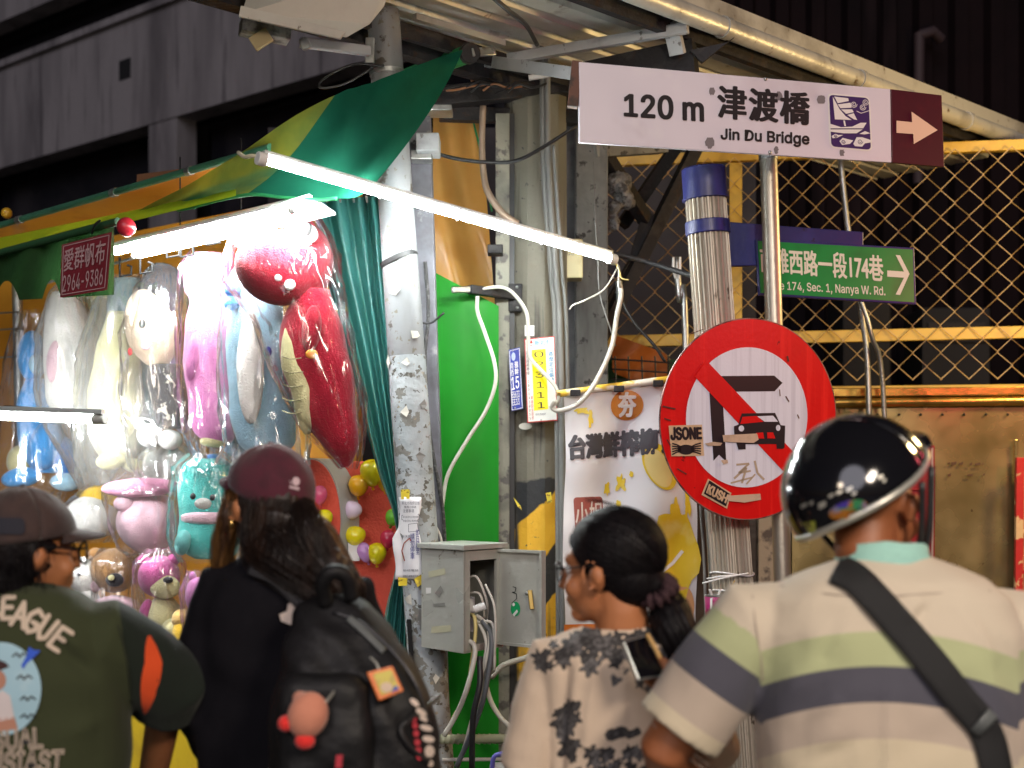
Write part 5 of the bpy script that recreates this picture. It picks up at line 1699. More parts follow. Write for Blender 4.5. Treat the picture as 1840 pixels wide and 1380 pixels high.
toy('plush_bear', 'magenta plush bear with pale muzzle near the counter', 290, 1060, 1.06, [
    ('head', 'e', mag_p, [(286, 1036, 38, 38, 0)]), ('ear', 'e', mag_p, [(258, 1008, 11, 11, 0), (312, 1006, 11, 11, 0)]),
    ('muzzle', 'e', cream_p, [(296, 1054, 27, 22, -0.055, 0, 14)]), ('nose', 'e', dark_p, [(302, 1042, 9, 6, -0.085, 0, 6)]),
    ('body', 'e', cream_p, [(294, 1106, 32, 36, 0)]), ('arm', 'e', mag_p, [(262, 1100, 12, 24, -0.03, 14)]), ('foot', 'e', cream_p, [(312, 1130, 22, 20, -0.06)])],
    [(985, 268, 312), (1010, 246, 326), (1060, 244, 330), (1120, 250, 338), (1160, 262, 332)], None, 'plush toys on the counter')
toy('plush_bunny', 'mauve plush half hidden by the black sweater', 358, 1080, 1.05, [
    ('head', 'e', mauve_p, [(356, 1070, 24, 34, 0)]), ('ear', 'e', mauve_p, [(346, 1036, 7, 10, 0)]), ('body', 'e', mauve_p, [(362, 1118, 22, 30, 0.0)])], [(1025, 340, 372), (1060, 328, 384), (1120, 332, 388), (1150, 340, 384)], None, 'plush toys on the counter')
toy('plush_duck', 'yellow tan plush low between the two dark sleeves', 330, 1150, 1.05, [
    ('body', 'e', yel_p, [(334, 1150, 24, 44, 0, -10)]), ('head', 'e', plush((0.7, 0.45, 0.15), 'honey'), [(326, 1112, 18, 18, 0)])], None, None, 'plush toys on the counter')

# ---- teal curtain
cu = thing('teal_curtain', 'teal vinyl curtain gathered against the steel post', 'curtain', P(700, 1180, 4.66))
teal_c = cloth('teal vinyl', (0.06, 0.27, 0.25), 0.25, [((0.045, 0.20, 0.19), 3, 0.45, 0.7)], 0.30, 0.12, 14, spec=0.6)
le = spline([(556, 358, 0), (572, 420, 0), (592, 520, 0), (620, 620, 0), (650, 740, 0), (680, 850, 0), (708, 930, 0), (712, 1010, 0), (694, 1090, 0), (680, 1180, 0), (672, 1290, 0)], 5)
re = spline([(694, 352, 0), (700, 420, 0), (706, 520, 0), (714, 620, 0), (722, 740, 0), (726, 850, 0), (728, 930, 0), (732, 1010, 0), (738, 1090, 0), (740, 1180, 0), (742, 1290, 0)], 5)
rows = []
for j in range(len(le)):
    v = j / (len(le) - 1)
    row = []
    for i in range(85):
        u = i / 84
        px = le[j].x * (1 - u) + re[j].x * u
        py = le[j].y * (1 - u) + re[j].y * u
        ph = u * 30 + 1.5 * math.sin(u * 7 + v * 1.7) + 0.9 * nzv((u * 4, v * 2, 0))
        amp = 0.026 * (0.5 + 0.5 * abs(math.sin(u * 5 + 1)))
        row.append(P(px, py, 4.66 + 0.04 * u + amp * math.sin(ph) + 0.008 * nzv((u * 12, v * 9, 3))))
    rows.append(row)
MB().grid(rows).build('cloth', teal_c, cu, smooth=180)
for k in range(6):
    px = 562 + k * 24
    MB().tube([P(px, 352, 4.66), P(px + 2, 364, 4.66)], 0.004, 6).build('curtain_ring', galv, cu)
MB().tube([P(540, 352, 4.68), P(720, 330, 4.70)], 0.008, 8).build('curtain_rod', galv, cu, smooth=60)

# ---- green and orange tarpaulins behind the post
gt = thing('green_tarpaulin', 'bright green tarpaulin hanging beside the concrete pole', 'tarpaulin', P(835, 1380, 5.0))
gmat = cloth('bright green vinyl', (0.008, 0.25, 0.012), 0.12, [((0.006, 0.18, 0.009), 2.2, 0.45, 0.7)], 0.5, 0.1, 9, spec=0.3)
rows = []
for j in range(40):
    v = j / 39
    rows.append([P(771 + 34 * v + (896 - 771 - 34 * v) * i / 20, (484 + 66 * i / 20) * (1 - v) + 1700 * v, 5.02 + 0.005 * math.sin(i * 0.42 + v * 2.2 + 1) + 0.010 * nzv((i * 0.13, v * 4, 1)) + 0.03 * (i / 20) * v) for i in range(21)])
MB().grid(rows).build('sheet', gmat, gt, smooth=180)
for px, py in ((777, 540), (781, 838), (779, 492)):
    MB().tube([P(px, py, 5.0), P(px, py, 4.985)], 0.007, 10).build('grommet', galv, gt, smooth=60)
ot = thing('orange_tarpaulin', 'orange tarpaulin hanging behind the tube lamp beside the concrete pole', 'tarpaulin', P(835, 530, 5.3))
rows = []
for j in range(30):
    v = j / 29
    rows.append([P(778 + (862 + 30 * v - 778) * i / 24, 200 + 380 * v, 5.3 + 0.03 * math.sin(i * 0.24 - v * 4.5) + 0.02 * nzv((i * 0.16 - v * 1.6, v * 1.2, 2))) for i in range(25)])
MB().grid(rows).build('sheet', cloth('peach tarpaulin', (0.78, 0.42, 0.11), 0.4, [((0.70, 0.30, 0.05), 3, 0.45, 0.7)], 0.28, 0.2, 9, bst=(1, 1, 0.3)), ot, smooth=180)
MB().tube([P(846, 200, 5.26), P(868, 290, 5.26), P(884, 380, 5.27)], 0.004, 6).build('green_hem', cloth('green hem', (0, 0, 0)), ot)

# ---- balloon boards
foam = mat('glittering red foam', (0.75, 0.10, 0.055), 0.75, 0, [((0.6, 0.07, 0.04), 5, 0.45, 0.7), ((0.85, 0.42, 0.06), 75, 0.69, 0.71)], 0.5, 110)
sidem = mat('grey board edge', (0.42, 0.42, 0.41), 0.5)
bb = thing('balloon_board', 'red glitter foam board with balloons behind the maroon cap', 'board', P(670, 1150, 4.98))
poly = [P(x_, y_, 4.96) for x_, y_ in ((606, 838), (640, 828), (690, 832), (736, 842), (736, 1330), (630, 1330), (636, 1150), (632, 1010), (626, 930), (600, 860))]
MB().prism(poly, V(0, 0.06, 0)).build('panel', foam, bb, bevel=0.01)
bb2 = thing('balloon_board', 'rounded red foam board with a thick grey edge right of the maroon cap', 'board', P(580, 1150, 4.86))
el = ellipse(560, 935, 54, 112, 48)
MB().prism([P(x_, y_, 4.85) for x_, y_ in el], V(0.05, 0.10, 0)).build('edge', sidem, bb2)
MB().prism([P(x_, y_, 4.845) for x_, y_ in ellipse(560, 935, 52, 109, 48)], V(0, -0.012, 0)).build('panel', foam, bb2, bevel=0.003)
MB().box(P(636, 990, 4.9), (0.04, 0.02, 0.07)).build('white_block', white_plastic, bb2, bevel=0.003)
BC = {'yellow': (0.85, 0.74, 0.01), 'amber': (0.85, 0.45, 0.01), 'lilac': (0.75, 0.62, 0.80), 'violet': (0.55, 0.28, 0.62), 'pink': (0.75, 0.10, 0.22), 'red': (0.62, 0.03, 0.08), 'lime': (0.20, 0.72, 0.05)}
BL = [('yellow', 668, 850, 21, 25, 'big yellow balloon at the top beside the curtain edge'), ('amber', 644, 873, 18, 20, 'amber half deflated balloon left of the big yellow one'), ('lilac', 633, 917, 17, 17, 'pale lilac balloon over the grey board edge'),
      ('yellow', 583, 931, 15, 16, 'round yellow balloon on the rounded board'), ('pink', 575, 890, 13, 18, 'pink balloon high on the rounded board by the cap'), ('yellow', 638, 963, 19, 18, 'yellow balloon below the pale lilac one'),
      ('violet', 655, 993, 13, 19, 'violet balloon between two yellow balloons'), ('yellow', 677, 995, 17, 20, 'yellow balloon right of the violet one'), ('red', 697, 969, 14, 17, 'red balloon tucked at the curtain below the lime one'),
      ('lime', 706, 930, 14, 16, 'lime green balloon at the curtain edge'), ('red', 661, 1098, 17, 19, 'lowest red balloon above the black backpack'), ('amber', 688, 868, 10, 16, 'small amber balloon behind the curtain edge')]
for c, px, py, rx, ry, lab in BL:
    Y0 = 4.90 if px > 610 else 4.79
    bo = thing('balloon', lab, 'balloon', P(px, py + ry, Y0), 'balloons on the boards')
    bm_ = mat('balloon ' + c, BC[c], 0.22, 0, (), coat=0.4)
    a = rnd.uniform(-30, 30)
    M_ = Matrix.Rotation(math.radians(a), 3, 'Y')
    mb = MB().ell((0, 0, 0), (rx / F * Y0, rx / F * Y0, ry / F * Y0), None, 22, 14)
    mb.v = [M_ @ V(v.x * (1 + 0.18 * v.z * F / Y0 / ry), v.y, v.z) + P(px, py, Y0) for v in mb.v]
    mb.build('skin', bm_, bo, smooth=180)
    MB().tube([P(px, py, Y0) + M_ @ V(0, 0, -ry / F * Y0 * 0.97), P(px, py, Y0) + M_ @ V(0, 0.02, -ry / F * Y0 * 1.14)], [0.003, 0.006], 8).build('knot', bm_, bo, smooth=60)

# ---- electrical box
eb = thing('electric_box', 'open grey metal electrical box with wires on the steel post', 'electrical box', P(840, 1178, 4.3))
boxm = mat('box steel', (0.50, 0.51, 0.46), 0.36, 0.25, [((0.40, 0.40, 0.35), 4, 0.45, 0.7), ((0.60, 0.60, 0.55), 9, 0.58, 0.7), ((0.16, 0.13, 0.09), 30, 0.67, 0.71)], 0.08, 40, rv=0.1)
Z1, Z0 = 1.437, 1.128


def xy(px, Y, z):
    return V((px - 920) / F * Y, Y, z)


A_, B_, C_ = xy(757, 4.40, 0), xy(833, 4.22, 0), xy(905, 4.42, 0)
D_ = A_ + C_ - B_
n1 = (B_ - A_).normalized()
n2 = (C_ - B_).normalized()


def slab(a, b_, z0, z1, th):
    return MB().hexa([a + V(0, 0, z0), b_ + V(0, 0, z0), b_ + th + V(0, 0, z0), a + th + V(0, 0, z0), a + V(0, 0, z1), b_ + V(0, 0, z1), b_ + th + V(0, 0, z1), a + th + V(0, 0, z1)])


slab(A_, B_, Z0, Z1, n2 * 0.006).build('side_panel', boxm, eb, bevel=0.0015)
slab(D_, C_, Z0, Z1, n2 * -0.006).build('side_panel', boxm, eb, bevel=0.0015)
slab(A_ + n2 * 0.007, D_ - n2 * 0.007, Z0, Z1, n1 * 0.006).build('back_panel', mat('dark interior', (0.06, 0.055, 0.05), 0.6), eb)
MB().prism([A_ + n2 * 0.007 + V(0, 0, Z0), B_ + n2 * 0.007 + V(0, 0, Z0), C_ - n2 * 0.007 + V(0, 0, Z0), D_ - n2 * 0.007 + V(0, 0, Z0)], V(0, 0, 0.006)).build('floor_panel', boxm, eb)
ov = 0.012
MB().prism([A_ - n1 * ov - n2 * ov + V(0, 0, Z1 + 0.001), B_ + n1 * ov - n2 * ov + V(0, 0, Z1 + 0.001), C_ + n1 * ov + n2 * ov + V(0, 0, Z1 + 0.001), D_ - n1 * ov + n2 * ov + V(0, 0, Z1 + 0.001)], V(0, 0, 0.016)).build('roof_panel', boxm, eb, bevel=0.002)
wB = (C_ - B_).length
e0, e1 = B_ + n2 * 0.008, C_ - n2 * 0.008
slab(e0, e0 + n2 * 0.028, Z0 + 0.002, Z1 - 0.002, n1 * -0.006).build('front_stile', boxm, eb)
slab(e1 - n2 * 0.02, e1, Z0 + 0.002, Z1 - 0.002, n1 * -0.006).build('front_stile', boxm, eb)
slab(e0 + n2 * 0.0285, e1 - n2 * 0.0205, Z1 - 0.032, Z1 - 0.002, n1 * -0.006).build('front_rail', boxm, eb)
slab(e0 + n2 * 0.0285, e1 - n2 * 0.0205, Z0 + 0.002, Z0 + 0.022, n1 * -0.006).build('front_rail', boxm, eb)
# door
d0, d1 = xy(893, 4.40, 0), xy(978, 4.27, 0)
dn_ = V(-(d1 - d0).y, (d1 - d0).x, 0).normalized()
if dn_.y > 0:
    dn_ = -dn_
door = slab(d0, d1, Z0 + 0.01, Z1 - 0.002, -dn_ * 0.008).build('door', boxm, eb, bevel=0.0015)
for a, b_, z0, z1 in ((d0, d0 + (d1 - d0) * 0.05, Z0 + 0.01, Z1 - 0.002), (d1 - (d1 - d0) * 0.05, d1, Z0 + 0.01, Z1 - 0.002), (d0 + (d1 - d0) * 0.051, d1 - (d1 - d0) * 0.051, Z0 + 0.01, Z0 + 0.018), (d0 + (d1 - d0) * 0.051, d1 - (d1 - d0) * 0.051, Z1 - 0.01, Z1 - 0.002)):
    slab(a + dn_ * 0.0005, b_ + dn_ * 0.0005, z0, z1, dn_ * 0.012).build('door_lip', boxm, door)
dpl2 = Pl(d0 + V(0, 0, 1.3), d1 + V(0, 0, 1.3), d0 + V(0, 0, 1.2))
MB().bar(dpl2(955, 1060, 0.008), dpl2(959, 1095, 0.008), 0.014, 0.014).build('latch', mat('brass', (0, 0, 0)), door, bevel=0.002)
MB().ell(dpl2(952, 1066, 0.012), 0.007, nu=10, nv=8).build('latch_knob', galv, door, smooth=180)
decal('round_sticker', [ellipse(927, 1094, 8.5, 13, 24)], dpl2, mat('green sticker', (0.01, 0.36, 0.12), 0.4), door, 0.002)
decal('sticker_print', [[(922, 1104), (930, 1095), (932, 1099), (925, 1108)]] + [ellipse(924, 1086, 2.4, 3.2, 12)], dpl2, whitep, door, 0.003)
decal('scribble', stroke([(922, 1054), (928, 1056), (926, 1064), (921, 1064), (929, 1067), (929, 1076), (920, 1084)], 1.2), dpl2, blackp, door, 0.002)
for z_ in (Z0 + 0.05, Z1 - 0.06):
    MB().tube([d0 + V(0, -0.004, z_), d0 + V(0, -0.004, z_ + 0.03)], 0.005, 8).build('hinge', galv, eb, smooth=60)
spn = Pl(A_ + V(0, 0, 1.2), B_ + V(0, 0, 1.2), A_ + V(0, 0, 1.3))
for q_ in ([(770, 1027), (800, 1021), (801, 1032), (771, 1038)], [(776, 1126), (811, 1123), (811, 1135), (775, 1138)]):
    decal('tape_mark', [q_], spn, mat('tape residue', (0.48, 0.47, 0.32), 0.5), eb, 0.0012)
decal('label_scrap', [[(766, 1056), (775, 1056), (775, 1066), (766, 1067)]], spn, whitep, eb, 0.0012)
decal('scuff', [[(782, 1066), (792, 1052), (797, 1060), (790, 1074)], [(778, 1085), (800, 1083), (800, 1089), (779, 1090)]], spn, mat('grey scuff', (0.2, 0.2, 0.18), 0.6), eb, 0.0012)
# breaker and wires inside
ins = (A_ + B_ + C_ + D_) / 4
for z_, s_ in ((1.265, 0.05), (1.205, 0.045)):
    MB().box(V(B_.x, B_.y, z_) - n1 * 0.075 + n2 * 0.08, (0.07, 0.05, s_)).build('breaker', white_plastic, eb, bevel=0.003)
MB().tube([P(852, 1095, 4.24), P(872, 1088, 4.24)], 0.012, 12).build('connector', white_plastic, eb, smooth=60)
WIRES = [
    ([(838, 1040), (855, 1036), (868, 1060), (876, 1090), (872, 1125)], 0.004, white_pvc), ([(842, 1066), (860, 1066), (868, 1085), (870, 1110)], 0.004, white_pvc),
    ([(840, 1103), (852, 1108), (854, 1140), (846, 1200), (840, 1240), (815, 1290), (800, 1318)], 0.006, yellow_pvc), ([(848, 1105), (866, 1130), (874, 1160), (868, 1200), (856, 1260), (838, 1330), (822, 1380)], 0.006, white_pvc),
    ([(856, 1105), (872, 1120), (880, 1150), (872, 1195), (870, 1230), (858, 1270)], 0.006, white_pvc), ([(858, 1118), (884, 1120), (888, 1160), (888, 1200), (882, 1210)], 0.005, white_pvc),
    ([(866, 1115), (882, 1140), (882, 1180), (870, 1250), (850, 1310), (820, 1378)], 0.008, mat('slate cable', (0.12, 0.13, 0.14), 0.5)), ([(840, 1150), (852, 1160), (852, 1185), (838, 1240), (822, 1280), (798, 1322)], 0.008, white_pvc),
    ([(872, 1050), (888, 1090), (890, 1150), (886, 1200)], 0.004, white_pvc), ([(862, 1180), (862, 1230), (850, 1290), (848, 1380)], 0.010, black_pvc)]
LW = ('thin white wire looping at the top of the electrical box', 'short white wire in the middle of the electrical box', 'yellow wire leaving the electrical box to the lower left', 'long white wire falling past the rope wrapped bar', 'white wire bundled beside the long white one', 'white wire curling at the right of the open box', 'dark slate cable sweeping down from the electrical box', 'thick white cable leaving the box at its lower left corner', 'thin white wire along the right edge of the box opening', 'thick black cable hanging straight below the electrical box')
for k, (pts, r_, m_) in enumerate(WIRES):
    p3 = []
    for i, (x_, y_) in enumerate(pts):
        p3.append(P(x_, y_, 4.30 - 0.03 * math.sin(math.pi * i / (len(pts) - 1)) - 0.006 * k + (0.04 if i > 3 else 0)))
    cable('cable', p3, r_, m_, None, LW[k], 'cable', 'wires of the electrical box')
# loose cables around the pole
CB = [
    ('white cable hanging in a long curve over the green tarpaulin', [(858, 532), (858, 560), (872, 600), (888, 650), (890, 690), (872, 740), (840, 790), (806, 850), (796, 900), (792, 950), (788, 985)], 4.90, 0.0075, white_pvc),
    ('white cable running from the bracket arm across the yellow number plate', [(845, 524), (880, 517), (905, 517), (925, 530), (946, 562), (949, 600), (952, 640), (975, 668), (996, 692), (1004, 712), (1000, 728)], 4.96, 0.0070, white_pvc),
    ('white cable looping from the banner roll up to the tube lamp', [(998, 720), (992, 732), (1006, 738), (1035, 728), (1058, 705), (1080, 668), (1100, 620), (1108, 570), (1116, 530), (1112, 505)], 4.74, 0.0085, white_pvc),
    ('thin white wire hanging below the tube lamp end', [(1110, 480), (1085, 520), (1050, 540), (1030, 548), (1023, 556)], 4.85, 0.003, white_pvc),
    ('thin grey wire hanging straight down by the plaster column', [(1066, 290), (1070, 400), (1074, 460), (1078, 530), (1100, 600), (1106, 622)], 4.9, 0.0025, grey_pvc),
    ('black cable sagging between the square column and the bridge sign', [(742, 254), (780, 274), (830, 287), (890, 292), (930, 288), (975, 265), (1036, 226)], 4.72, 0.0065, black_pvc),
    ('black cable drooping from the tube lamp towards the round sign', [(1112, 500), (1118, 540), (1140, 580), (1175, 620), (1195, 650)], 4.95, 0.006, black_pvc),
    ('dark rope falling beside the steel post over the tarpaulin edge', [(764, 470), (770, 560), (764, 640), (770, 760), (786, 860), (796, 920), (800, 985)], 4.72, 0.007, mat('dark rope', (0.05, 0.05, 0.05), 0.8, 0, [((0.12, 0.12, 0.12), 60, 0.5, 0.6)])),
    ('pale rope hanging close along the right of the steel post', [(746, 480), (752, 520), (756, 600), (756, 640)], 4.66, 0.006, mat('pale rope', (0.45, 0.43, 0.38), 0.8, 0, [((0.25, 0.24, 0.2), 70, 0.5, 0.6)], 0.5, 120)),
    ('short black cable tie sticking out over the green tarpaulin', [(756, 580), (775, 580), (798, 562)], 4.66, 0.004, black_pvc),
    ('bent orange grey conduit between orange tarpaulin and concrete pole', [(868, 190), (866, 260), (870, 320), (880, 352), (905, 385), (930, 402)], 5.0, 0.013, mat('rusty conduit', (0.30, 0.22, 0.16), 0.5, 0.3)),
    ('black cable loop above the awning near the lamp plate', [(690, 118), (640, 115), (600, 130), (575, 148), (580, 158), (620, 150), (670, 122)], 4.42, 0.004, black_pvc),
    ('thin pale wire across the middle of the striped pole', [(882, 1218), (905, 1195), (950, 1180), (985, 1160)], 4.8, 0.010, white_pvc),
    ('pale wire leaving the box down to the right over hazard stripes', [(870, 1218), (882, 1260), (900, 1290), (922, 1310)], 4.75, 0.009, white_pvc),
    ('thin white wire slanting over the green tarpaulin beside the post', [(770, 895), (776, 930), (790, 960), (796, 985)], 4.6, 0.004, white_pvc)]
for lab, pts, Y0, r_, m_ in CB:
    cable('cable', [P(x_, y_, Y0 + 0.015 * math.sin(i * 1.3)) for i, (x_, y_) in enumerate(pts)], r_, m_, None, lab, 'cable')
MB().tube(spline([P(1113, 505, 4.74), P(1113, 530, 4.74), P(1115, 545, 4.74)], 3), 0.012, 8).build('tmp', black_pvc, None, smooth=60)
o = bpy.data.objects['tmp']
o.name = 'taped_joint'
tag(o, 'black taped cable joint below the tube lamp end', 'cable joint')
# rope wrapped bar
rw = thing('wrapped_bar', 'horizontal bar wrapped in pale green tape below the electrical box', 'bar', P(850, 1335, 4.4))
MB().tube([P(790, 1328, 4.40), P(915, 1327, 4.44), P(1010, 1326, 4.5)], 0.014, 14).build('bar', mat('tape green', (0.33, 0.36, 0.22), 0.6), rw, smooth=60)
for k in range(22):
    c = P(794 + k * 9.5, 1328, 4.40 + k * 0.0045)
    MB().tube([c + V(-0.006, 0, 0.002), c + V(0.008, 0, -0.002)], 0.0155 + 0.001 * (k % 2), 12).build('tape_turn', mat('wrap tape', (0.42, 0.45, 0.30), 0.55, 0, [((0.3, 0.32, 0.2), 20, 0.5, 0.7)]), rw, smooth=60)
tag(MB().tube([P(795, 1365, 4.42), P(1000, 1364, 4.5)], 0.006, 8).build('thin_bar', white_pvc, None, smooth=60, loc=P(850, 1365, 4.42)), 'thin pale bar below the tape wrapped bar', 'bar')
bk = thing('plastic_basket', 'corner of a violet rimmed white plastic basket at the lower edge', 'basket', P(905, 1420, 4.2))
MB().box(P(915, 1410, 4.25), (0.12, 0.10, 0.12)).build('tub', white_plastic, bk, bevel=0.01)
MB().tube(spline([P(884, 1385, 4.18), P(888, 1360, 4.18), P(905, 1354, 4.18), P(925, 1352, 4.18)], 4), 0.007, 8).build('rim', mat('violet plastic', (0.16, 0.15, 0.55), 0.4), bk, smooth=180)

# ---- sheet metal hood and floodlight by the canopy
hd = thing('metal_hood', 'pale bent metal hood plate beside the top of the steel post', 'hood', P(600, 60, 4.2))
hm = mat('hood paint', (0.50, 0.50, 0.48), 0.5, 0, [((0.40, 0.39, 0.38), 4, 0.45, 0.7), ((0.15, 0.13, 0.11), 30, 0.68, 0.72)], 0.08, 30)
MB().prism([P(450, -30, 4.15), P(715, -60, 4.25), P(690, 12, 4.28), P(664, 44, 4.27), P(622, 68, 4.2), P(434, 24, 4.05)], V(0, 0.02, 0.012)).build('plate', hm, hd, bevel=0.003)
MB().prism([P(434, 12, 4.045), P(622, 58, 4.195), P(612, 72, 4.19), P(430, 32, 4.04)], V(0, -0.012, 0)).build('lip', hm, hd, bevel=0.002)
fl = thing('floodlight', 'small grimy floodlight hanging below the metal hood', 'floodlight', P(480, 82, 4.2))
MB().bar(P(432, 46, 4.2), P(520, 64, 4.25), 0.07, 0.045).build('case', mat('grimy case', (0.22, 0.22, 0.21), 0.6, 0, [((0.08, 0.08, 0.08), 30, 0.45, 0.6)], 0.4, 60), fl, bevel=0.004)
MB().bar(P(462, 60, 4.18), P(476, 82, 4.18), 0.018, 0.06).build('yoke', mat('ochre bracket', (0.35, 0.28, 0.15), 0.6), fl, bevel=0.002)
ab = thing('arm_bracket', 'short rusty arm bracket clamped to the top of the steel post', 'bracket', P(665, 95, 4.4))
MB().bar(P(540, 76, 4.3), P(664, 92, 4.42), 0.028, 0.03, (0, 0, 1)).build('arm', greypaint, ab, bevel=0.005)
MB().bar(P(545, 70, 4.295), P(552, 88, 4.30), 0.03, 0.03).build('arm_end', galv, ab, bevel=0.005)
MB().bar(P(665, 68, 4.43), P(664, 114, 4.43), 0.014, 0.03).build('clamp_plate', galv, ab, bevel=0.003)
# dark beams and clutter behind the roller
dbm = thing('dark_beam', 'dark beam with tangled wires above the orange tarpaulin', 'beam', P(900, 185, 5.1))
MB().bar(P(765, 178, 5.05), P(1045, 150, 5.15), 0.07, 0.07, (0, 0, 1)).build('beam', darksteel, dbm, bevel=0.004)
MB().bar(P(790, 205, 5.12), P(1040, 212, 5.2), 0.05, 0.05, (0, 0, 1)).build('lower_beam', darksteel, dbm, bevel=0.004)
rr = random.Random(21)
for k in range(7):
    x_ = 780 + k * 22
    cable('loose_wire', [P(x_, 165 + rr.uniform(-4, 4), 4.95), P(x_ + 20, 158 + rr.uniform(-8, 6), 4.93), P(x_ + 45, 150 + rr.uniform(-6, 8), 4.94), P(x_ + 70, 152 + rr.uniform(-6, 6), 4.96)], 0.004, (black_pvc, mat('copper brown', (0.32, 0.14, 0.06), 0.5), darksteel)[k % 3], dbm)
MB().tube([P(832, 118, 4.95), P(846, 128, 4.97), P(852, 145, 4.98)], 0.012, 8).build('rusty_pipe', MATS['copper brown'], dbm, smooth=60)
MB().tube([P(950, 140, 4.85), P(998, 132, 4.85)], 0.010, 10).build('white_stub', white_plastic, dbm, smooth=60)
# ================================================================= PEOPLE
skin_m = mat('skin', (0.46, 0.18, 0.075), 0.5, 0, [((0.38, 0.135, 0.052), 14, 0.45, 0.7)], 0.06, 300)
skin_d = mat('tanned skin', (0.33, 0.115, 0.045), 0.5, 0, [((0.25, 0.08, 0.03), 14, 0.45, 0.7)], 0.06, 300)
hair_m = mat('black hair', (0.006, 0.005, 0.006), 0.5, 0, [((0.014, 0.010, 0.010), 26, 0.5, 0.7, (1, 1, 0.1))], 0.3, 150, bst=(1, 1, 0.06), spec=0.12)
hair_b = mat('brown hair', (0.014, 0.008, 0.006), 0.42, 0, [((0.035, 0.016, 0.009), 26, 0.5, 0.7, (1, 1, 0.1))], 0.4, 150, bst=(1, 1, 0.06), spec=0.35)
denim = mat('dark trousers', (0.02, 0.022, 0.03), 0.8, 0, [((0.035, 0.037, 0.045), 8, 0.5, 0.7)], 0.3, 200)
shoe_m = mat('dark shoe', (0.02, 0.02, 0.02), 0.6)


class Head:
    """local axes: x right, y forward, z up; metres"""

    def __init__(s, px, py, Y, f, sc=1.0, pitch=0.0, roll=0.0):
        s.c = P(px, py, Y)
        f = Vector((f[0], f[1], 0)).normalized()
        r = Vector((f.y, -f.x, 0))
        m = Matrix((r, f, Vector((0, 0, 1)))).transposed()
        s.m = m @ Matrix.Rotation(math.radians(pitch), 3, 'X') @ Matrix.Rotation(math.radians(roll), 3, 'Y')
        s.s = sc

    def w(s, x, y, z):
        return s.c + s.m @ (Vector((x, y, z)) * s.s)

    def l(s, p):
        return (s.m.transposed() @ (Vector(p) - s.c)) / s.s

    def e(s, mb, c, r, rot=None, nu=22, nv=14):
        R_ = s.m if rot is None else s.m @ rot
        mb.ell(s.w(*c), Vector(r) * s.s, R_, nu, nv)


def head_prims(h, mb, neck_to):
    h.e(mb, (0, -0.012, 0.03), (0.074, 0.092, 0.084))
    h.e(mb, (0, 0.032, -0.028), (0.060, 0.062, 0.080))
    h.e(mb, (0, 0.066, -0.088), (0.026, 0.024, 0.020))
    h.e(mb, (0, 0.070, 0.022), (0.048, 0.024, 0.020))
    h.e(mb, (0, 0.096, -0.018), (0.011, 0.018, 0.026), Matrix.Rotation(math.radians(-18), 3, 'X'))
    h.e(mb, (0, 0.106, -0.032), (0.014, 0.012, 0.009))
    h.e(mb, (0, 0.090, -0.058), (0.022, 0.010, 0.006))
    h.e(mb, (0, 0.088, -0.068), (0.019, 0.010, 0.006))
    for sx in (-1, 1):
        h.e(mb, (0.040 * sx, 0.062, -0.035), (0.022, 0.022, 0.024))
        h.e(mb, (0.074 * sx, -0.002, -0.016), (0.011, 0.016, 0.027), Matrix.Rotation(math.radians(-12), 3, 'X'))
        h.e(mb, (0.083 * sx, -0.008, -0.010), (0.009, 0.014, 0.020), Matrix.Rotation(math.radians(-12), 3, 'X'))
    mb.tube([h.w(0, -0.015, -0.03), h.w(0, -0.022, -0.08), Vector(neck_to)], [0.052 * h.s, 0.050 * h.s, 0.062 * h.s], 18)


def ear_fold(h, mb, sx):
    pts = [h.w((0.089) * sx, 0.004 + 0.017 * math.cos(a), -0.008 + 0.028 * math.sin(a)) for a in [math.radians(-100 + 26 * k) for k in range(10)]]
    mb.tube(pts, 0.0035, 6)


def hand_prims(mb, wrist, d, n, side=1, curl=0.5, sc=1.0):
    """palm, four fingers and a thumb; d along the hand, n out of the back of the hand"""
    d, n = Vector(d).normalized(), Vector(n).normalized()
    n = (n - d * n.dot(d)).normalized()
    s = d.cross(n) * side
    rot = Matrix((s, d, n)).transposed()
    mb.ell(Vector(wrist) + d * 0.045 * sc, Vector((0.040, 0.052, 0.015)) * sc, rot, 16, 10)
    for k, (off, ln) in enumerate(((-0.029, 0.068), (-0.010, 0.078), (0.010, 0.073), (0.028, 0.058))):
        p = Vector(wrist) + (d * 0.080 + s * off) * sc
        pts = [p - d * 0.02 * sc, p]
        a = 0.15
        for j in range(3):
            a += curl * (0.9 if j else 0.6)
            p = p + (d * math.cos(a) - n * math.sin(a)) * ln * sc * (0.42, 0.32, 0.26)[j]
            pts.append(p)
        mb.tube(pts, [r_ * sc for r_ in (0.0095, 0.0095, 0.0088, 0.008, 0.0065)], 8)
    p = Vector(wrist) + (d * 0.022 - s * 0.030) * sc
    mb.tube([p, p + (d * 0.025 - s * 0.022 - n * 0.006) * sc, p + (d * 0.05 - s * 0.026 - n * 0.018) * sc, p + (d * 0.072 - s * 0.018 - n * 0.026) * sc], [0.013 * sc, 0.011 * sc, 0.0095 * sc, 0.007 * sc], 8)


def torso_rows(rows, Y0, mb, n=36, flat=2.4):
    rings = []
    for py, xl, xr, dep, *o in rows:
        dy = o[0] if o else 0.0
        c, hw = P((xl + xr) / 2, py, Y0 + dy), (xr - xl) / 2 / F * Y0
        ring = []
        for k in range(n):
            a = 2 * math.pi * k / n
            ca, sa = math.cos(a), math.sin(a)
            ring.append(c + V(math.copysign(abs(ca) ** (2 / flat), ca) * hw, math.copysign(abs(sa) ** (2 / flat), sa) * dep, 0))
        rings.append(ring)
    mb.loft(rings)


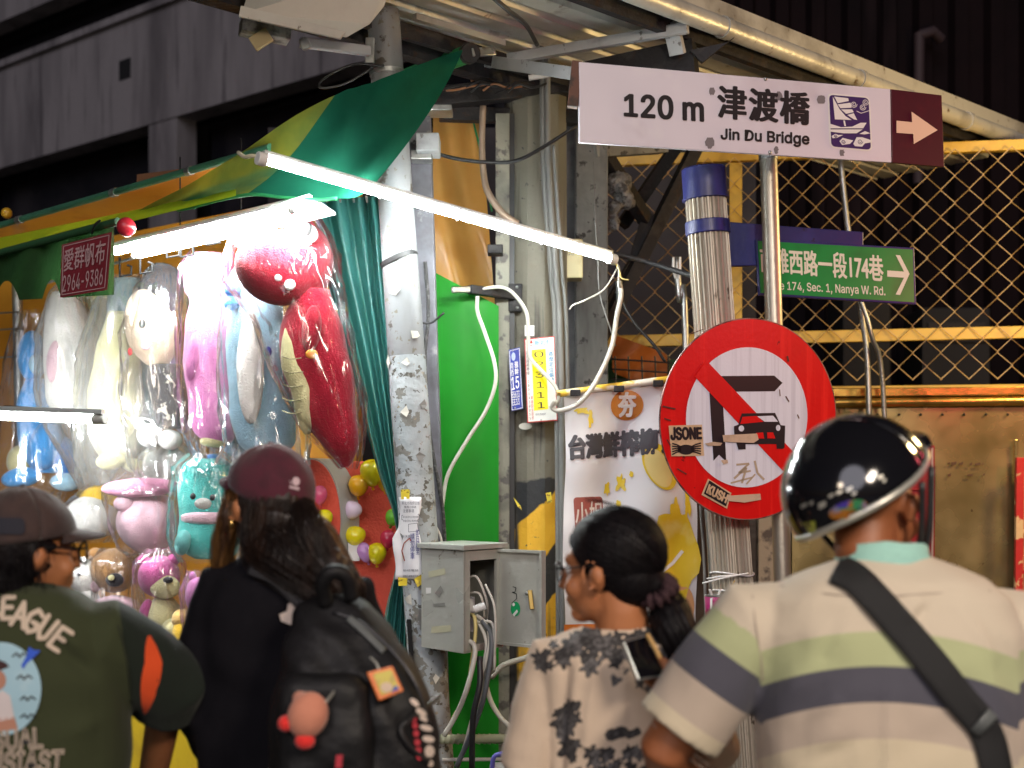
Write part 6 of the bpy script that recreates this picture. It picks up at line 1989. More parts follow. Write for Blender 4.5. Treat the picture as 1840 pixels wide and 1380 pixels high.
def trousers(parent, x, Y, zh, wid, m=None):
    mb = MB()
    for s in (-1, 1):
        mb.tube([V(x + s * wid * 0.28, Y, zh), V(x + s * wid * 0.42, Y, zh - 0.25), V(x + s * wid * 0.42, Y + 0.02, 0.48), V(x + s * wid * 0.42, Y - 0.01, 0.07)], [0.11, 0.095, 0.072, 0.062], 16)
    mb.ell((x, Y, zh), (wid * 0.72, 0.12, 0.13))
    place('trousers', blob(mb, 0.02, 3, lambda c, n: 0.006 * nzv(c, 12)), m or denim, parent)
    for s in (-1, 1):
        mb = MB().ell((x + s * wid * 0.42, Y + 0.05, 0.045), (0.048, 0.135, 0.045))
        mb.v = [V(v.x, v.y, max(v.z, 0.003)) for v in mb.v]
        mb.build('shoe', shoe_m, parent, smooth=60)


def px_of(p):
    return 920 + p.x / p.y * F, HY - (p.z - CAMZ) * F / p.y


def seg_t(p, a, b):
    d = b - a
    t = (p - a).dot(d) / d.length_squared
    return t, (p - a - d * max(0, min(1, t))).length


def fabric(name, attr=None, c=(0.5, 0.5, 0.5), rough=0.85, sheen=0.15):
    return mat(name, c, rough, 0, (), 0.25, 420, attr=attr, sheen=sheen, spec=0.3)


# ---------------------------------------------------------------- rider with the black helmet
Ym = 2.35
man = thing('person', 'person in a black half helmet and striped polo shirt with a black shoulder strap', 'person', V(P(1600, 0, Ym).x, Ym, 0))
hm_ = Head(1560, 905, Ym + 0.03, (0.62, 0.78), 1.0, pitch=-8, roll=-6)
mb = MB()
head_prims(hm_, mb, P(1575, 1060, Ym + 0.02))
shL, elL, wrL = P(1352, 1128, Ym + 0.01), P(1196, 1345, Ym + 0.02), P(1250, 1500, Ym + 0.28)
shR, elR, wrR = P(1812, 1135, Ym + 0.02), P(1885, 1400, Ym + 0.02), P(1830, 1520, Ym + 0.30)
for a, b_, c in ((shL, elL, wrL), (shR, elR, wrR)):
    mb.tube([a, a.lerp(b_, 0.5), b_, b_.lerp(c, 0.35), c], [0.055, 0.052, 0.045, 0.046, 0.030], 16)
    hand_prims(mb, c, c - b_, V(0, -0.3, 1), 1, 0.6)
torso_rows([(1045, 1500, 1680, 0.05), (1110, 1400, 1780, 0.08), (1300, 1420, 1780, 0.09), (1620, 1420, 1780, 0.09)], Ym, mb)
place('body', blob(mb, 0.0055, 4), skin_d, man)
mb = MB()
torso_rows([(1000, 1522, 1672, 0.055, 0.0), (1018, 1478, 1712, 0.08, 0.0), (1040, 1420, 1765, 0.105, 0.0), (1075, 1372, 1805, 0.125, 0.0), (1130, 1350, 1830, 0.14), (1220, 1352, 1842, 0.148), (1320, 1360, 1848, 0.148), (1450, 1362, 1852, 0.148), (1640, 1372, 1845, 0.15), (1720, 1375, 1842, 0.15)], Ym, mb)
mb.tube([shL + V(0.05, 0, 0.0), shL, shL.lerp(elL, 0.45), shL.lerp(elL, 0.86)], [0.075, 0.084, 0.080, 0.079], 24)
mb.tube([shR + V(-0.05, 0, 0.0), shR, shR.lerp(elR, 0.45), shR.lerp(elR, 0.86)], [0.075, 0.084, 0.080, 0.079], 24)


def man_fold(c, n):
    px, py = px_of(c)
    d = 0.006 * nzv(c, 7) + 0.003 * nzv(c * 1.0 + V(3, 0, 0), 20)
    for x0, y0, x1, y1, a_, w0 in ((1470, 1060, 1400, 1230, 0.007, 0.014), (1520, 1050, 1478, 1180, -0.005, 0.012), (1700, 1030, 1790, 1180, 0.006, 0.014), (1660, 1040, 1640, 1110, 0.007, 0.012), (1690, 1070, 1640, 1120, -0.007, 0.010), (1500, 1260, 1380, 1330, 0.006, 0.012), (1540, 1330, 1400, 1400, -0.005, 0.012), (1740, 1250, 1830, 1330, 0.006, 0.012), (1600, 1190, 1610, 1330, 0.007, 0.008), (1660, 1200, 1670, 1300, 0.005, 0.008), (1300, 1150, 1230, 1230, 0.006, 0.012), (1330, 1210, 1260, 1330, -0.006, 0.012), (1360, 1200, 1290, 1250, 0.007, 0.010)):
        t, r_ = seg_t(c, P(x0, y0, Ym - 0.13), P(x1, y1, Ym - 0.13))
        d += a_ * math.exp(-(r_ / w0) ** 2)
    d += 0.006 * math.exp(-((px - 1600) / 16) ** 2) * (1 if py > 1190 else 0) * math.sin((py - 1190) * 0.01)
    t, r_ = seg_t(c, P(1372, 1215, Ym - 0.1), P(1366, 1420, Ym - 0.1))
    d -= 0.014 * math.exp(-(r_ / 0.014) ** 2)
    d += 0.007 * math.sin((px + py * 0.7) * 0.05) * math.exp(-((px - 1420) / 70) ** 2) * math.exp(-((py - 1240) / 90) ** 2)
    d += 0.006 * math.sin((px - py * 0.6) * 0.05) * math.exp(-((px - 1780) / 60) ** 2) * math.exp(-((py - 1240) / 90) ** 2)
    d -= 0.010 * math.exp(-((px - 1605) / 90) ** 2) * math.exp(-((py - 1120) / 60) ** 2)
    return d


ms_ = blob(mb, 0.0058, 7, man_fold)
BE, GR, GY, PK, LB = (0.58, 0.50, 0.39), (0.42, 0.45, 0.25), (0.080, 0.078, 0.100), (0.50, 0.41, 0.33), (0.62, 0.53, 0.38)


def man_col(c):
    px, py = px_of(c)
    tl, rl = seg_t(c, shL, elL)
    tr, rr_ = seg_t(c, shR, elR)
    if px < 1372 + 10 * math.sin(py * 0.02) and tl > 0.02 and rl < 0.11:
        v = 45 + 262 * (tl + 0.10)
    elif px > 1832 and tr > 0.05:
        v = 60 + 300 * tr
    else:
        q = (px - 1600) / 240
        v = py - 1065 - 46 * q * q - 8 * q
    v = max(0, min(640, v)) / 640
    return (v, v, v)


paint(ms_, man_col)
jersey = fabric('striped jersey', 'print')
_N, _L = jersey.node_tree.nodes, jersey.node_tree.links
_at = [n for n in _N if n.type == 'ATTRIBUTE'][0]
_rp = _N.new('ShaderNodeValToRGB')
_rp.color_ramp.interpolation = 'CONSTANT'
_el = _rp.color_ramp.elements
_el[0].color = (*BE, 1)
_el[1].position = 70 / 640
_el[1].color = (*GR, 1)
for _v, _c in ((131, GY), (196, PK), (262, LB), (330, BE), (392, GR), (452, GY), (520, PK), (580, LB)):
    _e = _el.new(_v / 640)
    _e.color = (*_c, 1)
_L.new(_at.outputs['Fac'], _rp.inputs[0])
_L.new(_rp.outputs[0], _N['Principled BSDF'].inputs['Base Color'])
shirt = place('polo_shirt', ms_, jersey, man)
mint = mat('mint collar', (0.33, 0.60, 0.52), 0.8, 0, [((0.28, 0.52, 0.46), 20, 0.5, 0.7)], 0.25, 300)
rows = []
for j in range(6):
    v = j / 5
    row = []
    for i in range(41):
        a = math.radians(-150 + 300 * i / 40) - math.pi / 2
        r_ = 0.070 + 0.026 * v ** 1.4
        z = 0.048 - 0.075 * v + (0.012 if v < 0.3 else 0) * math.cos(a + math.pi / 2)
        row.append(P(1585, 1036, Ym + 0.005) + V(math.cos(a) * r_ * 1.04, math.sin(a) * r_ * 0.92, z + 0.004 * nzv((a * 2, v, 0))))
    rows.append(row)
MB().grid(rows).build('collar', mint, man, smooth=180, thick=0.004)
# helmet
hel = Head(1549, 886, Ym + 0.03, (0.62, 0.78), 1.0, pitch=4)
hel.m = Matrix.Rotation(math.radians(-30), 3, 'Y') @ hel.m
blackg = mat('helmet lacquer', (0.006, 0.006, 0.008), 0.13, 0, (), 0, coat=0.6, rv=0.04)


def help_(th, ph, g=0.0):
    return hel.w((0.122 + g) * math.sin(th) * math.cos(ph), -0.006 + (0.142 + g) * math.sin(th) * math.sin(ph), 0.012 + (0.122 + g) * math.cos(th))


def th_max(ph):
    return math.radians(93 - 6 * math.sin(ph) + 4 * math.cos(2 * ph))


rows = [[help_(max(0.001, th_max(2 * math.pi * i / 64) * j / 22), 2 * math.pi * i / 64) for i in range(65)] for j in range(23)]
helmet = MB().grid(rows).build('helmet', blackg, man, smooth=180, thick=0.006)
silv = mat('silver trim', (0.55, 0.54, 0.48), 0.35, 0.6)
MB().tube([help_(th_max(2 * math.pi * i / 64), 2 * math.pi * i / 64, 0.001) for i in range(65)], 0.0065, 8).build('rim_trim', silv, helmet, smooth=60)
rows = [[help_(th_max(math.radians(a)) - 0.02 + (0.015 * j), math.radians(a), 0.004 + 0.022 * j * math.sin(math.radians(a)) ** 2) for a in range(30, 151, 6)] for j in range(3)]
MB().grid(rows).build('peak', blackg, helmet, smooth=180, thick=0.004)
hsf = Surf(helmet, Ym)
iri = mat('iridescent sticker', (0.5, 0.45, 0.6), 0.15, 0.7, [((0.1, 0.5, 0.2), 30, 0.45, 0.5), ((0.8, 0.3, 0.05), 42, 0.5, 0.55), ((0.15, 0.1, 0.7), 36, 0.55, 0.6)])
px_print('oval_sticker', [ellipse(1524, 916, 36, 16, 24, rot=-16)], hsf, iri, helmet, 0.006, 2)
px_print('square_sticker', [[(1440, 940), (1464, 936), (1466, 958), (1443, 962)]], hsf, mat('lime sticker', (0.4, 0.45, 0.05), 0.3, 0, [((0.08, 0.05, 0.02), 60, 0.5, 0.55)]), helmet, 0.006, 1)
lets = []
for x_, y_, w_, h_ in ((1438, 908, 12, 9), (1454, 902, 7, 10), (1470, 905, 14, 16), (1488, 890, 10, 8), (1502, 884, 12, 9), (1520, 878, 12, 10), (1530, 886, 9, 8), (1578, 856, 9, 8), (1586, 862, 6, 8), (1566, 912, 5, 5)):
    lets.append([(x_, y_), (x_ + w_, y_ - w_ * 0.4), (x_ + w_, y_ - w_ * 0.4 + h_ * 0.6), (x_ + 2, y_ + h_ * 0.7)])
for q in lets:
    px_print('letter_mark', [q], hsf, silv, helmet, 0.006, 1)
# chin strap
cable('chin_strap', [hel.w(0.118, 0.03, -0.015), hm_.w(0.088, 0.035, -0.06), hm_.w(0.05, 0.06, -0.11), hm_.w(0, 0.06, -0.125)], 0.006, black_pvc, man)
cable('chin_strap', [hel.w(0.116, -0.03, -0.02), hm_.w(0.088, 0.005, -0.06), hm_.w(0.05, 0.055, -0.11)], 0.006, black_pvc, man)
cable('chin_strap', [hel.w(-0.118, 0.02, -0.02), hm_.w(-0.082, 0.03, -0.06), hm_.w(-0.045, 0.06, -0.11), hm_.w(0, 0.06, -0.125)], 0.006, black_pvc, man)
trousers(man, P(1605, 0, Ym).x, Ym, 0.92, 0.20)


def strip(name, pts, wpx, surf, m, parent, off=0.006, thick=0.004, n=24):
    """flat strap lying on a garment, given by its centre line in the photo"""
    pp = spline([V(x_, y_, 0) for x_, y_ in pts], 10)
    rows = []
    for i, p in enumerate(pp):
        a, b_ = pp[max(0, i - 1)], pp[min(len(pp) - 1, i + 1)]
        d = (b_ - a).normalized()
        nn_ = V(-d.y, d.x, 0)
        w_ = wpx if not callable(wpx) else wpx(i / (len(pp) - 1))
        row = [surf(*(p + nn_ * w_ * k / 4).to_2d(), off) for k in (-2, -1, 0, 1, 2)]
        rows.append(row)
    # straighten across so the strap bridges folds
    return MB().grid(rows).build(name, m, parent, smooth=180, thick=thick)


ssf = Surf(shirt, Ym)
sm_ = mat('shirt seam', (0.40, 0.33, 0.27), 0.9)
cable('shoulder_seam', [ssf(x_, y_, 0.0005) for x_, y_ in ((1352, 1070), (1356, 1110), (1362, 1150), (1368, 1190), (1370, 1225))], 0.0014, sm_, man)
cable('yoke_seam', [ssf(x_, y_, 0.0005) for x_, y_ in ((1400, 1052), (1480, 1066), (1570, 1072), (1680, 1066), (1780, 1062))], 0.0012, sm_, man)
for dx in (0, -9):
    cable('cuff_stitch', [ssf(x_ + dx * -0.6, y_ + dx, 0.0005) for x_, y_ in ((1168, 1296), (1200, 1330), (1235, 1360), (1268, 1384))], 0.0009, sm_, man)
web = mat('black webbing', (0.012, 0.012, 0.013), 0.7, 0, (), 0.4, 500)
bagst = thing('shoulder_strap', 'wide black shoulder strap crossing the back of the striped polo shirt', 'strap', P(1650, 1200, Ym - 0.15))
strip('webbing', [(1502, 1022), (1540, 1042), (1600, 1105), (1665, 1180), (1725, 1255), (1770, 1310), (1790, 1380), (1800, 1460)], lambda t: 52 + 6 * math.sin(t * 3), ssf, web, bagst, 0.009, 0.005)
strip('buckle', [(1752, 1318), (1785, 1280)], 20, ssf, mat('grey buckle', (0.12, 0.13, 0.13), 0.35), bagst, 0.016, 0.006)

# ---------------------------------------------------------------- woman in the flowered blouse
Yw = 2.62
wo = thing('person', 'person with glasses and a low black ponytail in a beige blouse with black flowers', 'person', V(P(1100, 0, Yw).x, Yw, 0))
hw_ = Head(1098, 1022, Yw, (-0.88, 0.47), 0.93, pitch=-2)
mb = MB()
head_prims(hw_, mb, P(1118, 1165, Yw + 0.01))
ear_fold(hw_, mb, -1)
sL, eL, wL = P(990, 1190, Yw), P(948, 1365, Yw - 0.02), P(985, 1480, Yw + 0.22)
sR, eR, wR = P(1212, 1190, Yw + 0.03), P(1290, 1350, Yw - 0.02), P(1258, 1252, Yw - 0.16)
for a, b_, c in ((sL, eL, wL), (sR, eR, wR)):
    mb.tube([a, a.lerp(b_, 0.5), b_, b_.lerp(c, 0.3), c], [0.042, 0.042, 0.036, 0.037, 0.025], 16)
hand_prims(mb, wL, wL - eL, V(0, -0.3, 1), 1, 0.6, 0.9)
hand_prims(mb, wR, V(-0.75, 0.05, 0.42), V(-0.1, -1, 0.1), -1, 0.5, 0.80)
torso_rows([(1140, 1060, 1170, 0.045), (1190, 1010, 1200, 0.07), (1400, 1010, 1200, 0.075), (1620, 990, 1220, 0.085)], Yw, mb)
place('body', blob(mb, 0.0045, 3), skin_m, wo)
for sx in (-1, 1):
    mb = MB()
    hw_.e(mb, (0.031 * sx, 0.076, 0.0), (0.012, 0.010, 0.010))
    mb.build('eye', mat('eye white', (0.75, 0.73, 0.7), 0.2), wo, smooth=180)
mb = MB()
torso_rows([(1122, 1052, 1180, 0.058, 0.005), (1138, 1010, 1208, 0.078, 0.005), (1160, 975, 1228, 0.092), (1200, 958, 1238, 0.102), (1270, 966, 1236, 0.106), (1350, 978, 1232, 0.108), (1480, 980, 1230, 0.112), (1640, 955, 1250, 0.13), (1700, 950, 1255, 0.135)], Yw, mb)
mb.tube([sL + V(0.03, 0, 0), sL, sL.lerp(eL, 0.5), eL, eL.lerp(wL, 0.5)], [0.05, 0.056, 0.054, 0.050, 0.045], 20)
mb.tube([sR + V(-0.03, 0, 0), sR, sR.lerp(eR, 0.5), eR, eR.lerp(wR, 0.35)], [0.05, 0.054, 0.050, 0.046, 0.04], 20)


def wo_fold(c, n):
    px, py = px_of(c)
    d = 0.004 * nzv(c, 12) + 0.002 * nzv(c + V(4, 0, 0), 30)
    t, r_ = seg_t(c, P(1018, 1205, Yw - 0.08), P(1000, 1400, Yw - 0.08))
    d -= 0.013 * math.exp(-(r_ / 0.012) ** 2)
    for x0, y0, x1, y1, a_ in ((1040, 1190, 1018, 1330, 0.006), (1068, 1210, 1052, 1340, 0.004), (1120, 1230, 1112, 1380, 0.004), (990, 1190, 960, 1280, 0.005), (975, 1240, 940, 1340, 0.004)):
        t, r_ = seg_t(c, P(x0, y0, Yw - 0.1), P(x1, y1, Yw - 0.1))
        d += a_ * math.exp(-(r_ / 0.010) ** 2)
    return d


wm = blob(mb, 0.0042, 6, wo_fold)
cut(wm, lambda c: px_of(c)[1] < 1131 - 16 * ((px_of(c)[0] - 1110) / 90) ** 2 + (8 if c.y > Yw else 0))
rr = random.Random(17)
FLW = []
for k in range(62):
    x_ = rr.uniform(965, 1235)
    y0 = 1130 + 0.0022 * (x_ - 1105) ** 2
    FLW.append((x_, y0 + rr.uniform(0, 52) * (1 - 0.3 * abs(x_ - 1105) / 130), rr.uniform(8, 17), rr.uniform(0, 6), rr.choice((4, 5, 5, 6))))
FLW += [(1092, 1172, 24, 1, 5), (1060, 1198, 22, 2, 6), (1105, 1190, 16, 0.4, 5), (1106, 1222, 13, 0.2, 3), (1124, 1205, 8, 1, 3), (1075, 1150, 20, 2, 5), (1036, 1165, 18, 3, 5), (1150, 1160, 20, 1, 5), (1185, 1180, 18, 2, 5), (1150, 1228, 12, 1, 5), (1165, 1238, 10, 0, 4), (1178, 1228, 11, 2, 5)]
for k in range(26):
    FLW.append((rr.gauss(1018, 12), rr.uniform(1262, 1360), rr.uniform(8, 17), rr.uniform(0, 6), rr.choice((3, 4, 5))))
for k in range(30):
    FLW.append((rr.gauss(1078, 26), rr.uniform(1335, 1450), rr.uniform(9, 18), rr.uniform(0, 6), 5))
for k in range(14):
    FLW.append((rr.gauss(1140, 16), rr.uniform(1330, 1450), rr.uniform(8, 14), rr.uniform(0, 6), 5))
FLW += [(1108, 1318, 22, 0.6, 2), (1138, 1318, 15, 0.8, 2)]
BG = (0.62, 0.49, 0.37)


def wo_col(c):
    px, py = px_of(c)
    if c.y > Yw + 0.02:
        return (0, 0, 0)
    px += 3 * noise.noise(V(px * 0.12, py * 0.12, 0))
    py += 3 * noise.noise(V(px * 0.12, py * 0.12, 7))
    best, sh = -1.0, 0.0
    for x_, y_, R_, ph, npet in FLW:
        dx, dy = px - x_, py - y_
        if abs(dx) > R_ * 1.3 or abs(dy) > R_ * 1.3:
            continue
        r_ = math.hypot(dx, dy) / (R_ * (0.72 + 0.26 * math.cos(npet * math.atan2(dy, dx) + ph)))
        if 1 - r_ > best:
            best = 1 - r_
            ring_ = 0.5 + 0.5 * math.sin(r_ * 9 + ph + 2 * noise.noise(V(px * 0.3, py * 0.3, ph)))
            sh = (1.0 if int(ph * 3) % 3 == 0 else 0.3) * ring_ + (0.3 if r_ < 0.22 else 0)
    return (max(0.0, min(1.0, 0.5 + best * 0.8)), min(1.0, sh), 0.0)


paint(wm, wo_col)
blouse = place('blouse', wm, field_material('flowered jersey', BG, (0.022, 0.020, 0.020), BG), wo)
mb = MB()
hw_.e(mb, (0, -0.014, 0.032), (0.083, 0.102, 0.092), nu=32, nv=20)
hw_.e(mb, (0, -0.048, -0.018), (0.064, 0.058, 0.062), nu=28, nv=18)
mb.tube([hw_.w(0, -0.075, -0.022), hw_.w(0, -0.102, -0.045)], [0.04, 0.020], 16)


def hair_fold(h, amp=0.0006):
    def f(c, n):
        q = h.l(c)
        a = math.atan2(q.x, q.z + 0.05)
        return amp * math.sin(a * 90 + 3 * nzv(q, 8)) + 0.0008 * nzv(V(q.x * 40, q.y * 6, q.z * 40))
    return f


hmesh = cut(blob(mb, 0.004, 4, hair_fold(hw_)), lambda c: (lambda q: q.y > 0.030 + 0.72 * q.z + (0.0 if q.z > 0 else 0.0) or q.z < -0.082)(hw_.l(c)))
place('hair', hmesh, hair_m, wo, thick=0.003)
tail = spline([hw_.w(0, -0.099, -0.045), P(1198, 1090, Yw - 0.03), P(1212, 1130, Yw - 0.05), P(1230, 1172, Yw - 0.05), P(1242, 1212, Yw - 0.04)], 6)
mb = MB().tube(tail, [0.020 + 0.024 * math.sin(math.pi * min(1, (i / (len(tail) - 1)) * 0.95)) * 0.9 for i in range(len(tail))], 18)
tm = blob(mb, 0.004, 2, lambda c, n: 0.0015 * math.sin((c.x * 0.9 + c.z * 0.4) * 420 + 4 * nzv(c, 12)) + 0.004 * nzv(V(c.x * 40 + c.z * 16, c.y * 40, c.z * 6)))
place('ponytail', tm, hair_m, wo)
mb = MB()
ctr = hw_.w(0, -0.099, -0.045)
td_ = (tail[3] - tail[0]).normalized()
u_, w_ = frame(td_)
mb.tube([ctr + (u_ * math.cos(a) + w_ * math.sin(a)) * 0.026 for a in [2 * math.pi * k / 20 for k in range(21)]], 0.013, 12)
place('scrunchie', blob(mb, 0.004, 1, lambda c, n: 0.005 * math.sin(math.atan2((c - ctr).dot(u_), (c - ctr).dot(w_)) * 13) + 0.003 * nzv(c, 60)), mat('plum scrunchie', (0.035, 0.012, 0.016), 0.85, 0, (), 0.4, 150), wo)
tr_ = list(np.interp(np.linspace(0, 1, len(tail)), [0, 0.3, 0.7, 1], [0.020, 0.040, 0.040, 0.016]))
strands('tail_strands', along(tail, tr_, 170, 3), 0.0007, hair_m, wo)
pth = []
rs_ = random.Random(5)
e_ = V(0, -1.0, -0.52).normalized()
while len(pth) < 330:
    d_ = V(rs_.gauss(0, 1), rs_.gauss(0, 1), rs_.gauss(0, 1)).normalized()
    q = V(0, -0.014, 0.032) + V(d_.x * 0.083, d_.y * 0.102, d_.z * 0.092)
    if q.y > 0.028 + 0.72 * q.z or q.z < -0.07 or d_.dot(e_) > 0.9:
        continue
    g_ = rs_.uniform(0.0005, 0.0028)
    pp = []
    for i in range(11):
        t = i / 10
        v_ = (d_ * (1 - t) + e_ * t).normalized()
        pp.append(hw_.w(v_.x * (0.083 + g_), -0.014 + v_.y * (0.102 + g_), 0.032 + v_.z * (0.092 + g_)))
    pth.append(pp)
strands('hair_strands', pth, 0.0006, hair_m, wo)
frm = mat('spectacle frame', (0.01, 0.01, 0.011), 0.3)
gl_ = thing('glasses', 'thin black framed glasses of the ponytailed person', 'glasses', hw_.w(0, 0.1, 0.0))
for sx in (-1, 1):
    MB().tube([hw_.w(0.033 * sx + 0.025 * math.cos(a), 0.106 - 0.012 * abs(math.cos(a)) * (1 if math.cos(a) * sx > 0 else 0.2), -0.004 + 0.019 * math.sin(a)) for a in [2 * math.pi * k / 20 for k in range(21)]], 0.0018, 6).build('rim', frm, gl_, smooth=60)
    MB().tube([hw_.w(0.058 * sx, 0.096, 0.004), hw_.w(0.076 * sx, 0.05, 0.006), hw_.w(0.084 * sx, 0.0, 0.010), hw_.w(0.082 * sx, -0.02, -0.008)], 0.0022, 6).build('temple', frm, gl_, smooth=60)
MB().tube([hw_.w(-0.009, 0.106, 0.0), hw_.w(0.009, 0.106, 0.0)], 0.0018, 6).build('bridge', frm, gl_)
trousers(wo, P(1100, 0, Yw).x, Yw, 0.86, 0.17)
# stray hairs
for k in range(9):
    a = rnd.uniform(-0.5, 0.5)
    p0 = hw_.w(0.05 * a, -0.02 + 0.06 * a, 0.118)
    cable('stray_hair', [p0, p0 + V(-0.02 + 0.02 * a, 0, 0.012), p0 + V(-0.05 + 0.06 * a, 0, 0.014 + 0.01 * rnd.random())], 0.0005, hair_m, wo, n=4, sp=3)
# phone
ph_ = thing('phone', 'black smartphone with a silver edge held beside the ponytail', 'phone', P(1155, 1225, 2.43))
q = [P(1120, 1152, 2.42), P(1160, 1141, 2.46), P(1197, 1214, 2.44), P(1148, 1222, 2.40)]
nn_ = (q[1] - q[0]).cross(q[3] - q[0]).normalized()
if nn_.y > 0:
    nn_ = -nn_
MB().prism(q, nn_ * -0.009).build('case', mat('silver case', (0.4, 0.42, 0.42), 0.3, 0.7), ph_, bevel=0.003)
cq = sum(q, V(0, 0, 0)) / 4
MB().prism([cq + (p - cq) * 0.93 + nn_ * 0.0006 for p in q], nn_ * 0.001).build('screen', mat('dark glass', (0.004, 0.004, 0.006), 0.08), ph_)
MB().prism([P(1192, 1214, 2.435), P(1216, 1208, 2.42), P(1232, 1222, 2.41), P(1214, 1240, 2.41), P(1194, 1230, 2.42)], V(0, 0.012, 0)).build('teal_grip', mat('teal rubber', (0.06, 0.40, 0.38), 0.5), ph_, bevel=0.003)
MB().tube([P(1163, 1140, 2.44), P(1176, 1162, 2.43), P(1186, 1182, 2.43)], 0.004, 8).build('strap', mat('ochre strap', (0.5, 0.3, 0.1), 0.6), ph_, smooth=60)

# ---------------------------------------------------------------- person with the maroon cap and backpack
Yh = 2.75
ho = thing('person', 'person in a maroon cap and black sweater with long brown hair seen from behind', 'person', V(P(500, 0, Yh).x, Yh, 0))
hh = Head(484, 905, Yh, (-0.66, 0.75), 0.92)
mb = MB()
head_prims(hh, mb, P(495, 1035, Yh + 0.01))
ear_fold(hh, mb, -1)
hsL, heL, hwL = P(402, 1068, Yh), P(360, 1270, Yh - 0.01), P(430, 1400, Yh + 0.22)
hsR, heR, hwR = P(630, 1085, Yh), P(680, 1290, Yh + 0.02), P(640, 1400, Yh + 0.25)
for a, b_, c in ((hsL, heL, hwL), (hsR, heR, hwR)):
    mb.tube([a, b_, c], [0.045, 0.038, 0.026], 14)
    hand_prims(mb, c, c - b_, V(0, -0.3, 1), 1, 0.6, 0.9)
torso_rows([(1020, 450, 560, 0.05), (1080, 420, 620, 0.07), (1300, 420, 620, 0.08), (1560, 420, 620, 0.09)], Yh, mb)
place('body', blob(mb, 0.0055, 3), skin_m, ho)
mb = MB()
torso_rows([(992, 440, 565, 0.062), (1008, 420, 600, 0.085), (1035, 388, 636, 0.105), (1080, 366, 664, 0.12), (1180, 362, 676, 0.13), (1320, 356, 684, 0.14), (1480, 356, 684, 0.145), (1620, 366, 674, 0.15)], Yh, mb)
mb.tube([hsL + V(0.03, 0, 0), hsL, hsL.lerp(heL, 0.5), heL, heL.lerp(hwL, 0.8)], [0.06, 0.068, 0.066, 0.064, 0.052], 20)
mb.tube([hsR + V(-0.03, 0, 0), hsR, hsR.lerp(heR, 0.5), heR, heR.lerp(hwR, 0.8)], [0.06, 0.068, 0.066, 0.064, 0.052], 20)
blacks = mat('black sweater', (0.006, 0.0055, 0.008), 0.9, 0, [((0.009, 0.008, 0.011), 10, 0.45, 0.7)], 0.3, 400, spec=0.15)
sw = place('sweater', blob(mb, 0.009, 6, lambda c, n: 0.008 * nzv(c, 7) + 0.005 * nzv(c + V(2, 0, 0), 16) + 0.006 * math.sin(c.z * 40 + c.x * 25 + 3 * nzv(c, 5)) * max(0, nzv(c + V(9, 0, 0), 4))), blacks, ho)
# cap
maroon = mat('maroon twill', (0.080, 0.006, 0.020), 0.8, 0, [((0.058, 0.005, 0.015), 30, 0.45, 0.6)], 0.3, 500, sheen=0.2)


def cap(h, parent, m, tilt, btn=True, back_open=False, name='cap'):
    def cp(th, ph, g=0.0):
        x, y, z = (0.088 + g) * math.sin(th) * math.cos(ph), -0.006 + (0.106 + g) * math.sin(th) * math.sin(ph), 0.028 + (0.098 + g) * math.cos(th)
        return h.w(x, y, z)

    def tm_(ph):
        return math.radians(92 - tilt * math.sin(ph))
    rows = []
    for j in range(19):
        row = []
        for i in range(61):
            ph = 2 * math.pi * i / 60
            row.append(cp(max(0.001, tm_(ph) * j / 18), ph, -0.0012 * (1 - abs(math.sin(3 * ph)) ** 0.2) + 0.0025 * nzv((math.cos(ph) * 2, math.sin(ph) * 2, j * 0.2))))
        rows.append(row)
    o = MB().grid(rows).build(name, m, parent, smooth=180, thick=0.003)
    rows = []
    for j in range(8):
        v = j / 7
        row = []
        for i in range(21):
            a = math.radians(28 + 124 * i / 20)
            b0_ = h.l(cp(tm_(a) - 0.03, a, 0.001))
            ext = 0.066 * v * max(0.0, math.sin((a - math.radians(28)) / math.radians(124) * math.pi)) ** 0.55
            row.append(h.w(b0_.x * (1 - 0.05 * v), b0_.y + ext, b0_.z - 0.010 * v - 0.9 * v * b0_.x ** 2 * 1.5))
        rows.append(row)
    MB().grid(rows).build('brim', m, o, smooth=180, thick=0.004)
    if btn:
        b_ = MB()
        h.e(b_, (0, -0.006, 0.127), (0.008, 0.008, 0.005), nu=12, nv=8)
        b_.build('button', m, o, smooth=180)
    for k in range(6):
        ph = math.pi / 6 + k * math.pi / 3
        MB().tube([cp(tm_(ph) * j / 12, ph, 0.0006) for j in range(1, 13)], 0.0011, 5).build('seam', m, o, smooth=60)
    return o


cp1 = cap(hh, ho, maroon, 24)
csf = Surf(cp1, Yh)
for q in ([ellipse(532, 865, 7, 8, 14), 0], [[(524, 868), (520, 862), (523, 872)], 0], [[(520, 873), (538, 876), (537, 881), (520, 877)], 0]):
    px_print('embroidery', [q[0]], csf, mat('pale thread', (0.6, 0.45, 0.48), 0.7), cp1, 0.005, 1)
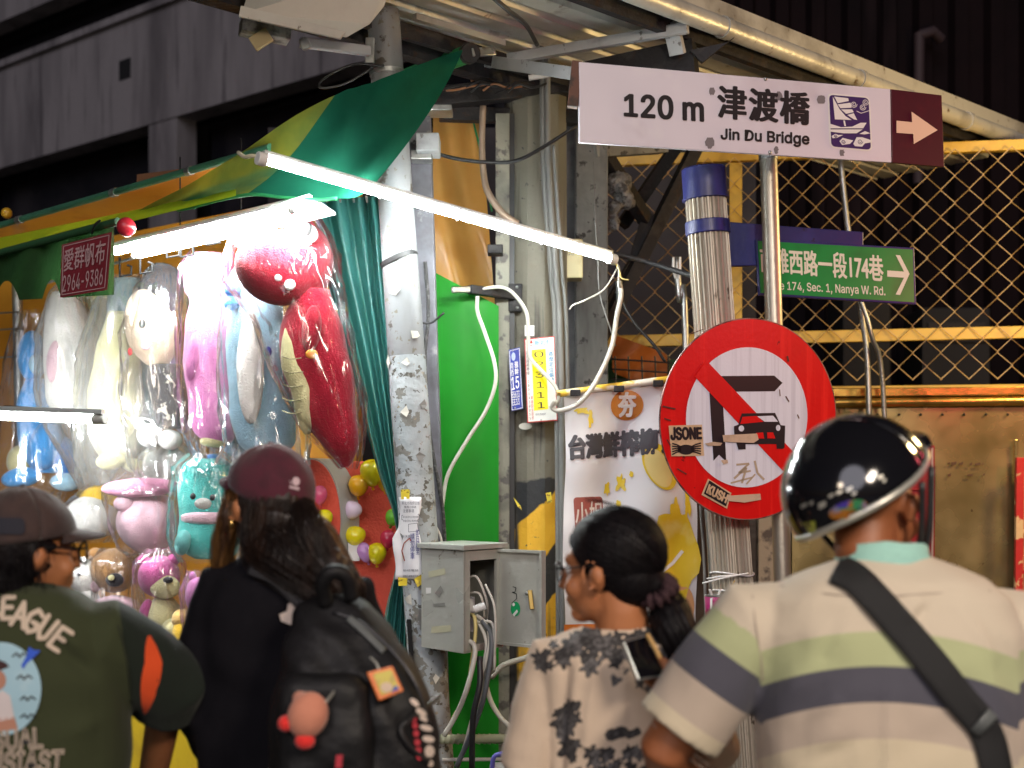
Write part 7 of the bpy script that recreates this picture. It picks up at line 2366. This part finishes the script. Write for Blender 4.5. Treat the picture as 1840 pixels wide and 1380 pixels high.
# hair
mb = MB()
hh.e(mb, (0, -0.018, 0.0), (0.082, 0.095, 0.10), nu=28, nv=18)
mb.tube(spline([hh.w(0, -0.06, -0.02), P(500, 985, Yh - 0.05), P(535, 1010, Yh - 0.09), P(590, 1045, Yh - 0.11)], 5), [0.07, 0.07, 0.069, 0.068, 0.066, 0.064, 0.062, 0.06, 0.058, 0.056, 0.054, 0.05, 0.045, 0.04, 0.03, 0.02], 18)
mb.tube(spline([P(545, 905, Yh - 0.09), P(556, 950, Yh - 0.12), P(585, 1010, Yh - 0.13), P(622, 1060, Yh - 0.13), P(640, 1095, Yh - 0.12)], 5), [0.018] * 4 + [0.028] * 6 + [0.034] * 6 + [0.026, 0.022, 0.018, 0.012, 0.008], 16)
fh = lambda c, n: 0.0012 * math.sin((c.x * 1.0 - c.z * 0.15) * 420 + 4 * nzv(c, 8)) + 0.004 * nzv(V(c.x * 22, c.y * 22, c.z * 5)) + 0.002 * nzv(V(c.x * 60, c.y * 60, c.z * 10))
hm2 = cut(blob(mb, 0.005, 3, fh), lambda c: (lambda q: q.y > -0.008 + 0.25 * q.z and q.z > -0.14 and abs(q.x) < 0.11)(hh.l(c)))
place('hair', hm2, hair_b, ho, thick=0.002)
bp_ = spline([hh.w(0, -0.05, 0.0), P(498, 975, Yh - 0.05), P(530, 1008, Yh - 0.09), P(585, 1048, Yh - 0.115), P(612, 1085, Yh - 0.11)], 5)
br_ = list(np.interp(np.linspace(0, 1, len(bp_)), [0, 0.4, 0.8, 1], [0.072, 0.071, 0.052, 0.03]))
strands('hair_strands', along(bp_, br_, 330, 8, 0.85, 1.06), 0.0008, hair_b, ho)
bp_ = spline([P(545, 905, Yh - 0.09), P(556, 950, Yh - 0.125), P(585, 1010, Yh - 0.135), P(622, 1060, Yh - 0.135), P(640, 1100, Yh - 0.125)], 5)
br_ = list(np.interp(np.linspace(0, 1, len(bp_)), [0, 0.3, 0.8, 1], [0.018, 0.028, 0.033, 0.014]))
strands('hair_strands', along(bp_, br_, 180, 9, 0.8, 1.1), 0.0008, hair_b, ho)
lock = mat('lit edge hair', (0.16, 0.075, 0.02), 0.4, 0, [((0.05, 0.022, 0.01), 30, 0.45, 0.6, (1, 1, 0.1))], 0.5, 150, bst=(1, 1, 0.06))  # light on the hair edges put into a lighter hair colour
for nm, pts, rs in (('hair_lock', [hh.w(-0.055, 0.062, 0.04), P(414, 920, Yh - 0.02), P(403, 970, Yh - 0.01), P(398, 1020, Yh), P(392, 1065, Yh + 0.02)], [0.010, 0.020, 0.022, 0.020, 0.008]),
                    ('hair_lock', [hh.w(0.06, -0.05, -0.03), P(580, 960, Yh + 0.02), P(606, 1010, Yh + 0.02), P(632, 1055, Yh), P(646, 1110, Yh - 0.03)], [0.018, 0.024, 0.024, 0.02, 0.008])):
    mb = MB()
    sp2 = spline(pts, 5)
    rs2 = np.interp(np.linspace(0, 1, len(sp2)), np.linspace(0, 1, len(rs)), rs)
    mb.tube(sp2, list(rs2), 14)
    place(nm, blob(mb, 0.004, 2, fh), lock, ho)
    strands('lock_strands', along(sp2, list(rs2), 110, len(sp2) + int(rs[0] * 1000), 0.85, 1.15), 0.0007, lock, ho)
ew = MB()
hh.e(ew, (-0.092, -0.002, -0.042), (0.004, 0.004, 0.010), nu=10, nv=8)
ew.build('earring', mat('gold', (0.7, 0.45, 0.15), 0.25, 1.0), ho, smooth=180)
trousers(ho, P(505, 0, Yh).x, Yh, 0.92, 0.19)
wsf = Surf(sw, Yh)
px_print('white_letter', [[(502, 1104), (516, 1098), (530, 1110), (516, 1087), (526, 1080), (547, 1098), (543, 1104), (530, 1097), (544, 1114), (541, 1130), (532, 1127), (505, 1116)]], wsf, mat('cream flock', (0.72, 0.60, 0.52), 0.8), ho, 0.006, 2)
# backpack
bkp = thing('backpack', 'bulging black backpack with charms worn by the person in the maroon cap', 'backpack', P(640, 1500, 2.5))
Yb = 2.52
nyl = mat('black nylon', (0.007, 0.007, 0.008), 0.55, 0, [((0.012, 0.011, 0.013), 6, 0.45, 0.7)], 0.35, 30, spec=0.3)
mb = MB()
torso_rows([(1072, 575, 632, 0.05, 0.05), (1090, 545, 662, 0.07, 0.045), (1130, 520, 702, 0.09, 0.02), (1190, 503, 742, 0.105, 0.0), (1260, 494, 772, 0.115, -0.01), (1340, 490, 790, 0.12, -0.02), (1440, 490, 795, 0.12, -0.02), (1580, 500, 785, 0.11, -0.01), (1640, 520, 770, 0.09, 0)], Yb, mb, flat=2.8)
bag = place('bag', blob(mb, 0.008, 5, lambda c, n: 0.012 * nzv(c, 6) + 0.006 * nzv(c + V(7, 0, 0), 15) + 0.004 * math.sin(c.x * 70 + c.z * 50 + 4 * nzv(c, 6))), nyl, bkp)
bsf = Surf(bag, Yb)
mb = MB()
torso_rows([(1210, 520, 640, 0.03, -0.115), (1230, 505, 660, 0.045, -0.115), (1320, 500, 670, 0.055, -0.12), (1440, 505, 670, 0.05, -0.12)], Yb, mb, flat=3)
pk = place('front_pocket', blob(mb, 0.007, 5, lambda c, n: 0.007 * nzv(c, 10) + 0.003 * nzv(c, 26)), nyl, bkp)
for pts in ([(600, 1100), (650, 1120), (700, 1165), (745, 1225), (770, 1300)], [(640, 1210), (640, 1290), (650, 1380)]):
    p3 = [bsf(x_, y_, 0.004) for x_, y_ in pts]
    cable('zip', p3, 0.004, mat('zip', (0.05, 0.05, 0.055), 0.3, 0.5), bkp)
strip('shoulder_pad', [(455, 1010), (500, 1030), (545, 1072), (575, 1105)], 48, wsf, mat('strap nylon', (0.028, 0.027, 0.031), 0.6, 0, (), 0.4, 300), bkp, 0.016, 0.012)
cable('grab_loop', [P(585, 1085, 2.50), P(580, 1050, 2.48), P(596, 1028, 2.47), P(622, 1036, 2.48), P(632, 1075, 2.50)], 0.014, nyl, bkp, n=10)
strip('buckle_strap', [(626, 1110), (660, 1140), (690, 1170)], 12, bsf, mat('grey strap', (0.12, 0.13, 0.13), 0.4), bkp, 0.006, 0.004)
cable('drawcord', [bsf(790, 1250, 0.01), bsf(740, 1290, 0.012), bsf(720, 1310, 0.012), bsf(735, 1340, 0.012), bsf(770, 1370, 0.01)], 0.004, black_pvc, bkp)
flock = mat('cream flock', (0, 0, 0))
for k, (x_, y_, w_, h_, a_) in enumerate(((745, 1262, 20, 10, 40), (757, 1280, 22, 12, 35), (762, 1292, 18, 8, 20), (766, 1308, 24, 11, 15), (770, 1328, 22, 12, 10), (772, 1350, 18, 22, 0), (774, 1372, 10, 12, 0))):
    px_print('white_letter', [ellipse(x_, y_, w_ / 2, h_ / 2, 14, rot=a_)], bsf, flock, bkp, 0.006, 1)
for k, y_ in enumerate((1292, 1304, 1318, 1334, 1348, 1360)):
    px_print('red_dot', [ellipse(744 + k * 2, y_, 5.5, 6, 12)], bsf, mat('red flock', (0.5, 0.04, 0.06), 0.8), bkp, 0.006, 1)
px_print('red_tab', [[(604, 1357), (616, 1356), (614, 1380), (602, 1380)]], bsf, mat('red flock', (0, 0, 0)), bkp, 0.07, 1)
# charms
ch = thing('plush_charm', 'peach coloured round plush charm with red tabs hanging on the backpack', 'charm', P(552, 1340, 2.33))
Yc = 2.335
peachc = mat('peach plush', (0.62, 0.24, 0.15), 0.8, 0, [((0.5, 0.18, 0.11), 12, 0.45, 0.7)], 0.3, 300, sheen=0.3)
redt = mat('red plush', (0.75, 0.02, 0.015), 0.8, 0, (), 0.3, 300, sheen=0.3)
mb = MB().ell(P(553, 1285, Yc), (0.034, 0.030, 0.040), Matrix.Rotation(math.radians(20), 3, 'Y')).ell(P(540, 1254, Yc + 0.01), (0.014, 0.012, 0.012))
place('pouch', blob(mb, 0.003, 3), peachc, ch)
MB().ell(P(514, 1300, Yc), (0.014, 0.016, 0.014)).build('red_tab', redt, ch, smooth=180)
MB().ell(P(548, 1331, Yc - 0.005), (0.017, 0.016, 0.015)).build('red_tab', redt, ch, smooth=180)
cable('cord', [P(585, 1262, Yc), P(598, 1246, Yc + 0.02), P(602, 1232, Yc + 0.04)], 0.0025, silv, ch)
cd = thing('card_holder', 'orange framed card holder hanging on the backpack', 'card holder', P(692, 1258, 2.37))
cpl = Pl(P(690, 1228, 2.375), P(720, 1228, 2.385), P(690, 1250, 2.37))
MB().prism([cpl(*p) for p in ((658, 1209), (704, 1197), (724, 1242), (680, 1260))], cpl.n * 0.006).build('frame', mat('orange plastic', (0.75, 0.18, 0.03), 0.4), cd, bevel=0.002)
decal('card', [[(668, 1212), (701, 1204), (716, 1239), (683, 1250)]], cpl, mat('card print', (0.55, 0.45, 0.04), 0.4, 0, [((0.35, 0.25, 0.05), 30, 0.5, 0.6)]), cd, 0.008)
decal('card_figure', [ellipse(692, 1236, 11, 9, 16)], cpl, mat('card beige', (0.6, 0.45, 0.33), 0.5), cd, 0.009)
decal('card_corner', [[(700, 1245), (708, 1232), (715, 1239)]], cpl, mat('card blue', (0.05, 0.08, 0.4), 0.5), cd, 0.010)
cable('cord', [cpl(680, 1204, 0.004), cpl(676, 1192, 0.0), cpl(668, 1180, -0.01)], 0.002, silv, cd)

# ---------------------------------------------------------------- person in the olive shirt
Yg = 2.6
gu = thing('person', 'person in a brown cap, glasses and dark olive printed shirt at the left edge', 'person', V(P(40, 0, Yg).x, Yg, 0))
hg = Head(46, 990, Yg, (0.74, 0.67), 0.93)
mb = MB()
head_prims(hg, mb, P(45, 1110, Yg + 0.01))
gsR, geR, gwR = P(185, 1150, Yg), P(305, 1232, Yg + 0.10), P(270, 1420, Yg + 0.25)
gsL, geL, gwL = P(-100, 1150, Yg), P(-160, 1350, Yg), P(-90, 1450, Yg + 0.25)
for a, b_, c in ((gsR, geR, gwR), (gsL, geL, gwL)):
    mb.tube([a, b_, c], [0.05, 0.042, 0.028], 14)
    hand_prims(mb, c, c - b_, V(0, -0.3, 1), 1, 0.6)
torso_rows([(1090, 0, 100, 0.05), (1150, -80, 170, 0.08), (1600, -80, 170, 0.09)], Yg, mb)
place('body', blob(mb, 0.0055, 3), skin_m, gu)
mb = MB()
torso_rows([(1050, -18, 105, 0.06), (1066, -58, 146, 0.085), (1092, -100, 184, 0.105), (1130, -126, 214, 0.12), (1200, -140, 226, 0.13), (1320, -145, 230, 0.135), (1480, -145, 228, 0.14), (1640, -130, 220, 0.15)], Yg, mb)
mb.tube([gsR + V(-0.04, 0, 0), gsR, gsR.lerp(geR, 0.5), geR, geR.lerp(gwR, 0.18)], [0.07, 0.082, 0.084, 0.080, 0.070], 22)
mb.tube([gsL + V(0.04, 0, 0), gsL, gsL.lerp(geL, 0.5), geL], [0.07, 0.08, 0.08, 0.075], 22)
OL, DK = (0.040, 0.048, 0.020), (0.012, 0.018, 0.012)


def gu_fold(c, n):
    px, py = px_of(c)
    d = 0.005 * nzv(c, 9) + 0.003 * nzv(c + V(2, 0, 0), 20)
    for x0, y0, x1, y1, a_ in ((90, 1150, 220, 1250, -0.012), (120, 1150, 225, 1215, 0.008), (60, 1330, 220, 1290, 0.006), (225, 1130, 232, 1260, -0.010)):
        t, r_ = seg_t(c, P(x0, y0, Yg - 0.1), P(x1, y1, Yg - 0.1))
        d += a_ * math.exp(-(r_ / 0.016) ** 2)
    return d


def gu_col(c):
    px, py = px_of(c)
    edge = px - (228 + 0.12 * (py - 1200))
    org = -1.0
    if 1130 < py < 1295 and edge > -20:
        w_ = 17 * max(0.0, math.sin((py - 1140) / 145 * math.pi)) ** 0.7
        org = (w_ - abs(px - (276 - 10 * abs((py - 1190) / 60)))) / 10
        if py > 1215:
            org = min(org, (abs(px - 283) - (py - 1215) * 0.09) / 10)
    k = lambda t: max(0.0, min(1.0, 0.5 + t))
    return (k(org), 0.0, k(edge / 20 if py < 1335 else -1))


gm = blob(mb, 0.006, 6, gu_fold)
paint(gm, gu_col)
gs = place('shirt', gm, field_material('olive jersey', OL, (0.80, 0.09, 0.02), DK), gu)
brown = mat('brown twill', (0.050, 0.026, 0.022), 0.8, 0, [((0.038, 0.02, 0.018), 30, 0.45, 0.6)], 0.3, 500, sheen=0.2)
cp2 = cap(hg, gu, brown, 8)
c2f = Surf(cp2, Yg)
px_print('back_patch', [rrect(8, 945, 74, 30, 8, 0.02)], c2f, mat('navy patch', (0.012, 0.012, 0.022), 0.8), cp2, 0.005, 2)
mb = MB()
hg.e(mb, (0, -0.016, 0.0), (0.082, 0.098, 0.085), nu=28, nv=18)
hg.e(mb, (0, -0.045, -0.055), (0.068, 0.055, 0.05), nu=24, nv=16)
hm3 = cut(blob(mb, 0.0045, 3, lambda c, n: 0.004 * nzv(c, 45) + 0.003 * nzv(c, 110)), lambda c: (lambda q: q.z > 0.04 or q.y > 0.022 + 0.4 * q.z + 0.012 * math.sin(q.z * 160))(hg.l(c)))
place('hair', hm3, hair_m, gu, thick=0.003)
pth = []
rs_ = random.Random(6)
while len(pth) < 420:
    d_ = V(rs_.gauss(0, 1), rs_.gauss(0, 1), rs_.gauss(0, 0.6) - 0.3).normalized()
    q = V(0, -0.016, 0) + V(d_.x * 0.083, d_.y * 0.099, d_.z * 0.086)
    if q.z > 0.03 or q.z < -0.06 or q.y > 0.018 + 0.4 * q.z:
        continue
    l_ = rs_.uniform(0.02, 0.045)
    o_ = V(rs_.gauss(0, 0.25), rs_.gauss(0, 0.25) - 0.1, -1)
    pth.append([hg.w(*(q + d_ * 0.002)), hg.w(*(q + d_ * 0.006 + o_ * l_ * 0.5)), hg.w(*(q + d_ * 0.007 + o_ * l_))])
strands('hair_strands', pth, 0.0008, hair_m, gu)
g2 = thing('glasses', 'dark framed glasses of the person in the brown cap', 'glasses', hg.w(0, 0.1, 0))
for sx in (-1, 1):
    MB().tube([hg.w(0.035 * sx + 0.027 * math.cos(a), 0.110 - 0.010 * abs(math.cos(a)) * (1 if math.cos(a) * sx > 0 else 0.2), -0.006 + 0.022 * math.sin(a)) for a in [2 * math.pi * k / 20 for k in range(21)]], 0.0025, 6).build('rim', frm, g2, smooth=60)
    MB().tube([hg.w(0.062 * sx, 0.098, 0.004), hg.w(0.080 * sx, 0.05, 0.006), hg.w(0.086 * sx, 0.0, 0.010)], 0.0025, 6).build('temple', frm, g2, smooth=60)
MB().tube([hg.w(-0.009, 0.110, 0.0), hg.w(0.009, 0.110, 0.0)], 0.002, 6).build('bridge', frm, g2)
trousers(gu, P(40, 0, Yg).x, Yg, 0.9, 0.19)
gsf = Surf(gs, Yg)
cable('sleeve_seam', [gsf(x_, y_, 0.001) for x_, y_ in ((196, 1092), (214, 1130), (226, 1175), (232, 1220), (236, 1262))], 0.0022, mat('dark seam', (0.02, 0.025, 0.012), 0.9), gu)
cable('neck_rib', [gsf(x_, y_, 0.002) for x_, y_ in ((-14, 1056), (20, 1052), (60, 1051), (98, 1055))], 0.006, mat('dark seam', (0, 0, 0)), gu)
crm = mat('cream ink', (0.60, 0.49, 0.38), 0.8)
GLY = {'L': [[(0.1, 0), (0.1, 1), (0.9, 0.95)]], 'E': [[(0.9, 0.02), (0.1, 0.08), (0.14, 0.98), (0.95, 0.92)], [(0.12, 0.5), (0.8, 0.46)]], 'A': [[(0.0, 1), (0.45, 0.0), (0.95, 1)], [(0.2, 0.65), (0.8, 0.62)]],
       'G': [[(0.95, 0.15), (0.5, 0.0), (0.1, 0.3), (0.1, 0.75), (0.5, 1.0), (0.9, 0.8), (0.9, 0.55), (0.5, 0.55)]], 'U': [[(0.08, 0), (0.1, 0.7), (0.4, 1.0), (0.75, 0.85), (0.9, 0)]]}
nst = 0
for chx, (cx, cy, rot, h_) in zip('LEAGUE', ((-14, 1086, -14, 44), (14, 1092, 6, 42), (38, 1104, 18, 44), (60, 1116, 28, 44), (84, 1130, 34, 44), (108, 1148, 40, 46))):
    cr, sr = math.cos(math.radians(rot)), math.sin(math.radians(rot))
    w_ = h_ * 0.56
    for line in GLY[chx]:
        pp = [(cx + (a - 0.5) * w_ * cr - (b_ - 0.5) * h_ * sr, cy + (a - 0.5) * w_ * sr + (b_ - 0.5) * h_ * cr) for a, b_ in line]
        for q in stroke(pp, 8.5):
            ex = [(q[0][0] * 1.0, q[0][1]), q[1], q[2], q[3]]
            px_print('lettering', [ex], gsf, crm, gu, 0.005 + 0.0002 * (nst % 9), 1)
            nst += 1
        for (x_, y_) in pp:
            px_print('lettering', [ellipse(x_, y_, 4.2, 4.2, 10)], gsf, crm, gu, 0.005 + 0.0002 * (nst % 9), 1)
            nst += 1
px_print('round_print', [ellipse(2, 1238, 72, 84, 48)], gsf, mat('pale blue ink', (0.36, 0.56, 0.66), 0.8, 0, [((0.5, 0.66, 0.72), 14, 0.5, 0.7)]), gu, 0.0045, 3)
px_print('blue_splash', [[(38, 1196), (48, 1178), (52, 1162), (60, 1168), (73, 1169), (60, 1182), (48, 1192), (42, 1202)]], gsf, mat('blue ink print', (0.03, 0.10, 0.6), 0.8), gu, 0.006, 2)
sq = []
for y_, x0 in ((1176, 22), (1216, 30), (1254, 36), (1286, 36)):
    sq += stroke([(x0, y_ + 4), (x0 + 8, y_ - 3), (x0 + 13, y_ + 5), (x0 + 20, y_ - 3), (x0 + 28, y_ + 3)], 3)
for q in sq:
    px_print('squiggle', [q], gsf, blackp, gu, 0.006, 1)
px_print('print_shirt', [[(-20, 1262), (4, 1240), (18, 1250), (26, 1290), (-20, 1300)]], gsf, mat('white ink', (0.65, 0.58, 0.58), 0.8), gu, 0.006, 2)
px_print('print_cap', [[(-24, 1200), (-6, 1184), (10, 1190), (17, 1198), (-4, 1206), (-24, 1210)]], gsf, mat('dark ink', (0.05, 0.02, 0.02), 0.8), gu, 0.006, 2)
px_print('print_face', [ellipse(-4, 1222, 15, 18, 20)], gsf, mat('tan ink', (0.45, 0.22, 0.15), 0.8), gu, 0.0055, 2)
px_print('print_base', [[(-22, 1292), (26, 1288), (32, 1310), (-22, 1316)]], gsf, mat('tan ink', (0, 0, 0)), gu, 0.006, 2)
for body, q in (('CASUAL', [(-62, 1316), (76, 1306), (78, 1346), (-62, 1352)]), ('ENTHUSIAST', [(-116, 1354), (116, 1346), (112, 1388), (-116, 1396)])):
    cloth_print('lettering', text_polys(body, bold=0.03), q, gsf, crm, gu, 0.005, 2)
    cloth_print('lettering', text_polys(body, bold=-0.012), [(q[0][0] + 1.5, q[0][1] + 3), (q[1][0] - 1.5, q[1][1] + 3), (q[2][0] - 1.5, q[2][1] - 3), (q[3][0] + 1.5, q[3][1] - 3)], gsf, blackp, gu, 0.0062, 2)
